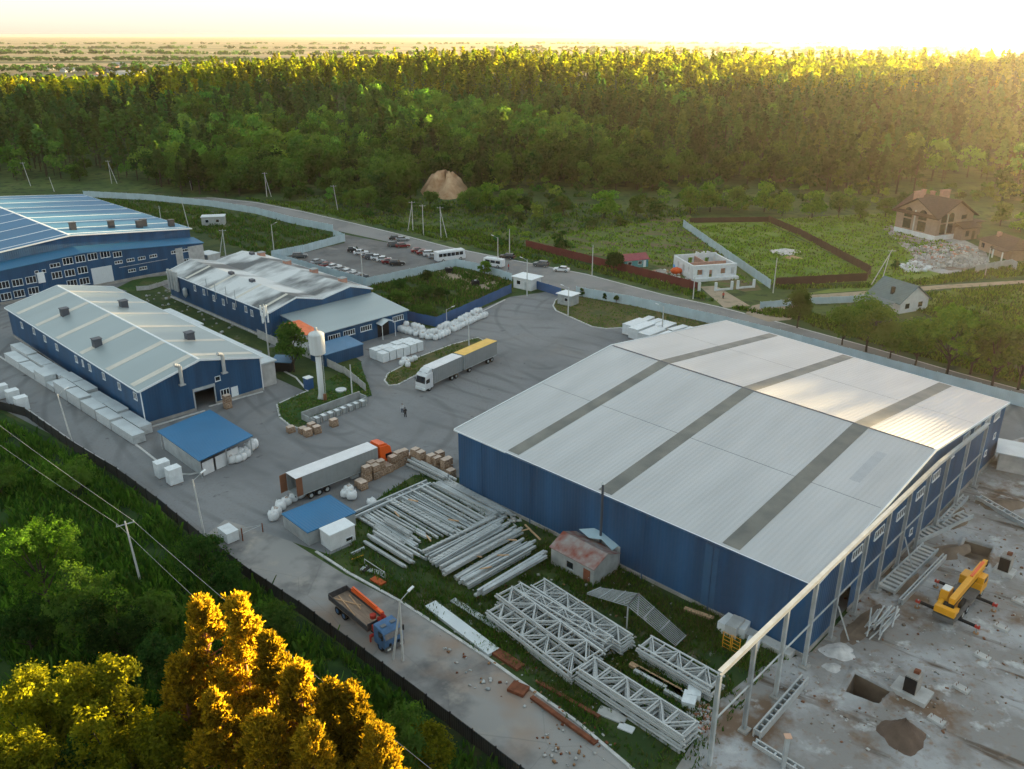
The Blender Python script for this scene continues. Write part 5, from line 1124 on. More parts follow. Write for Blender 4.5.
MB().xprism([(-.2, 1.76), (1.6, 1.76), (1.5, 3.1), (.1, 3.1)], .45, 1.35).build('operator_cab', 'yellow_paint', t, local=True, bevel=.05)
MB().box((-.05, 1.36, 2.1), (1.4, 1.375, 2.9)).build('side_window', 'glass', t, local=True); MB().box((1.565, .55, 2.0), (1.58, 1.25, 2.9)).build('front_window', 'glass', t, local=True)
MB().box((.2, .5, 3.1), (1.4, 1.3, 3.16)).build('cab_roof', 'lens', t, local=True)
MB().tube((-.75, -.5, 2.0), (-.75, .5, 2.0), .36, .36, 14).box((.2, -1.0, 1.63), (1.6, -.65, 2.2)).build('winch', 'dark', t, local=True)
MB().bar((-.9, -.25, 2.75), (8.3, -.25, 3.1), .62, .72).build('boom', 'yellow_paint', t, local=True); MB().box((-.9, -.59, 2.35), (8.2, -.57, 2.5)).box((1.5, .07, 2.75), (7.8, .09, 2.95)).build('boom_rail', 'dark', t, local=True); MB().bar((4.6, -.25, 3.34), (8.4, -.25, 3.5), .3, .12).build('boom_cover', 'orange_paint', t, local=True); MB().bar((8.3, -.25, 3.1), (9.3, -.25, 3.14), .45, .5).build('boom_tip', 'yellow_paint', t, local=True); MB().box((9.2, -.5, 2.5), (9.6, 0, 3.3)).build('pulley', 'dark', t, local=True)
MB().tube((2.2, -.25, 1.5), (4.4, -.25, 2.7), .14, .1, 8).build('lift_ram', 'steel', t, local=True)
for x in (-.6, 4.9):
    MB().bar((x, -3.2, .85), (x, 3.2, .85), .26, .26).build('outrigger_beam', 'dark', t, local=True)
    for y in (-3.15, 3.15): MB().tube((x, y, .1), (x, y, 1.1), .09, .09, 8).build('jack', 'steel', t, local=True); MB().tube((x, y, 0), (x, y, .1), .3, .3, 10).build('foot_pad', 'wood', t, local=True); MB().box((x - .15, y - .25, .7), (x + .15, y + .25, 1.0)).build('warning_end', 'red_paint', t, local=True)
for x in (.9, 2.2, 6.7):
    for y in (-1.0, 1.0): wheel((x, y, .55), .55, .4, t)

# ================================================================== LONG WHITE PACKS BY THE LEFT ROAD
def pack(q, L_, W_, hh, label, grp='long packs stacked in two rows beside the left hall', mat='pack', strap=True, z=.03):
    p = G(*q); t = thing('panel_pack', label, 'pack', (p.x, p.y, z), YAW, grp)
    MB().box((0, 0, .12), (L_, W_, hh)).build('pack_body', mat, t, local=True)
    MB().box((-.03, -.03, hh + .002), (L_ + .03, W_ + .03, hh + .05)).build('top_sheet', 'pale_sheet' if mat == 'pack' else 'wrap', t, local=True)
    for i in range(max(2, int(L_ / 1.8))): 
        x = .3 + i * (L_ - .6) / max(1, int(L_ / 1.8) - 1) if L_ > 2.5 else .2 + i * (L_ - .4)
        MB().box((x - .08, .02, 0), (x + .08, W_ - .02, .118)).build('bearer', 'wood', t, local=True)
    return t
a0, a1 = G(2, 362), G(152, 462)
row = (a1 - a0); RL = row.length; row.normalize(); rn = Vector((-row.y, row.x, 0))
gp = 0.
spec = [(7.6, 1.6), (7.2, 1.5), (5.2, 2.2), (3.2, 1.2), (5.4, 2.4), (5.6, 2.3), (5.6, 2.0), (5.4, 1.9), (7.8, 1.6)]
spc2 = [(8.6, 2.1), (7.4, 1.9), (8.0, 1.9), (5.4, 2.3), (5.6, 2.3), (5.8, 1.8), (5.4, 1.9), (7.8, 1.6)]
wds = ['leftmost', 'second', 'third', 'fourth, lowest,', 'fifth', 'sixth', 'seventh', 'eighth', 'last']
for k_, (S, off) in enumerate(((spec, .7), (spc2, 2.95))):
    s_ = -3.0 if k_ else 0.
    for i, (l_, hh) in enumerate(S):
        p = a0 + row * s_ + rn * off; t = pack((0, 0), l_, 2.0, hh, '%s of the long pale packs in the row nearest the %s' % (wds[i] if not (k_ and i == 3) else 'fourth', 'hall wall' if k_ else 'road kerb')); t.location = (p.x, p.y, .03); t.rotation_euler.z = math.atan2(row.y, row.x)
        s_ += l_ + .35
for q, hh, lb in [((155, 476.5), 2.4, 'tall white wrapped pallet left of the pair beside the canopy'), ((166.5, 483.5), 2.5, 'tall white wrapped pallet right of the pair beside the canopy')]: pack(q, 1.5, 1.9, hh, lb, 'wrapped pallets beside the canopy', 'wrap')
for i, q in enumerate([(-4, 398), (7, 403), (15.5, 410)]): pack(q, 1.7, 1.9, 2.4, ['white wrapped block at the very edge of the picture by the dark fence', 'middle white wrapped block standing by the dark fence', 'near white wrapped block by the dark fence'][i], 'white blocks along the dark fence', 'wrap')
pack((219, 538), 2.4, 1.6, 1.5, 'single white wrapped block at the lane edge near the swing barrier', 'lone white block', 'wrap')
k0 = G(372, 359); 
for i in range(6):
    for j in range(2):
        p = k0 + VV * (i * 1.75) - UU * (j * 2.3) + UU * 1.6; t = pack((0, 0), 2.1, 1.55, 2.0 if (i + j) % 3 else 1.85, 'white wrapped pallet in the block of pallets under the annex windows', 'white pallets under the annex windows', 'wrap'); t.location = (p.x, p.y, .03); t.rotation_euler.z = YAW
for q, l_, w_, m_, lb in [((622, 334), 2.4, 6, 'wrap', 'white wrapped stack at the left of the stacks behind the warehouse'), ((628, 338), 2.4, 6.3, 'wrap', 'second white wrapped stack behind the warehouse'), ((637, 343), 3.0, 6.0, 'pack', 'pinkish white stack third behind the warehouse'), ((650, 348), 3.2, 6.2, 'wrap', 'white-topped stack nearest the warehouse roof edge')]:
    pack(q, l_, w_, 2.3, lb, 'stacks on the lawn edge behind the warehouse', m_)
sp = Rep([pack((640, 322), 1.6, 5.0, .8, 'weathered grey slab stack on the lawn by the fence', 'grey slab stacks by the fence', 'pack')])
for q in [(637, 325), (644, 327), (651, 329), (658, 331), (667, 333), (678, 336), (690, 338)]: sp.put(tuple(G(*q) + ZZ * .13), YAW + rng.uniform(-.15, .15), 'weathered grey slab stack on the lawn between fence and warehouse', 'grey slab stacks by the fence')

# ================================================================== BULK BAGS, CRATES, BRICK PALLETS
def bag(seed, top='bag'):
    t = thing('bulk_bag', 'x', 'bulk bag'); MB().lump((0, 0, 0), (.62, .62, .58), seed, 12, 7, .62, .07).build('sack', 'bag', t, smooth=True, local=True)
    q = random.Random(seed); 
    MB().lump((q.uniform(-.1, .1), q.uniform(-.1, .1), 1.0), (.28, .26, .14), seed + 3, 8, 4, .8, .2).build('neck', 'bag' if top == 'bag' else 'bag_top', t, smooth=True, local=True)
    for sx, sy in ((.45, .45), (-.45, .45), (.45, -.45), (-.45, -.45)): MB().path([Vector((sx, sy, .95)), Vector((sx * .8, sy * .9, 1.22)), Vector((sx * .5, sy * .9, .98))], .025, 4).build('loop', 'bag', t, local=True)
    return t
BG = Rep([bag(i, 'bag' if i % 3 else 'tan') for i in range(1, 5)])
q1_, q2_, q3_ = G(398, 331), G(434, 341), G(487, 316)
for (a, b, n_, rows) in ((q1_, q2_, 9, 3), (q2_, q3_, 18, 3)):
    d = (b - a).normalized(); n = Vector((-d.y, d.x, 0)); L_ = (b - a).length
    for j in range(rows):
        for i in range(n_):
            if rng.random() < .06 or (j == 2 and i < 1): continue
            p = a + d * (L_ * (i + .5) / n_ + rng.uniform(-.2, .2)) + n * (j * 1.28 + rng.uniform(-.2, .2)); BG.put((p.x, p.y, .03), rng.uniform(0, 6), 'lumpy white bulk bag in the long heap before the dark blue fence', 'bulk bags heaped along the blue fence', rng.uniform(.9, 1.15))
    for i in range(n_ - 1):
        if rng.random() < .45: continue
        p = a + d * (L_ * (i + 1) / n_) + n * (1.3 + rng.uniform(-.3, .3)); BG.put((p.x, p.y, 1.05), rng.uniform(0, 6), 'lumpy white bulk bag on top of the long heap before the blue fence', 'bulk bags heaped along the blue fence', rng.uniform(.85, 1.05))
for q, lb in [((402, 365), 'isle'), ((407, 364), 'isle'), ((411, 362), 'isle'), ((415, 360.5), 'isle'), ((408, 367), 'isle'), ((405, 362.5), 'isle')]: BG.put(tuple(G(*q) + ZZ * .03), rng.uniform(0, 6), 'white bulk bag in the small heap beside the tip of the dry island', 'small heap of bags by the dry island', rng.uniform(.8, 1))
for q in [(234, 458), (240, 457), (245, 454), (250, 451), (238, 462), (243, 460), (232, 463), (247, 457), (254, 448)]: BG.put(tuple(G(*q) + ZZ * .03), rng.uniform(0, 6), 'white bulk bag heaped at the right end of the blue canopy', 'bags at the end of the canopy', rng.uniform(.9, 1.2))
for q, lb in [((274, 520), 'white bag lying furthest left beside the blue-roofed shed'), ((281, 510), 'large white bag behind the left corner of the blue-roofed shed'), ((287, 505), 'second white bag behind the blue-roofed shed'), ((294, 501), 'third white bag behind the blue-roofed shed'), ((345, 497), 'white bag right of the blue-roofed shed under the trailer side'), ((352, 499), 'right white bag of the pair under the trailer side'), ((372, 506), 'lone white bag left of the long beams'), ((349, 493), 'small white bag close to the trailer wheels'), ((300, 498), 'white bag near the trailer rear'), ((277, 516), 'white bag beside the one furthest left')]:
    BG.put(tuple(G(*q) + ZZ * .03), rng.uniform(0, 6), lb, 'bags around the blue-roofed shed', rng.uniform(.95, 1.25))
BG.clean()
def crate(seed, hh=1.1):
    t = thing('brick_pallet', 'x', 'brick pallet'); q = random.Random(seed)
    MB().box((-.6, -.5, .14), (.6, .5, hh)).build('bricks', 'crate', t, local=True); MB().box((-.56, -.47, hh + .002), (.57, .48, hh + .06)).build('top_layer', 'crate_top', t, local=True)
    k = MB()
    for y in (-.45, 0, .45): k.box((-.62, y - .06, 0), (.62, y + .06, .1))
    for x in (-.5, 0, .5): k.box((x - .07, -.52, .1), (x + .07, .52, .138))
    k.build('pallet', 'wood', t, local=True); return t
CT = Rep([crate(1, 1.15), crate(2, .95), crate(3, 1.2)])
def crates(lst, lb, grp, dbl=True):
    for i, (x, y) in enumerate(lst):
        p = G(x, y); r = YV + rng.uniform(-.12, .12); CT.put((p.x, p.y, .03), r, lb, grp)
        if dbl and i % 4 != 3: CT.put((p.x + rng.uniform(-.06, .06), p.y + rng.uniform(-.06, .06), 1.24), r + rng.uniform(-.05, .05), lb, grp)
crates([(367, 481), (376, 478), (381, 475), (388, 472), (393, 469), (399, 466), (404, 463), (410, 461), (416, 463), (372, 476), (421, 466), (384, 470)], 'pallet of tan bricks in the row between orange lorry and long beams', 'brick pallets beside the orange lorry')
crates([(432, 469), (437, 470), (446, 474), (451, 477), (440, 466), (448, 471)], 'pallet of tan bricks in the cluster by the warehouse corner', 'brick pallets by the warehouse corner')
crates([(360, 486), (363, 489)], 'low pallet of bricks at the tail of the row beside the lorry', 'low brick pallets', False)
crates([(291, 432), (303, 433), (312, 430), (317, 433), (308, 436), (334, 426)], 'pallet of brown bricks lying on the asphalt below the tower lawn', 'brick pallets below the tower lawn', False)
crates([(228, 408)], 'pallet stack of brown bricks beside the white hall door', 'brick pallet by the hall door')
CT.clean()

# ================================================================== STORAGE YARD: BEAMS AND TRUSSES
def beam(name, label, L_, w_, h_, mat, kind='I', cat='steel beam'):
    m = MB()
    if kind == 'I': m.box((0, 0, 0), (L_, w_, .06)).box((0, w_ / 2 - .04, .06), (L_, w_ / 2 + .04, h_ - .06)).box((0, 0, h_ - .06), (L_, w_, h_))
    elif kind == 'ribbed':
        m.box((0, 0, 0), (L_, w_, h_ * .8)); n = int(L_ / .7)
        for i in range(n): m.box((i * L_ / n + .1, .02, h_ * .8), (i * L_ / n + .38, w_ - .02, h_))
    else: m.box((0, 0, 0), (L_, w_, h_))
    o = m.build(name, mat, None, local=True); tag(o, label, cat); return o
class RepM:
    def __init__(s, objs): s.o = objs; s.u = [False] * len(objs)
    def put(s, loc, rz, label, group, k=None, sc_=None):
        k = rng.randrange(len(s.o)) if k is None else k
        o = s.o[k] if not s.u[k] else s.o[k].copy()
        if s.u[k]: C.objects.link(o)
        s.u[k] = True; o.location = loc; o.rotation_euler = (0, 0, rz); o['label'] = label; o['group'] = group
        if sc_: o.scale = sc_
        return o
    def clean(s):
        for o, u in zip(s.o, s.u):
            if not u: bpy.data.objects.remove(o)
BM = RepM([beam('steel_beam', 'x', 12, .3, .34, 'steel', 'I'), beam('steel_beam', 'x', 12, .26, .3, 'white_steel', 'box'), beam('steel_beam', 'x', 12, .38, .3, 'galv', 'ribbed'), beam('steel_beam', 'x', 12, .2, .24, 'steel', 'box')])
def beam_rows(pa, pb, dirv, n, lens, z0, lb, grp, layers=1, jit=.06, ks=None):
    a, b = G(*pa), G(*pb); r = math.atan2(dirv.y, dirv.x)
    for l in range(layers):
        for i in range(n):
            if l and rng.random() < .35: continue
            p = a.lerp(b, (i + (.5 if l % 2 else 0)) / max(1, n - 1)); L_ = rng.uniform(*lens)
            BM.put((p.x + rng.uniform(-.3, .3) - dirv.x * L_ * 0, p.y + rng.uniform(-.3, .3), z0 + l * .34 + rng.uniform(0, .06)), r + rng.uniform(-jit, jit), lb, grp, k=(rng.choice(ks) if ks else None), sc_=(L_ / 12, 1, 1))
beam_rows((424, 488), (384, 505), UU, 13, (12, 14.5), .2, 'long grey beam lying down-slope in the upper half of the beam stacks', 'beams laid away from the lane', 2, .03)
beam_rows((381, 506), (358, 520), UU, 10, (9.5, 12), .2, 'thin grey beam lying in the left half of the beam stacks', 'thin beams in the left stacks', 1, .04)
beam_rows((431, 487), (448, 486), UU, 7, (12, 13.5), .15, 'long grey beam lying nearest the warehouse wall', 'beams nearest the warehouse', 2, .04)
beam_rows((425, 561), (447, 583), VV, 11, (11.5, 13.5), .75, 'grey beam lying crosswise on top in the middle of the yard', 'crosswise beams in the middle', 2, .05)
beam_rows((456, 581), (468, 592), VV, 7, (10, 12.5), .3, 'grey beam lying crosswise on the grass left of the rusty shed', 'crosswise beams near the rusty shed', 2, .06)
beam_rows((477, 603), (486, 601), VV, 5, (9.5, 11.5), .9, 'pale beam lying crosswise nearest the white trusses', 'crosswise beams next to the trusses', 2, .03)
beam_rows((346, 520), (352, 522), VV, 2, (13, 15), .15, 'long pale beam lying behind the brick pallets parallel to the lorry', 'beams parallel to the lorry', 2, .02)
beam_rows((376, 538), (364, 545), UU, 5, (7.5, 8.5), .2, 'pale box beam in the bundle nearest the white cabin', 'bundle by the white cabin', 3, .02, [1])
beam_rows((384, 524), (373, 531), UU, 5, (5.2, 6), .2, 'ribbed grey slab in the short stack left of the thin beams', 'short slabs left of the beams', 3, .02, [2])
beam_rows((408, 466), (415, 464), UU, 5, (8, 9), .25, 'heavy pale box beam in the stack by the brick pallets', 'heavy beams by the brick pallets', 3, .02, [1])
for i, (q, L_, r) in enumerate([((400, 541), 4.5, YAW), ((395, 546), 5.5, YAW + .1), ((352, 556), 2, YV)]): BM.put(tuple(G(*q) + ZZ * .1), r, ['single beam lying at the near end of the thin beams', 'loose beam beside the bundle near the cabin', 'short offcut beam beside the white cabin'][i], 'loose beams', 0, (L_ / 12, .8, .8))
# wooden spacers lying across the beams
for i, q in enumerate([(408, 500), (448, 520), (394, 512), (470, 556), (497, 556), (480, 570), (458, 560), (505, 540), (520, 532), (426, 536)]):
    p = G(*q, .95); o = MB().box((0, 0, 0), (1.5, .16, .12)).build('timber_spacer', 'pale_wood', None, local=True); o.location = p; o.rotation_euler = (0, 0, YAW + rng.uniform(-.6, 1.6)); tag(o, 'short orange-brown timber spacer lying across the grey beams', 'timber', 'timber spacers on the beams')
def plank(q, L_, w_, h_, yaw, mat, name, label, cat, z=.1, ribs=0):
    m = MB(); m.box((0, 0, 0), (L_, w_, h_))
    o = m.build(name, mat, None, local=True); p = G(*q); o.location = (p.x, p.y, z); o.rotation_euler = (0, 0, yaw); return tag(o, label, cat)
p_ = G(537, 533, .8); plank((541, 546), 4, .2, .15, R(118), 'pale_wood', 'timber_post', 'leaning pale timber at the left side of the rusty shed', 'timber', .9)
def truss(L_, D_, np_=7):
    """flat truss lying down: chords along x, webs across y"""
    t = thing('steel_truss', 'x', 'steel truss')
    for y in (0, D_): 
        MB().box((0, y - .09, 0), (L_, y + .09, .13)).build('chord', 'white_steel', t, local=True)
    w_ = MB()
    for i in range(np_ + 1):
        x = .25 + (L_ - .5) * i / np_; w_.bar((x, .09, .1), (x, D_ - .09, .1), .12, .12)
        if i < np_: x2 = .25 + (L_ - .5) * (i + 1) / np_; a, b = ((x, .1), (x2, D_ - .1)) if i % 2 else ((x, D_ - .1), (x2, .1)); w_.bar((a[0] + .07, a[1], .1), (b[0] - .07, b[1], .1), .11, .11)
    w_.build('web', 'white_steel', t, local=True)
    c = MB()
    for i in range(int(L_ / 1.0)): 
        for y in (-.14, D_ + .09): c.box((.5 + i, y, .14), (.62 + i, y + .05, .3))
    return t
def truss_stack(qa, qb, D_, n, step, lb, grp, np_=7, lean=0.0):
    zt = n * step; a, b = G(*qa, zt), G(*qb, zt); L_ = (b - a).length; r = yaw_of(a, b); pr = truss(L_, D_, np_); d = (b - a).normalized(); nn = Vector((-d.y, d.x, 0)); rp = Rep([pr])
    for i in range(n):
        o = rp.put((a.x + nn.x * (lean * i) + rng.uniform(-.25, .25), a.y + nn.y * (lean * i) + rng.uniform(-.15, .15), .12 + i * step), r + rng.uniform(-.014, .014), lb, grp)
    # wooden packers between the stack and the ground
    for f in (.15, .5, .85):
        p = a + d * (L_ * f); k = MB().obox(p + nn * -.15 - ZZ * zt, d * .2, nn * (D_ + .3), ZZ * .115).build('timber_bearer', 'wood'); tag(k, 'timber bearer on the grass under a stack of white trusses', 'timber', 'bearers under the trusses')
truss_stack((487, 609), (571, 673), 2.3, 5, .34, 'white steel truss in the stack nearest the lane', 'trusses stacked nearest the lane')
truss_stack((496, 592), (588, 658), 2.2, 6, .36, 'white steel truss in the taller stack behind the one nearest the lane', 'trusses stacked in the second row')
truss_stack((513, 586), (606, 643), 1.2, 6, .36, 'narrow white steel truss in the third row of trusses', 'trusses stacked in the third row', 8)
truss_stack((533, 585), (622, 644), 2.0, 7, .28, 'white steel truss in the stack next to the rusty shed', 'trusses stacked by the rusty shed')
truss_stack((578, 668), (684, 738), 2.4, 8, .25, 'white steel truss in the long stack at the bottom of the yard', 'trusses stacked at the bottom of the yard', 6)
truss_stack((638, 645), (712, 688), 2.1, 7, .27, 'white steel truss in the short stack near the warehouse corner', 'trusses stacked near the warehouse corner', 5)
# ridge-shaped grid of purlins standing on the grass
gr = thing('purlin_grid', 'grey ridge-shaped grid frame of thin purlins right of the rusty shed', 'steel frame', tuple(G(628, 620)), YAW)
A_, B_, C__, D__ = G(587, 594, .8), G(601, 588, 1.0), G(639, 594, 3.0), G(628, 606, 3.0); E_, F_ = G(686, 636, .5), G(676, 646, .5)
for (p, q, s_, u, nm) in ((A_, B_, D__, C__, 'left_slope'), (D__, C__, F_, E_, 'right_slope')):
    m = MB()
    for i in range(10): f = i / 9; m.bar(p.lerp(q, f), s_.lerp(u, f), .07, .07)
    for f in (0., .33, .66, 1.): m.bar(p.lerp(s_, f) + ZZ * .11, q.lerp(u, f) + ZZ * .11, .1, .1)
    m.build(nm, 'steel', gr)
for q in (D__, C__): MB().bar(q - ZZ * .1, Vector((q.x, q.y, 0)), .14).build('leg', 'steel', gr)
# sheets, boards and scrap on the grass
plank((425, 609), 11.0, 1.5, .35, R(-48), 'pale_sheet', 'sheet_stack', 'long pale blue stack of roofing sheets beside the lane kerb', 'roof sheets', .08)
plank((450, 603), 8.0, .8, .12, R(-44), 'steel', 'mesh_panel', 'narrow dark grey panel lying in the grass above the roofing sheets', 'panel', .2)
plank((488, 653), 4.2, 1.1, .3, R(-44), 'rust', 'rusty_plate', 'rusty brown plates beside the lane kerb below the roofing sheets', 'rusty plates', .08)
plank((507, 692), 1.8, 1.4, .35, R(-30), 'rust', 'rusty_plate', 'small dark rusty frame lying on the lane edge', 'rusty plates', .08)
for i in range(4): plank((530 + i * 3, 700 + i * 2.5), 8.2 - i * .6, .45, .25, R(-46), 'rust', 'rusty_beam', ['longest rusty beam lying along the lane kerb', 'second rusty beam along the lane kerb', 'third rusty beam along the lane kerb', 'shortest rusty beam of the four along the kerb'][i], 'rusty beam', .1 + .05 * i)
plank((536, 684), 7.5, .4, .22, R(-40), 'rust', 'rusty_beam', 'separate rusty beam lying in the grass above the lane', 'rusty beam', .1)
plank((596, 715), 2.8, 1.2, .15, R(-30), 'pale_concrete', 'concrete_slab', 'broken pale slab in the grass below the long truss stack', 'slab', .1); plank((617, 729), 1.5, .8, .15, R(-30), 'white_block', 'concrete_slab', 'small white slab in the grass at the bottom', 'slab', .1)
plank((628, 668), 6.0, .6, .35, R(-42), 'pale_wood', 'timber_stack', 'orange-brown timber stack between the two lower truss stacks', 'timber', .15); plank((633, 674), 5.8, .8, .4, R(-42), 'white_steel', 'sheet_stack', 'white trays stacked beside the timber between truss stacks', 'metal trays', .1); plank((663, 694), 3.2, 1.1, .4, R(-42), 'galv', 'sheet_stack', 'short grey tray stack near the end of the long trusses', 'metal trays', .1)
plank((683, 612), 3.4, .55, .3, R(-32), 'pale_wood', 'timber_board', 'pale timber boards on the grass near the warehouse wall', 'timber', .15)
plank((360, 571), 3.0, .7, .12, R(-20), 'steel', 'scrap_panel', 'grey scrap panel on the grass below the white cabin', 'scrap', .12); plank((365, 574), 1.9, .5, .1, R(60), 'dark', 'scrap_panel', 'dark scrap sheet below the white cabin', 'scrap', .2); plank((352, 561), 1.6, .12, .1, R(35), 'yellow_paint', 'yellow_bar', 'small yellow bar lying beside the lane kerb', 'bar', .15)
plank((370, 581), 1.9, .9, .2, R(-40), pm('orange_rust', (.40, .08, .02), .8, 0, 2, .2), 'orange_plate', 'small orange-red plate lying in the grass', 'plate', .1)
fr_ = MB(); p = G(365, 566); 
for z_ in (.2, 1.0): fr_.bar(p + ZZ * z_, p + UU * 4 + ZZ * z_, .07)
for s_ in (0, 4): fr_.bar(p + UU * s_, p + UU * s_ + ZZ * 1.04, .07)
tag(fr_.build('pipe_rail', 'white_steel'), 'white pipe rail standing in the grass below the beams', 'rail')
for i, (x, y) in enumerate([(526, 517), (533, 522), (540, 527), (547, 530)]): plank((x, y), 2.6, 1.0, .5 - .08 * i, YAW, ['steel', 'blue_sheet', 'galv', 'asbestos'][i], 'sheet_stack', ['grey sheet bundle against the warehouse wall', 'blue sheet bundle against the warehouse wall', 'ribbed galvanised bundle against the warehouse wall', 'dull grey bundle nearest the rusty shed along the wall'][i], 'metal sheets', .1)
# block stacks and yellow scaffolding by the warehouse corner
for i, (x, y, l_, h_, mt_) in enumerate([(727, 637, 2.2, 1.3, 'white_block'), (735, 641, 2.2, 1.5, 'pale_concrete'), (744, 640, 2.0, 1.2, 'white_block'), (757, 655, 1.6, .9, 'white_block'), (694, 712, 1.8, .8, 'wrap'), (700, 704, 1.6, .9, 'wrap'), (706, 697, 1.8, 1.0, 'galv')]):
    plank((x, y), l_, 1.3, h_, YV + .1 * i, mt_, 'block_stack', ['white block stack left of the group at the warehouse corner', 'grey block stack middle of the group at the warehouse corner', 'white block stack right of the group at the warehouse corner', 'low white block stack under the lean-to at the corner', 'wrapped blocks beside the brick heap at the end of the long trusses', 'second wrapped blocks near the end of the long trusses', 'grey-topped blocks at the end of the short trusses'][i], 'blocks', .07)
for q, c in (((722, 648), 0), ((731, 652), 1)):
    p = G(*q); m = MB()
    for x in (0, .9):
        m.tube(p + UU * x, p + UU * x + ZZ * 2.2, .04, n=6)
    for z_ in (.3, .75, 1.2, 1.65, 2.1): m.tube(p + ZZ * z_, p + UU * .9 + ZZ * z_, .03, n=6)
    tag(m.build('scaffold_frame', 'yellow_paint'), ['left yellow scaffold frame by the warehouse corner', 'right yellow scaffold frame by the warehouse corner'][c], 'scaffold frame')
p = G(688, 592); m = MB()
for x in np.arange(0, 2.1, .5): m.bar(p + UU * x, p + UU * x + ZZ * 1.9 + VV * .3, .07)
for z_ in (.2, .8, 1.4, 1.9): m.bar(p + ZZ * z_ + VV * .15 * z_, p + UU * 2 + ZZ * z_ + VV * .15 * z_, .07)
tag(m.build('trestle', 'pale_wood'), 'pale timber lattice trestle leaning on the warehouse wall', 'trestle')
def heap(q, rx, ry, h_, mat, label, cat='heap', sd=1, name='rubble_heap', yaw=0., z=.02):
    rs = np.random.RandomState(sd); n, mm = 28, 10; vs = []; fs = []
    for k in range(mm + 1):
        f = k / mm
        for i in range(n):
            a = 2 * PI * i / n; r_ = f * (1 + .12 * math.sin(3 * a + sd) + .06 * math.sin(7 * a)) ; z_ = h_ * ((1 - f) ** 1.15 if name != 'sand_slope' else (1 - f ** 2) ** 1.1 * (1 + .3 * math.sin(2 * a + 1) * f + .22 * math.sin(5 * a + 2 * f) * f) * (.82 if math.sin(3 * a + 1) > .3 else 1)) * (1 + rs.uniform(-.09, .09)) if k < mm else -.05
            vs.append((rx * r_ * math.cos(a), ry * r_ * math.sin(a), z_))
    for k in range(mm):
        for i in range(n): fs.append((k * n + i, (k + 1) * n + i, (k + 1) * n + (i + 1) % n, k * n + (i + 1) % n))
    o = MB().add(vs, fs).build(name, mat, None, smooth=True, local=True); p = G(*q); o.location = (p.x, p.y, z); o.rotation_euler = (0, 0, yaw); return tag(o, label, cat)
def debris(name, label, cen, rad, n, sz, mats, seed=0, cat='rubble', flat=.5, z=.07):
    """many small broken pieces nobody could count, as one object"""
    rs = np.random.RandomState(seed); V = []; F = []; mi = []
    for i in range(n):
        a = rs.uniform(0, 2 * PI); r_ = math.sqrt(rs.rand()); p = G(cen[0] + rad[0] * r_ * math.cos(a), cen[1] + rad[1] * r_ * math.sin(a)); s = sz * rs.uniform(.3, 1.3); yw = rs.uniform(0, PI); dx, dy, dz = s * rs.uniform(.4, 1), s * rs.uniform(.3, .8), s * rs.uniform(.15, flat)
        if any((G(*sum_).xy - p.xy).length < 2.7 for sum_ in ((866, 692), (975, 554))): continue
        c, sn = math.cos(yw), math.sin(yw); k = len(V) * 1
        pts = [(-dx, -dy, 0), (dx, -dy, 0), (dx, dy, 0), (-dx, dy, 0), (-dx * .8, -dy * .8, dz), (dx * .9, -dy * .7, dz * .9), (dx * .8, dy * .8, dz * 1.1), (-dx * .9, dy * .9, dz)]
        b = len(V); V += [(p.x + (x * c - y * sn) / 2, p.y + (x * sn + y * c) / 2, z + zz_) for x, y, zz_ in pts]
        F += [[b, b + 3, b + 2, b + 1], [b + 4, b + 5, b + 6, b + 7], [b, b + 1, b + 5, b + 4], [b + 1, b + 2, b + 6, b + 5], [b + 2, b + 3, b + 7, b + 6], [b + 3, b, b + 4, b + 7]]; mi += [rs.randint(len(mats))] * 6
    o = npmesh(name, V, F, mats, midx=mi); o['kind'] = 'stuff'; o['label'] = label; o['category'] = cat; return o
debris('rubble', 'broken bricks and blocks heaped at the end of the long trusses', (700, 718), (14, 16), 260, .45, ['pink_brick', 'rubble_white', 'pale_concrete', 'brown_paint'], 3)
debris('rubble', 'stones and scraps along the foot of the warehouse wall', (490, 516), (34, 14), 170, .7, ['pale_concrete', 'concrete', 'rubble_white'], 4)
debris('rubble', 'scraps of metal and timber scattered over the storage grass', (570, 640), (130, 75), 300, .4, ['rust', 'pale_concrete', 'wood', 'steel', 'white_steel'], 5)
debris('rubble', 'planks and scraps lying along the lane kerb', (575, 745), (40, 22), 60, .35, ['wood', 'pale_concrete', 'rust'], 8)
debris('rubble', 'loose stones on the building site ground', (900, 610), (150, 150), 700, .32, ['pale_concrete', 'concrete', 'earth', 'brown_paint'], 6)
debris('rubble', 'slabs and scraps on the ground between the two left halls', (205, 300), (60, 36), 160, .9, ['pale_concrete', 'concrete', 'rubble_white', 'asbestos'], 7)

# ================================================================== BUILDING SITE
def lattice(qa, qb, w_, h_, label, kind='concrete', z=.07, za=None):
    a, b = G(*qa), G(*qb); L_ = (b - a).length; t = thing('lattice_girder', label, 'girder', (a.x, a.y, z), yaw_of(a, b)); n = max(4, int(L_ / .9))
    for y in (0, w_ - .16): MB().box((0, y, 0), (L_, y + .16, h_)).build('side_rail', 'galv' if kind != 'concrete' else 'steel', t, local=True)
    c = MB()
    for i in range(n): c.box((i * L_ / n + .12, .16, h_ * .25), (i * L_ / n + (.62 if kind == 'concrete' else .3), w_ - .16, h_ * .85))
    c.build('web_plates', 'pale_concrete' if kind == 'concrete' else 'steel', t, local=True); return t
lattice((894, 596), (938, 553), 2.0, .6, 'wide lattice girder lying nearest the yellow crane')
lattice((902, 606), (946, 560), .5, .7, 'narrow girder beside the wide one nearest the crane', 'steel')
lattice((916, 546), (973, 519), 1.5, .6, 'flat lattice girder crossing the ground behind the crane')
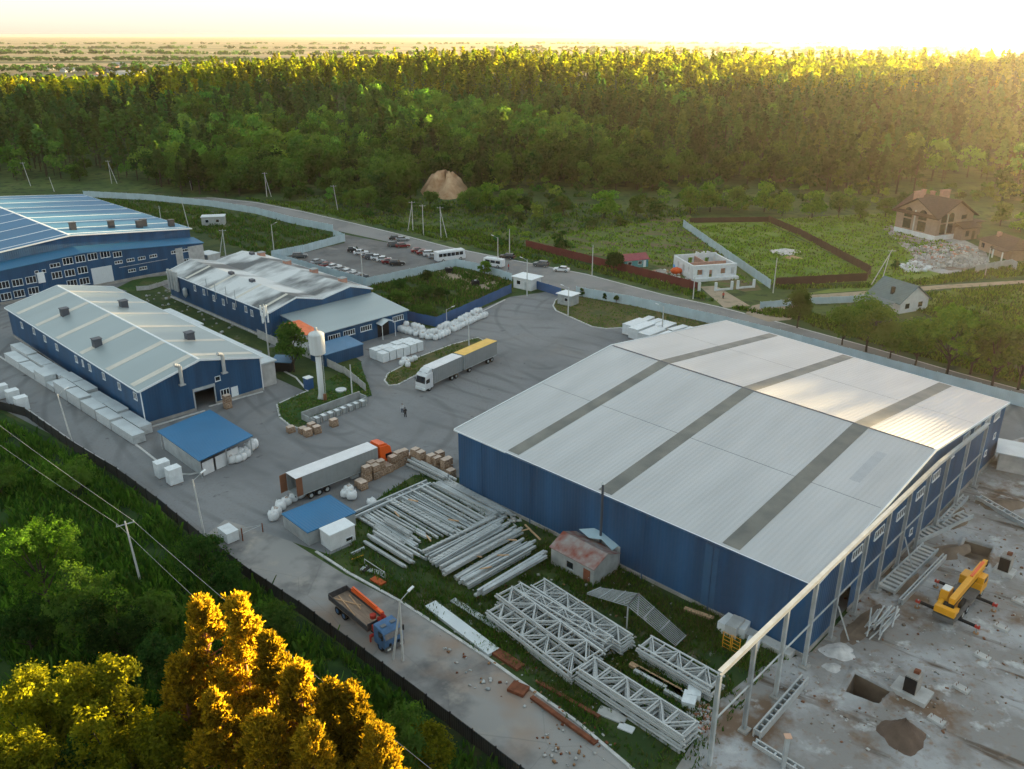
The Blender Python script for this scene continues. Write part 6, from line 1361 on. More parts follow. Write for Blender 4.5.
lattice((942, 528), (968, 500), .8, .6, 'short girder lying close to the warehouse columns')
lattice((975, 500), (1030, 532), 1.0, .6, 'long lattice girder at the right edge of the building site', 'steel')
lattice((760, 741), (808, 685), .8, .9, 'long pale girder lying below the column row at the bottom', 'steel')
lattice((752, 746), (800, 776), .7, .4, 'low pale girder at the bottom edge beside the single column', 'steel')
p = G(783, 768); t = thing('steel_column', 'single short steel column standing alone at the bottom of the site', 'steel column', tuple(p), YAW)
MB().bar(p, p + ZZ * 3.6, .34).build('column', 'steel', t); MB().obox(p - Vector((.3, .3, 0)) + ZZ * 3.61, (.6, 0, 0), (0, .6, 0), ZZ * .08).build('cap_plate', pm('cap_plate_tan', (.55, .34, .24), .6, 0, 1, .1), t)
# bundle of loose pipes
m_ = []
for i in range(24):
    p = G(858 + rng.uniform(0, 34), 638 + rng.uniform(-6, 4)); yw = YV + R(5) + rng.uniform(-.3, .3); L_ = rng.uniform(3.6, 4.6)
    o = MB().tube((-L_ / 2, 0, 0), (L_ / 2, 0, 0), .085, .085, 8).build('steel_pipe', 'white_steel', None, local=True); q = G(880 + rng.uniform(-13, 13), 626 + rng.uniform(-7, 7)); o.location = (q.x, q.y, .16 + .055 * i); o.rotation_euler = (0, 0, yw); tag(o, 'thin pale pipe in the loose heap of pipes left of the crane', 'pipe', 'loose heap of pipes')
# pits: real holes cut through the ground sheets
from mathutils.geometry import tessellate_polygon
PITS = [([(845, 693), (855, 674), (890, 692), (878, 706)], 2.4, 'deep square pit with dark earth sides on the building site'), ([(958, 556), (965, 541), (992, 549), (986, 566)], 1.2, 'shallow muddy pit behind the yellow crane')]
HOLES = [GP(q) for q, _, _ in PITS]
def refill(o, outer, z):
    tri = tessellate_polygon([outer] + HOLES); pts = [p for ring in [outer] + HOLES for p in ring]; me = o.data
    V = [v.co.copy() for v in me.vertices]; Fs = [tuple(p.vertices) for p in me.polygons if p.index not in o['_cut']]; b = len(V); V += [Vector((p.x, p.y, z)) for p in pts]
    for t_ in tri:
        a, b_, c_ = (pts[k] for k in t_); up = (b_ - a).cross(c_ - a).z > 0; Fs.append(tuple(b + k for k in (t_ if up else t_[::-1])))
    n = bpy.data.meshes.new(me.name); n.from_pydata([tuple(v) for v in V], [], Fs)
    for m_ in me.materials: n.materials.append(m_)
    o.data = n; del o['_cut']
gnd = bpy.data.objects['ground']; x0 = min(p.x for h_ in HOLES for p in h_) - 1; x1 = max(p.x for h_ in HOLES for p in h_) + 1; y0 = min(p.y for h_ in HOLES for p in h_) - 1; y1 = max(p.y for h_ in HOLES for p in h_) + 1
me = gnd.data; cut = []; bx = []
for p in me.polygons:
    c4 = [me.vertices[i].co for i in p.vertices]
    if max(v.x for v in c4) > x0 and min(v.x for v in c4) < x1 and max(v.y for v in c4) > y0 and min(v.y for v in c4) < y1: cut.append(p.index); bx += c4
# outline of the removed block of cells (columns fan out with distance, so follow its border)
yy = sorted(set(round(v.y, 3) for v in bx)); lft = [min((v for v in bx if round(v.y, 3) == y), key=lambda v: v.x) for y in yy]; rgt = [max((v for v in bx if round(v.y, 3) == y), key=lambda v: v.x) for y in yy]
gnd['_cut'] = cut; lo_x = {round(y, 3): min(v.x for v in bx if round(v.y, 3) == y) for y in yy}
refill(gnd, [Vector((v.x, v.y, 0)) for v in lft] + [Vector((v.x, v.y, 0)) for v in rgt[::-1]], 0.0)
for p in gnd.data.polygons: p.use_smooth = False
st = bpy.data.objects['building_site']; outer = [Vector((v.co.x, v.co.y, 0)) for v in st.data.vertices]; st['_cut'] = [0]; refill(st, outer, .065)
yd = bpy.data.objects['yard']
for (q, dp, lb), P in zip(PITS, HOLES):
    t = thing('foundation_pit', lb, 'pit', (P[0].x, P[0].y, 0), 0); c = sum(P, Vector()) / 4; m = MB(); n = len(P)
    low = [c + (p - c) * .86 for p in P]; rs = random.Random(int(P[0].x)); out = [c + (p - c) * (1.3 + rs.uniform(-.1, .1)) for p in P]
    vs = [(p.x, p.y, .0) for p in P] + [(p.x, p.y, -dp) for p in low]
    m.add(vs, [(i, n + i, n + (i + 1) % n, (i + 1) % n) for i in range(n)] + [tuple(range(n, 2 * n))]).build('earth_sides', 'earth', t)
    k = MB(); ring = 24; vv = []; 
    def edge_pt(f):
        f = f % 1 * n; i = int(f); return P[i].lerp(P[(i + 1) % n], f - i)
    for lv, (sc_, zz_) in enumerate([(1.0, .0), (1.03, .28), (1.18, .3), (1.42, .062)]):
        for i in range(ring): p = edge_pt(i / ring); j = 1 + rs.uniform(-.05, .05) * (lv > 0); vv.append((c.x + (p.x - c.x) * sc_ * j, c.y + (p.y - c.y) * sc_ * j, zz_ * (1 + rs.uniform(-.4, .4)) if lv in (1, 2) else zz_))
    k.add(vv, [(lv * ring + i, lv * ring + (i + 1) % ring, (lv + 1) * ring + (i + 1) % ring, (lv + 1) * ring + i) for lv in range(3) for i in range(ring)]).build('rim', 'g_dirt', t, smooth=True)
pm('gravel', (.12, .085, .065), .95, 0, .8, .25, bump=.08, bscale=5)
heap((902, 737), 2.1, 2.1, 2.1, 'gravel', 'rounded heap of dark brown gravel at the bottom right of the site', 'gravel heap', 3, 'gravel_heap', YV, .06)
heap((838, 652), 1.9, 1.5, .5, 'rubble_white', 'low pale heap of spilled mortar near the warehouse corner', 'mortar heap', 5, 'mortar_heap', 0, .06); heap((832, 668), 1.0, .8, .3, 'rubble_white', 'small pale mortar heap below the larger one', 'mortar heap', 6, 'mortar_heap', 0, .06)
for (q, rx, ry, h_, yw, lb) in [((862, 626), 5, 1.2, .5, R(45), 'earth ridge along the foot of the columns, lower part'), ((905, 583), 4, 1.1, .45, R(45), 'earth ridge along the foot of the columns, middle part'), ((955, 520), 4, 1.4, .6, R(45), 'earth ridge along the foot of the columns, upper part'), ((1000, 505), 3.5, 2.0, .7, 0, 'brown earth heap at the right edge below the grey hut'), ((950, 552), 3.2, 1.6, .6, .4, 'muddy heap left of the shallow pit')]: heap(q, rx, ry, h_, 'earth', lb, 'earth heap', int(q[0]), 'earth_heap', yw, .05)
def footing(q, l_, w_, h_, yaw, label, block=False):
    p = G(*q); t = thing('footing', label, 'footing', (p.x, p.y, .066), yaw); MB().box((-l_ / 2, -w_ / 2, 0), (l_ / 2, w_ / 2, h_)).build('base', 'pale_concrete', t, local=True, bevel=.03)
    if block:
        MB().box((-.65, -.75, h_), (.55, .75, h_ + 1.9)).build('stem', 'concrete', t, local=True); MB().box((-.62, -.84, h_ + .1), (.52, -.76, h_ + 1.75)).build('dark_shutter', 'dark', t, local=True)
        MB().obox((-.2, .0, h_ + 1.9), (.5, .1, 0), (0, .45, 0), (0, 0, .35)).build('rebar_clump', 'rust', t, local=True)
    else:
        for sx in (-.3, .3):
            for sy in (-.12, .12): MB().tube((sx * l_, sy * w_ * 2, h_), (sx * l_, sy * w_ * 2, h_ + .25), .03, .03, 6).build('anchor_bolt', 'rust', t, local=True)
footing((911, 694), 3.4, 2.4, .5, R(45) - PI / 2, 'large stepped concrete footing with dark shuttered block beside the pit', True)
footing((1004, 573), 2.2, 1.8, .5, R(45) - PI / 2, 'shuttered concrete block near the right edge behind the crane', True)
for q, lb in [((936, 722), 'small concrete footing right of the gravel heap'), ((961, 690), 'small concrete footing right of the shuttered block'), ((982, 658), 'small concrete footing below the crane'), ((1001, 629), 'small concrete footing with a dark rim right of the crane'), ((1019, 603), 'small concrete footing at the right edge of the picture')]: footing(q, 1.5, .8, .3, R(-52), lb)
for q, l_, yw, lb in [((955, 600), 3, R(40), 'loose board under the crane')][:0]: pass

# ================================================================== HOUSES ACROSS THE ROAD
def hip_house(): pass
# unfinished white block house, walls only
a0_ = G(692.5, 281); t = thing('unfinished_house', 'roofless white block house with open window holes beside the pale fence', 'house', tuple(a0_), R(14))
def wallbox(m, x0, y0, x1, y1, h_, th, ops, z0=0.):
    """upright wall with window holes (s0, s1, zlo, zhi) built from solid pieces"""
    a, b = Vector((x0, y0, 0)), Vector((x1, y1, 0)); L_ = (b - a).length; d = (b - a) / L_; n = Vector((-d.y, d.x, 0)); cur = 0
    for s0, s1, zl, zh in sorted(ops):
        if s0 > cur: m.obox(a + d * cur + ZZ * z0, d * (s0 - cur), n * th, ZZ * (h_ - z0))
        if zl > z0: m.obox(a + d * s0 + ZZ * z0, d * (s1 - s0), n * th, ZZ * (zl - z0))
        if zh < h_: m.obox(a + d * s0 + ZZ * zh, d * (s1 - s0), n * th, ZZ * (h_ - zh))
        cur = s1
    if cur < L_: m.obox(a + d * cur + ZZ * z0, d * (L_ - cur), n * th, ZZ * (h_ - z0))
WX, WY, WH = 12.5, 12.5, 3.9
m = MB(); wallbox(m, 0, 0, WX, 0, WH, .5, [(1.2, 2.8, 1.4, 2.9), (4.6, 5.6, .3, 2.7), (7.9, 9.4, 1.4, 2.9), (10.9, 11.9, 1.2, 3.0)]); m.build('front_wall', 'white_block', t, local=True)
m = MB(); wallbox(m, WX, .51, WX, WY - .51, WH, .5, [(2, 3.4, 1.4, 2.9), (7, 8.4, 1.4, 2.9)]); m.build('side_wall', 'white_block', t, local=True)
m = MB(); wallbox(m, WX, WY, 0, WY, WH + .2, .5, [(2, 3.4, 1.4, 2.9), (7, 8.4, 1.2, 3.2)]); m.build('rear_wall', 'white_block', t, local=True)
m = MB(); wallbox(m, 0, WY - .51, 0, .51, WH, .5, [(2.2, 3.2, 1.4, 3.0), (5.5, 6.6, 1.2, 3.0), (8.8, 9.8, 1.4, 3.0)]); m.build('side_wall', 'white_block', t, local=True)
m = MB(); wallbox(m, .51, 5.2, WX - .51, 5.2, WH - .4, .35, [(2.6, 3.7, 0, 2.4), (8.3, 9.4, 0, 2.4)]); wallbox(m, 6.2, 5.56, 6.2, WY - .51, WH - .4, .35, [(2, 3, 0, 2.4)]); m.build('inner_wall', 'pink_brick', t, local=True)
MB().box((-.15, -1.3, 0), (WX + .15, -.01, .8)).build('terrace', 'white_block', t, local=True)
for i in range(9): 
    MB().box((5.8 + i * .55, WY - .5, WH + .2), (6.2 + i * .55, WY - .05, WH + .55 + .2 * (i % 2))).build('top_block', 'white_block', t, local=True) if i % 3 else None
m = MB(); m.box((.0, -.01, WH + .002), (WX, .55, WH + .12)); m.build('ring_beam', 'wrap', t, local=True)
p = G(676, 274); heapc = MB().lump((p.x, p.y, 0), (1.6, 1.2, .9), 5, 10, 6, .8, .12).build('tarpaulin_heap', pm('orange_tarp', (.62, .09, .02), .7, 0, 1, .1), None, smooth=True); tag(heapc, 'orange-red tarpaulin heap beside the white unfinished house', 'tarpaulin')
p = G(677, 270); tag(MB().lump((p.x, p.y + .3, 0), (1.2, .9, .9), 8, 10, 6, .8, .12).build('tarpaulin_heap', pm('blue_tarp', (.08, .30, .60), .7, 0, 1, .1), None, smooth=True), 'light blue tarpaulin behind the orange one by the unfinished house', 'tarpaulin')
heap((660, 272), 3.0, 2.0, .9, 'concrete', 'grey gravel heap between maroon-roofed hut and unfinished house', 'gravel heap', 8, 'gravel_heap')
debris('rubble', 'building rubble in front of the white unfinished house', (672, 276), (26, 6), 160, .9, ['pale_concrete', 'pink_brick', 'sand', 'white_block'], 12)
# teal hut with crimson roof
o_ = G(623.5, 269); t = thing('garden_house', 'small teal garden house with crimson pitched roof behind the maroon fence', 'house', tuple(o_), R(20))
L_, D_ = 7.6, 4.4; m = MB(); q = [Vector((0, 0, 0)), Vector((L_, 0, 0)), Vector((L_, D_, 0)), Vector((0, D_, 0))]
strip_wall(m, q[0], q[1], [(0, 2.3), (1, 2.3)]); strip_wall(m, q[1], q[2], [(0, 2.3), (.5, 3.5), (1, 2.3)]); strip_wall(m, q[2], q[3], [(0, 2.3), (1, 2.3)]); strip_wall(m, q[3], q[0], [(0, 2.3), (.5, 3.5), (1, 2.3)]); m.build('wall', 'teal_wall', t, local=True)
MB().slab([(-.3, -.4, 2.28), (L_ + .3, -.4, 2.28), (L_ + .3, D_ / 2, 3.62), (-.3, D_ / 2, 3.62)], .1).slab([(-.3, D_ / 2, 3.62), (L_ + .3, D_ / 2, 3.62), (L_ + .3, D_ + .4, 2.28), (-.3, D_ + .4, 2.28)], .1).build('roof', 'crimson_roof', t, local=True)
for x in (1.2, 4.4): f = MB().box((x, -.06, .9), (x + 1.3, -.003, 1.9)).build('window', 'white_trim', t, local=True); MB().box((x + .1, -.075, 1.0), (x + 1.2, -.061, 1.8)).build('pane', 'glass', f, local=True)
MB().box((6.1, -.06, 0), (6.9, -.003, 1.95)).build('door', 'white_trim', t, local=True)
# brick villa
o_ = G(934, 241); t = thing('brick_villa', 'large tan brick villa with brown gabled roof, arched windows and pink chimneys', 'villa', tuple(o_), R(24))
VX, VY, VH = 13, 13.5, 6.6
m = MB(); q = [Vector((0, 0, 0)), Vector((VX, 0, 0)), Vector((VX, VY, 0)), Vector((0, VY, 0))]
strip_wall(m, q[0], q[1], [(0, VH - .9), (.5, VH + 2.4), (1, VH - .9)]); strip_wall(m, q[1], q[2], [(0, VH - .9), (1, VH - .9)]); strip_wall(m, q[2], q[3], [(0, VH - .9), (.5, VH + 2.4), (1, VH - .9)]); strip_wall(m, q[3], q[0], [(0, VH - .9), (.5, VH + 2.4), (1, VH - .9)]); m.build('wall', 'tan_brick', t, local=True)
R1 = VH + 2.7
m = MB(); ov = 1.0; ez = VH - 1.3
m.slab([(-ov, -ov, ez), (VX / 2, -ov, R1), (VX / 2, VY / 2, R1), (VX / 2, VY / 2, R1)][:3] + [(-ov, VY * .0 + VY / 2, R1)][:0], .2) if False else None
cx_, cy_ = VX / 2, VY / 2
# cross gable: ridge along y and ridge along x
m.slab([(-ov, -ov, ez), (cx_, -ov, R1), (cx_, VY + ov, R1), (-ov, VY + ov, ez)][::-1], .2); m.slab([(cx_, -ov, R1), (VX + ov, -ov, ez), (VX + ov, VY + ov, ez), (cx_, VY + ov, R1)][::-1], .2)
m.build('roof', 'shingle', t, local=True)
m = MB(); m.slab([(-ov, -ov + .05, ez), (-ov, cy_, R1 - .05), (cx_, cy_, R1 - .05)][::-1], .2).slab([(-ov, cy_, R1 - .05), (-ov, VY + ov - .05, ez), (cx_, cy_, R1 - .05)][::-1], .2); m.build('cross_roof', 'shingle', t, local=True)
m = MB(); m.box((-.12, -.12, 0), (VX + .12, -.005, 1.2)).box((-.12, -.005, 0), (-.005, VY, 1.2)); m.build('plinth', 'white_block', t, local=True)
def arch_win(x, face, z0, w_, h_):
    n = 9; pts = [(x, z0), (x + w_, z0), (x + w_, z0 + h_ - w_ / 2)] + [(x + w_ / 2 + w_ / 2 * math.cos(a), z0 + h_ - w_ / 2 + w_ / 2 * math.sin(a)) for a in [PI * k / (n - 1) for k in range(1, n - 1)]] + [(x, z0 + h_ - w_ / 2)]
    if face == 'f': MB().xprism(pts, -.05, -.004).build('arched_window', 'glass', t, local=True)
    else: MB().add([(-.05, VY - a, b) for a, b in pts] + [(-.004, VY - a, b) for a, b in pts], [tuple(range(len(pts)))[::-1], tuple(range(len(pts), 2 * len(pts)))] + [(i, (i + 1) % len(pts), len(pts) + (i + 1) % len(pts), len(pts) + i) for i in range(len(pts))]).build('arched_window', 'glass', t, local=True)
for x in (1.3, 3.9): arch_win(x, 'f', 4.2, 1.9, 2.2); MB().box((x, -.05, 1.5), (x + 1.9, -.004, 3.8)).build('window', 'glass', t, local=True)
for x in (2.6, 7.4): arch_win(x, 's', 4.2, 2.6, 2.4); MB().box((-.05, VY - x - 2.6, 1.5), (-.004, VY - x, 3.8)).build('window', 'glass', t, local=True)
MB().box((8.6, -.05, 4.6), (10.4, -.004, 5.6)).build('window', 'glass', t, local=True)
MB().box((-.09, VY - 6.4, 1.25), (-.005, VY - 6.0, 6.2)).build('pilaster', 'pale_concrete', t, local=True); MB().box((3.4, -.09, 1.25), (3.7, -.005, 6.2)).build('pilaster', 'pale_concrete', t, local=True)
for x, y, w_, h_ in [(.8, 8.6, 2.6, 3.0), (9.2, 7.6, 2.8, 2.9), (7.2, 9, .9, 2.6), (5.6, 10.5, .7, 2.9)]: c = MB().box((x, y, VH), (x + w_, y + 1.0, VH + h_ + .6)).build('chimney', 'pink_brick', t, local=True); MB().box((x - .1, y - .1, VH + h_ + .602), (x + w_ + .1, y + 1.1, VH + h_ + .8)).build('cap', 'pink_brick', c, local=True)
MB().box((VX + .01, 1, 0), (VX + 5, 8, 3.3)).box((6.8, -2.6, 0), (12.5, -.02, 2.9)).build('side_wing', 'tan_brick', t, local=True)
MB().slab([(6.2, -3.2, 2.95), (13, -3.2, 2.95), (13, -.13, 4.0), (6.2, -.13, 4.0)], .15).slab([(VX + .0, .4, 3.35), (VX + 5.8, .4, 3.35), (VX + 5.8, 8.6, 3.35), (VX + .0, 8.6, 4.6)], .15).build('wing_roof', 'shingle', t, local=True)
MB().box((8.0, -2.66, .9), (9.2, -2.605, 2.2)).box((10.4, -2.66, 0), (11.4, -2.605, 2.1)).build('opening_shade', 'dark', t, local=True)  # dark slabs on the wing wall paint the shade inside its openings
t.scale = (1.2, 1.2, 1.32)
# low brick outbuilding at the right edge
o_ = G(978, 249); t = thing('brick_outbuilding', 'low brick outbuilding with brown roof and pink chimney at the right edge', 'outbuilding', tuple(o_), yaw_of(G(978, 249), G(1010, 261)))
L_, D_ = (G(1010, 261) - G(978, 249)).length, 9; m = MB(); q = [Vector((0, 0, 0)), Vector((L_, 0, 0)), Vector((L_, D_, 0)), Vector((0, D_, 0))]
for i in range(4): strip_wall(m, q[i], q[(i + 1) % 4], [(0, 3.0), (1, 3.0)])
m.build('wall', 'tan_brick', t, local=True)
MB().add([(-.8, -.8, 2.95), (L_ + .8, -.8, 2.95), (L_ + .8, D_ + .8, 2.95), (-.8, D_ + .8, 2.95), (3.8, D_ / 2, 5.6), (L_ - 3.8, D_ / 2, 5.6)], [(0, 1, 5, 4), (1, 2, 5), (2, 3, 4, 5), (3, 0, 4), (3, 2, 1, 0)]).build('roof', 'shingle', t, local=True)
MB().box((3.4, 2.6, 3.6), (4.4, 3.6, 6.0)).build('chimney', 'pink_brick', t, local=True)
for x in (1.2, 5.5): MB().box((x, -.05, 1.0), (x + 1.4, -.004, 2.3)).build('window', 'glass', t, local=True)
MB().box((L_ - 4.5, -2.8, 0), (L_ - 4.2, -2.5, 2.7)).box((L_ - .3, -2.8, 0), (L_, -2.5, 2.7)).build('porch_post', 'white_trim', t, local=True); MB().slab([(L_ - 4.8, -3.0, 2.8), (L_ + .4, -3.0, 2.8), (L_ + .4, -.81, 3.1), (L_ - 4.8, -.81, 3.1)], .15).build('porch_roof', 'shingle', t, local=True)
for i_, (c_r, rad_, n_) in enumerate([((946, 252), (36, 8), 420), ((930, 263), (22, 7), 260), ((962, 262), (26, 6), 200)]): debris('rubble', ['building rubble strewn along the front of the brick villa', 'pale rubble and slabs spread over the grass below the villa', 'mixed rubble before the brick outbuilding'][i_], c_r, rad_, n_, 1.1, ['rubble_white', 'pale_concrete', 'concrete', 'concrete', 'rubble_white', 'tan_brick', 'pink_brick'][: 7 - i_], 14 + i_, 'rubble', .6)
debris('rubble', 'pale pallets and sheets at the left end of the villa rubble', (915, 268), (16, 5), 130, 1.4, ['rubble_white', 'wrap', 'pale_sheet'], 15)
sheet('dirt_patch', [(880, 226), (905, 224), (960, 238), (985, 250), (990, 262), (950, 276), (925, 270), (912, 256)], .07, 'g_dirt')
# teal-roofed cottage
o_ = G(899, 314); t = thing('cottage', 'small cottage with steep teal-grey roof half hidden by leafy trees', 'cottage', tuple(o_), R(25))
L_, D_ = 9.0, 9.5; q = [Vector((0, 0, 0)), Vector((L_, 0, 0)), Vector((L_, D_, 0)), Vector((0, D_, 0))]; m = MB()
strip_wall(m, q[0], q[1], [(0, 2.8), (.5, 6.0), (1, 2.8)]); strip_wall(m, q[1], q[2], [(0, 2.8), (1, 2.8)]); strip_wall(m, q[2], q[3], [(0, 2.8), (.5, 6.0), (1, 2.8)]); strip_wall(m, q[3], q[0], [(0, 2.8), (1, 2.8)]); m.build('wall', 'white_block', t, local=True)
MB().slab([(-.7, -.4, 2.5), (L_ / 2, -.4, 6.3), (L_ / 2, D_ + .4, 6.3), (-.7, D_ + .4, 2.5)][::-1], .15).slab([(L_ / 2, -.4, 6.3), (L_ + .7, -.4, 2.5), (L_ + .7, D_ + .4, 2.5), (L_ / 2, D_ + .4, 6.3)][::-1], .15).build('roof', 'teal_roof', t, local=True)
MB().box((-3.6, 1, 0), (-.02, 7, 2.3)).build('side_room', 'white_block', t, local=True); MB().slab([(-4, .6, 2.4), (-.75, .6, 2.75), (-.75, 7.4, 2.75), (-4, 7.4, 2.4)], .12).build('side_roof', 'teal_roof', t, local=True)
MB().box((.9, 3.5, 3.0), (1.6, 4.2, 5.4)).build('chimney', 'dark', t, local=True)
for x in (1.6, 5.8): MB().box((x, -.05, 1.0), (x + 1.3, -.004, 2.2)).build('window', 'glass', t, local=True)
heap((785, 252), 5, 4, 1.1, 'rubble_white', 'pale gravel heap on the fenced grass plot', 'gravel heap', 21, 'gravel_heap', .5); heap((792, 258), 3, 2, .8, 'sand', 'small sandy heap beside the pale one on the fenced plot', 'sand heap', 22, 'sand_heap')
# sandy scar at the foot of the forest
zz_ = float(hz(-28, 378)); sc_ = heap((448, 200), 10.5, 17, 9.5, 'sand', 'steep bare sandy scar at the foot of the forest', 'sand slope', 30, 'sand_slope', 0); sc_.location = (-27, 356, -1.0)
# black tanks on the weedy plot
for q, lb in [((449, 273), 'dark square tank at the far side of the weedy plot'), ((475.5, 286), 'black square tank on the bare patch of the weedy plot')]:
    p = G(*q); t = thing('water_tank', lb, 'tank', tuple(p), R(20)); MB().box((-.9, -.8, .15), (.9, .8, 1.5)).build('tank', 'dark', t, local=True, bevel=.1); MB().box((-1.0, -.9, 0), (1.0, .9, .14)).build('base', 'pale_concrete', t, local=True); MB().tube((0, 0, 1.5), (0, 0, 1.65), .3, .3, 10).build('lid', 'steel', t, local=True)
# swing barrier by the lane
p = G(243, 541); q = G(263, 532); t = thing('swing_barrier', 'thin dark swing barrier standing open at the lane entrance', 'barrier', tuple(p), yaw_of(p, q))
MB().tube(p, p + ZZ * 1.9, .09, n=8).tube(q, q + ZZ * 1.3, .08, n=8).build('post', 'rust', t); MB().bar(p + ZZ * 1.1, q + ZZ * 1.1, .07).bar(p + ZZ * 1.85, q + ZZ * 1.12, .04).build('boom', 'steel', t)
# far houses in the valley
hs = []
for i in range(16):
    d_ = rng.uniform(1250, 2100); a_ = R(rng.uniform(-30, -19)); x, y = d_ * math.sin(a_), d_ * math.cos(a_); L_, D_, H_ = rng.uniform(12, 26), rng.uniform(10, 14), rng.uniform(4, 7)
    t = thing('distant_house', 'tiny pale house among trees in the hazy valley at the far left', 'house', (x, y, 0), rng.uniform(0, 3), 'houses in the distant valley'); MB().box((0, 0, 0), (L_, D_, H_)).build('wall', 'white_block', t, local=True)
    MB().add([(-.5, -.5, H_ + .01), (L_ + .5, -.5, H_ + .01), (L_ + .5, D_ + .5, H_ + .01), (-.5, D_ + .5, H_ + .01), (0, D_ / 2, H_ + 3), (L_, D_ / 2, H_ + 3)], [(0, 1, 5, 4), (1, 2, 5), (2, 3, 4, 5), (3, 0, 4), (3, 2, 1, 0)]).build('roof', ['pink_brick', 'asbestos'][i % 2], t, local=True)

# ================================================================== PEOPLE
def person(q, yaw, shirt, legs, label, hair='hair', step=.12, z=.03, s=1.0, arm=.1):
    p = G(*q); me = bpy.data.meshes.new('person')
    J = {'pel': (0, 0, .95), 'chest': (.01, 0, 1.28), 'neck': (.02, 0, 1.47), 'head': (.04, 0, 1.62), 'top': (.03, 0, 1.74), 'sl': (.01, .19, 1.42), 'el': (-.03, .25, 1.14), 'hl': (arm, .27, .9), 'sr': (.01, -.19, 1.42), 'er': (0, -.25, 1.14), 'hr': (arm + .06, -.26, .92),
         'kl': (step * .6, .1, .5), 'fl': (step, .1, .08), 'tl': (step + .17, .11, .04), 'kr': (-step * .2, -.1, .5), 'fr': (-step, -.1, .08), 'tr': (-step + .17, -.11, .04), 'hpl': (0, .09, .9), 'hpr': (0, -.09, .9)}
    RD = {'pel': .14, 'chest': .16, 'neck': .06, 'head': .10, 'top': .075, 'sl': .07, 'el': .048, 'hl': .04, 'sr': .07, 'er': .048, 'hr': .04, 'kl': .065, 'fl': .05, 'tl': .04, 'kr': .065, 'fr': .05, 'tr': .04, 'hpl': .1, 'hpr': .1}
    ks = list(J); E_ = [('pel', 'chest'), ('chest', 'neck'), ('neck', 'head'), ('head', 'top'), ('chest', 'sl'), ('sl', 'el'), ('el', 'hl'), ('chest', 'sr'), ('sr', 'er'), ('er', 'hr'), ('pel', 'hpl'), ('hpl', 'kl'), ('kl', 'fl'), ('fl', 'tl'), ('pel', 'hpr'), ('hpr', 'kr'), ('kr', 'fr'), ('fr', 'tr')]
    me.from_pydata([J[k] for k in ks], [(ks.index(a), ks.index(b)) for a, b in E_], []); import bmesh; bm = bmesh.new(); bm.from_mesh(me); bm.verts.layers.skin.verify(); bm.to_mesh(me); bm.free()
    for i, k in enumerate(ks): me.skin_vertices[0].data[i].radius = (RD[k], RD[k]); 
    me.skin_vertices[0].data[0].use_root = True
    o = bpy.data.objects.new('person', me); C.objects.link(o); o.location = (p.x, p.y, z); o.rotation_euler = (0, 0, yaw); o.scale = (s, s, s)
    o.modifiers.new('skin', 'SKIN'); sb = o.modifiers.new('sub', 'SUBSURF'); sb.levels = 1; sb.render_levels = 1
    for nm in (shirt,): me.materials.append(MATS[nm])
    tag(o, label, 'person')
    MB().lathe((.035, 0, 1.62), [(.07, 0), (.112, .05), (.10, .11), (.04, .15)], 12).build('hair', hair, o, smooth=True, local=True)
    MB().lump((.13, 0, 1.53), (.03, .065, .085), 2, 8, 5, .9, 0).build('face', 'skin', o, smooth=True, local=True)
    for sg, k, f in ((1, 'kl', 'fl'), (-1, 'kr', 'fr')): MB().tube((0, sg * .09, .93), J[k], .118, .082, 10).tube(J[k], (J[f][0], J[f][1], .12), .082, .068, 10).build('trousers', legs, o, smooth=True, local=True)
    return o
person((402.5, 413.5), R(-70), 'cloth', 'jeans', 'person in a pale shirt standing on the asphalt, left of another', s=1.05)
person((405.5, 417.5), R(120), 'dark_cloth', 'dark_cloth', 'person in dark clothes standing on the asphalt facing another', s=1.05)
person((508.5, 270), R(30), 'red_paint', 'jeans', 'person in a red top walking on the road near the gatehouse', s=1.0, step=.2)
person((723, 299), R(-100), 'red_paint', 'dark_cloth', 'person in a red top standing by the path to the unfinished house', s=1.0)

# ================================================================== TREES AND PLANTS STANDING NEAR
def put_tree(o, top=None, base=None, h=None, yaw=0., sc_=1., label=None):
    p = G(top[0], top[1], h * sc_) if top else G(*base); z = float(hz(p.x, p.y)) if base is None or base[1] < 230 else 0
    o.location = (p.x, p.y, z); o.rotation_euler = (0, 0, yaw); o.scale = (sc_,) * 3
    if label: o['label'] = label
    return o
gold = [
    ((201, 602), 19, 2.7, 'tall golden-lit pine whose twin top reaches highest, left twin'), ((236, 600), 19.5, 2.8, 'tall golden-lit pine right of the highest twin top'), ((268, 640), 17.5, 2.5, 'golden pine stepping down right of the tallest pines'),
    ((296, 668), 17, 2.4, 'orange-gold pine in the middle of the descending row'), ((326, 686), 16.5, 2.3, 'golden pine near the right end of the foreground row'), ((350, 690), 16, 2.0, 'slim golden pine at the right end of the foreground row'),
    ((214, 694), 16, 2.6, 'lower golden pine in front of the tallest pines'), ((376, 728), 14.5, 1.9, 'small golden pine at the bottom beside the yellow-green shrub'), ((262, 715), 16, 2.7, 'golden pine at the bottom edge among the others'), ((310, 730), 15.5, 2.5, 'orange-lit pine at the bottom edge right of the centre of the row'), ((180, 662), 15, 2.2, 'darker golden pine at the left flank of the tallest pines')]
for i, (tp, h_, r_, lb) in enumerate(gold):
    o = make_tree('pine_tree', lb, 'pine tree', 'pine', 400 + i, h_, r_, 4200, .34, 'sunlit_needles', 'pine_bark', 'golden pines in the near corner', base=.30, conic=.95, blades=True); put_tree(o, top=tp, h=h_, yaw=i * 1.3)
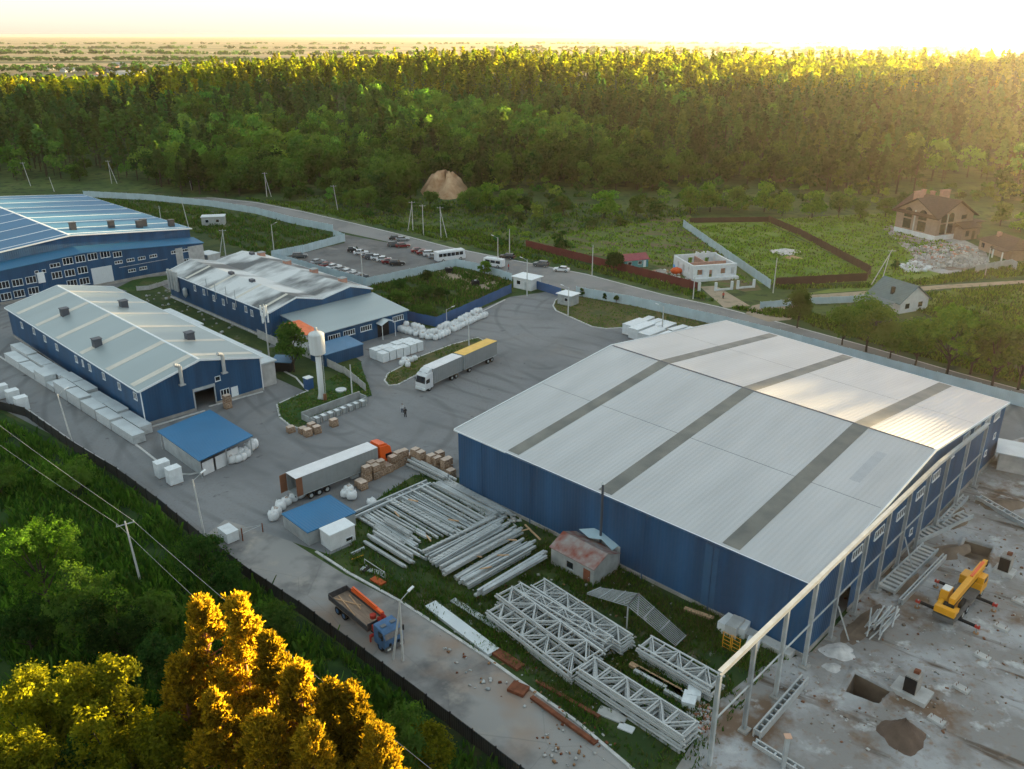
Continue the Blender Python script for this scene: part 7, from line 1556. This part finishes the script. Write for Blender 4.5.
broad = [((28, 524), 11, 4.6, 'yellow_leaves', 'yellow-green tree lit at its top at the left edge below the slope'), ((77, 567), 11.5, 3.9, 'broad_leaves', 'dark green tree with a yellow sprig on top in the hollow'), ((110, 582), 11, 4.2, 'dark_leaves', 'large dark green tree in the middle of the hollow'),
    ((30, 668), 14, 4.2, 'sunlit_leaves', 'bright yellow leafy tree at the lower left edge'), ((62, 662), 13.5, 3.2, 'sunlit_leaves', 'bright yellow leafy tree right of the one at the lower left edge'), ((108, 646), 14.5, 1.9, 'sunlit_leaves', 'slender yellow tree standing alone between dark trees'),
    ((108, 706), 13, 4.4, 'sunlit_leaves', 'broad yellow crown near the bottom left'), ((152, 716), 12.5, 3.2, 'sunlit_leaves', 'yellow crown at the bottom left of the pines'), ((12, 742), 13, 3.6, 'sunlit_leaves', 'dull yellow crown in the bottom left corner'), ((128, 752), 12, 2.8, 'sunlit_leaves', 'small yellow crown at the very bottom left'), ((60, 745), 11, 3.6, 'dark_leaves', 'dark crown between the yellow ones at the bottom'),
    ((194, 536), 6.5, 3.8, 'dark_leaves', 'green tree close to the dark fence above the pines'), ((66, 462), 4.6, 3.4, 'broad_leaves', 'round bright green bush high on the slope'), ((271, 606), 5.5, 3.0, 'broad_leaves', 'bright green shrub right of the tallest pine'), ((150, 596), 6, 3.0, 'broad_leaves', 'green shrub between the pole and the pines'), ((398, 712), 8, 3.0, 'broad_leaves', 'yellow-green leafy shrub at the bottom beside the fence'), ((425, 726), 6.5, 2.4, 'sunlit_leaves', 'small leafy shrub nearest the fence at the bottom'), ((20, 600), 7, 3.4, 'dark_leaves', 'dark bush at the left edge above the brown ground'), ((228, 566), 4.5, 2.4, 'dark_leaves', 'dark shrub right of the tree close to the fence'), ((160, 640), 7, 3.0, 'dark_leaves', 'dark green tree behind the slender yellow one'), ((-6, 460), 6, 3.4, 'broad_leaves', 'grey-green bush at the left edge of the upper slope')]
for i, (tp, h_, r_, lf, lb) in enumerate(broad):
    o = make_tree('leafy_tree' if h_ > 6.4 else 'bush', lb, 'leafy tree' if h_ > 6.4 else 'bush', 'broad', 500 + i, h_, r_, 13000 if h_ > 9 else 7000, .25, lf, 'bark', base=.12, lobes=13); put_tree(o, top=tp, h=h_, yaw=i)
mid = [((294, 372), 10, 3.4, 'broad_leaves', 'round green tree beside the water tower'), ((797, 328), 8.6, 3.4, 'broad_leaves', 'lone round tree at the corner below the brown fence'),
    ((842, 345), 8, 4.2, 'yellow_leaves', 'green tree at the left end of the row hiding the cottage'), ((866, 352), 11.5, 5.2, 'yellow_leaves', 'tall pale green tree left of the cottage'), ((890, 358), 7.5, 4.6, 'broad_leaves', 'green tree before the cottage wall'), ((915, 366), 9.5, 5.2, 'yellow_leaves', 'green tree right below the cottage roof'), ((946, 376), 14, 6.8, 'yellow_leaves', 'large leafy tree right of the cottage, tallest of the row'), ((970, 374), 11, 5.6, 'broad_leaves', 'leafy tree behind the tallest of the row'), ((992, 386), 12, 6.2, 'yellow_leaves', 'leafy tree second from the right edge in the roadside row'), ((1018, 390), 12.5, 6.6, 'broad_leaves', 'leafy tree at the right edge in the roadside row'), ((1034, 368), 10, 6, 'yellow_leaves', 'yellowish crown cut by the right edge'),
    ((484, 277), 4.4, 2.2, 'yellow_leaves', 'round bright bush by the fence beside the minibus'), ((398, 295), 4.4, 1.7, 'dark_leaves', 'dark conical bush at the fence of the weedy plot'), ((428, 284), 3.6, 1.6, 'dark_leaves', 'dark bush at the middle of the plot fence'), ((425, 298), 3.4, 2.8, 'dark_leaves', 'wide dark bush in the middle of the weedy plot'), ((400, 305), 3.4, 3.2, 'broad_leaves', 'wide bush near the workshop side of the plot'), ((424, 318), 3.2, 2.8, 'broad_leaves', 'bush in the corner of the bent blue fence'), ((443, 298), 2.6, 2.4, 'dark_leaves', 'low bush at the right of the weedy plot'),
    ((582, 297), 2.4, .7, 'dark_leaves', 'thin conical shrub beside the booth on the dry lawn'), ((605, 301), 2.0, .6, 'dark_leaves', 'second thin conical shrub on the dry lawn'), ((616, 304), 2.2, .6, 'dark_leaves', 'third thin conical shrub on the dry lawn'),
    ((614, 271), 5.2, 2.8, 'dark_leaves', 'dull bush standing before the maroon fence'), ((895, 270), 2.6, 1.5, 'dark_leaves', 'small dark round bush on the meadow beside the leaning pole'), ((545, 232), 4, 2.4, 'dark_leaves', 'dark bush at the far edge of the vegetable garden'), ((592, 228), 3.6, 2.8, 'dark_leaves', 'dark rounded bush behind the vegetable garden'), ((620, 226), 3.4, 3.0, 'broad_leaves', 'green bush behind the vegetable garden')]
for i, (bs, h_, r_, lf, lb) in enumerate(mid):
    o = make_tree('leafy_tree' if h_ > 5 else 'bush', lb, 'leafy tree' if h_ > 5 else 'bush', 'broad', 600 + i, h_, r_, int(210 * r_ * r_) + 500 if h_ > 5 else 1500, .5 if h_ > 5 else .42, lf, 'bark', base=.0 if bs[0] > 800 else .12, lobes=20 if h_ > 5 else 8); put_tree(o, base=bs, h=h_, yaw=i)
edge = [((368, 212), 9, 4.0, 'broad_leaves'), ((352, 208), 7, 3.4, 'broad_leaves'), ((384, 214), 6.5, 3.6, 'dark_leaves'), ((430, 207), 6, 3.4, 'broad_leaves'), ((464, 206), 5, 3.2, 'broad_leaves'), ((447, 211), 2.6, 3.0, 'dark_leaves'), ((402, 215), 7, 3.2, 'broad_leaves'), ((470, 212), 9, 4.4, 'broad_leaves'), ((490, 210), 10, 4.6, 'yellow_leaves'), ((508, 213), 8.5, 4.0, 'broad_leaves'), ((526, 214), 7, 3.6, 'dark_leaves'), ((563, 216), 7.5, 4.0, 'broad_leaves'), ((604, 218), 10, 5.2, 'yellow_leaves'), ((636, 216), 7.5, 4.0, 'broad_leaves'), ((655, 218), 7, 4.2, 'dark_leaves'), ((690, 214), 10, 4.6, 'yellow_leaves'), ((710, 212), 11, 4.8, 'yellow_leaves'), ((735, 211), 9, 3.4, 'broad_leaves'), ((764, 212), 11, 4.4, 'yellow_leaves'), ((782, 216), 9, 3.8, 'yellow_leaves'), ((812, 218), 10, 4.8, 'yellow_leaves'), ((838, 218), 9, 4.2, 'broad_leaves'), ((860, 219), 6.5, 3.6, 'broad_leaves'), ((885, 217), 7, 4.0, 'broad_leaves'), ((240, 196), 8, 3.8, 'broad_leaves'), ((215, 192), 6.5, 3.4, 'dark_leaves'), ((290, 200), 6.5, 3.8, 'dark_leaves'), ((160, 185), 8, 4.2, 'broad_leaves'), ((80, 183), 7, 3.8, 'broad_leaves'), ((1000, 226), 8, 4.6, 'broad_leaves'), ((1020, 232), 7, 4.2, 'yellow_leaves'), ((905, 212), 8, 4.6, 'dark_leaves')]
EP = {lf: Rep([make_tree('leafy_tree', 'x', 'leafy tree', 'broad', 700 + 7 * i + j, 9, 4.2, 1700, .72, lf, 'bark', base=.02, lobes=13) for j in range(2)]) for i, lf in enumerate(['broad_leaves', 'yellow_leaves', 'dark_leaves'])}
nm_ = {'broad_leaves': 'mid green bushy tree', 'yellow_leaves': 'bright lime-green bushy tree', 'dark_leaves': 'dark green bushy tree'}
for (bs, h_, r_, lf) in edge:
    p = G(*bs); z = float(hz(p.x, p.y)); EP[lf].put((p.x, p.y, z), rng.uniform(0, 6), nm_[lf] + ' standing in front of the forest edge across the road', 'bushy trees before the forest edge: ' + lf.split('_')[0], scale=(r_ / 4.2, r_ / 4.2, h_ / 9))
for e in EP.values(): e.clean()
def poly_pts(poly, n, seed):
    rs = np.random.RandomState(seed); P = [(G(*q).x, G(*q).y) for q in poly]; xs = [p[0] for p in P]; ys = [p[1] for p in P]; out = []
    def inside(x, y):
        c = False
        for (x1, y1), (x2, y2) in zip(P, P[1:] + P[:1]):
            if (y1 > y) != (y2 > y) and x < (x2 - x1) * (y - y1) / (y2 - y1) + x1: c = not c
        return c
    while len(out) < n:
        x, y = rs.uniform(min(xs), max(xs)), rs.uniform(min(ys), max(ys))
        if inside(x, y): out.append((x, y))
    return np.array(out)
def tufts(name, label, polys, h, w_, mats, seed, clump=.0, z0=.05, cat='grass'):
    rs = np.random.RandomState(seed); P = np.concatenate([poly_pts(q, n, seed + i) for i, (q, n) in enumerate(polys)])
    if clump: k = np.sin(P[:, 0] * .35 + 1) * np.cos(P[:, 1] * .41) + .6 * np.sin(P[:, 0] * 1.1 + P[:, 1] * .8) + rs.uniform(-.8, .8, len(P)); P = P[k > -clump]
    B = 4; P = np.repeat(P, B, 0); n = len(P); P = P + rs.normal(0, w_ * .8, (n, 2)); a = rs.uniform(0, 2 * PI, n); hh = h * rs.uniform(.4, 1.3, n); ww = w_ * rs.uniform(.5, 1.2, n)
    d = np.stack([np.cos(a), np.sin(a), np.zeros(n)], 1); base = np.stack([P[:, 0], P[:, 1], np.full(n, z0)], 1); ln = np.stack([rs.normal(0, .35, n) * hh, rs.normal(0, .35, n) * hh, hh], 1)
    V = np.stack([base - d * ww[:, None] / 2, base + d * ww[:, None] / 2, base + ln + d * ww[:, None] * .2, base + ln - d * ww[:, None] * .2], 1).reshape(-1, 3)
    o = npmesh(name, V, np.arange(4 * n).reshape(n, 4), mats, midx=rs.randint(0, len(mats), n) if len(mats) > 1 else None); o['kind'] = 'stuff'; o['label'] = label; o['category'] = cat; return o
SL = [(-60, 384), (0, 420), (75, 460), (118, 486), (200, 553), (300, 624), (383, 686), (500, 775), (540, 800), (200, 800), (-60, 800)]
tufts('grass', 'tall rough green grass and weeds on the slope below the dark fence', [(SL, 26000)], .85, .22, ['grass_blades'], 1, .5)
tufts('undergrowth', 'dark leafy undergrowth between the trees of the near slope', [(SL, 9000)], 1.5, .5, ['dark_leaves', 'grass_blades'], 2, -.2, cat='undergrowth')
YG2 = [(352, 575), (402, 600), (482, 652), (576, 718), (660, 768), (720, 690), (800, 648), (704, 600), (600, 548), (545, 545), (470, 600), (430, 590), (350, 555)]
tufts('grass', 'green weeds growing round the stacked steel', [(YG2, 9000), (YG, 4500)], .5, .16, ['grass_blades', 'grass_blades', 'dry_blades'], 3, .3)
tufts('grass', 'rough weeds on the plot behind the blue fence', [([(366, 288), (456, 269), (512, 282), (510, 290), (432, 326), (405, 317), (372, 292)], 3500), ([(90, 199), (150, 202), (256, 217), (340, 236), (340, 242), (272, 258), (215, 240), (150, 214)], 4200)], .8, .4, ['grass_blades', 'dark_leaves', 'dry_blades'], 4, .2)
tufts('grass', 'rough grass on the verge and garden across the road', [([(512, 256), (587, 270), (662, 290), (717, 303), (697, 292), (600, 267), (526, 248), (480, 232), (400, 225), (300, 204), (240, 198), (380, 226), (460, 244)], 3600), ([(300, 203), (512, 250), (530, 240), (700, 215), (700, 208), (300, 196)], 4200), ([(775, 290), (870, 288), (940, 284), (1024, 276), (1024, 262), (950, 275), (880, 285), (770, 287)], 1500), ([(885, 297), (1030, 285), (1030, 330), (940, 322)], 2500), ([(730, 308), (790, 320), (1024, 385), (1024, 372), (800, 312)], 3000)], .7, .42, ['grass_blades', 'meadow_blades', 'meadow_blades', 'dry_blades'], 5, .3)
tufts('grass', 'uneven meadow grass inside and around the brown fence', [([(690, 226), (768, 224), (868, 274), (862, 281), (775, 286)], 3800), ([(765, 220), (900, 213), (960, 250), (905, 262), (940, 282), (868, 286), (870, 272)], 4200), ([(524, 245), (560, 233), (690, 216), (750, 284), (640, 262)], 2600)], .5, .45, ['meadow_blades', 'meadow_blades', 'dry_blades'], 9, .1)
tufts('grass', 'short grass on the tower lawn and the dry islands', [(TI, 2200), (GI, 2600), (IS, 900)], .22, .14, ['grass_blades', 'dry_blades'], 6, .4, .13)
# everything with a label and no kind is a thing
for o in sc.objects:
    if o.parent is None and o.get('label') and not o.get('kind'): o['kind'] = 'thing'
BM.clean()
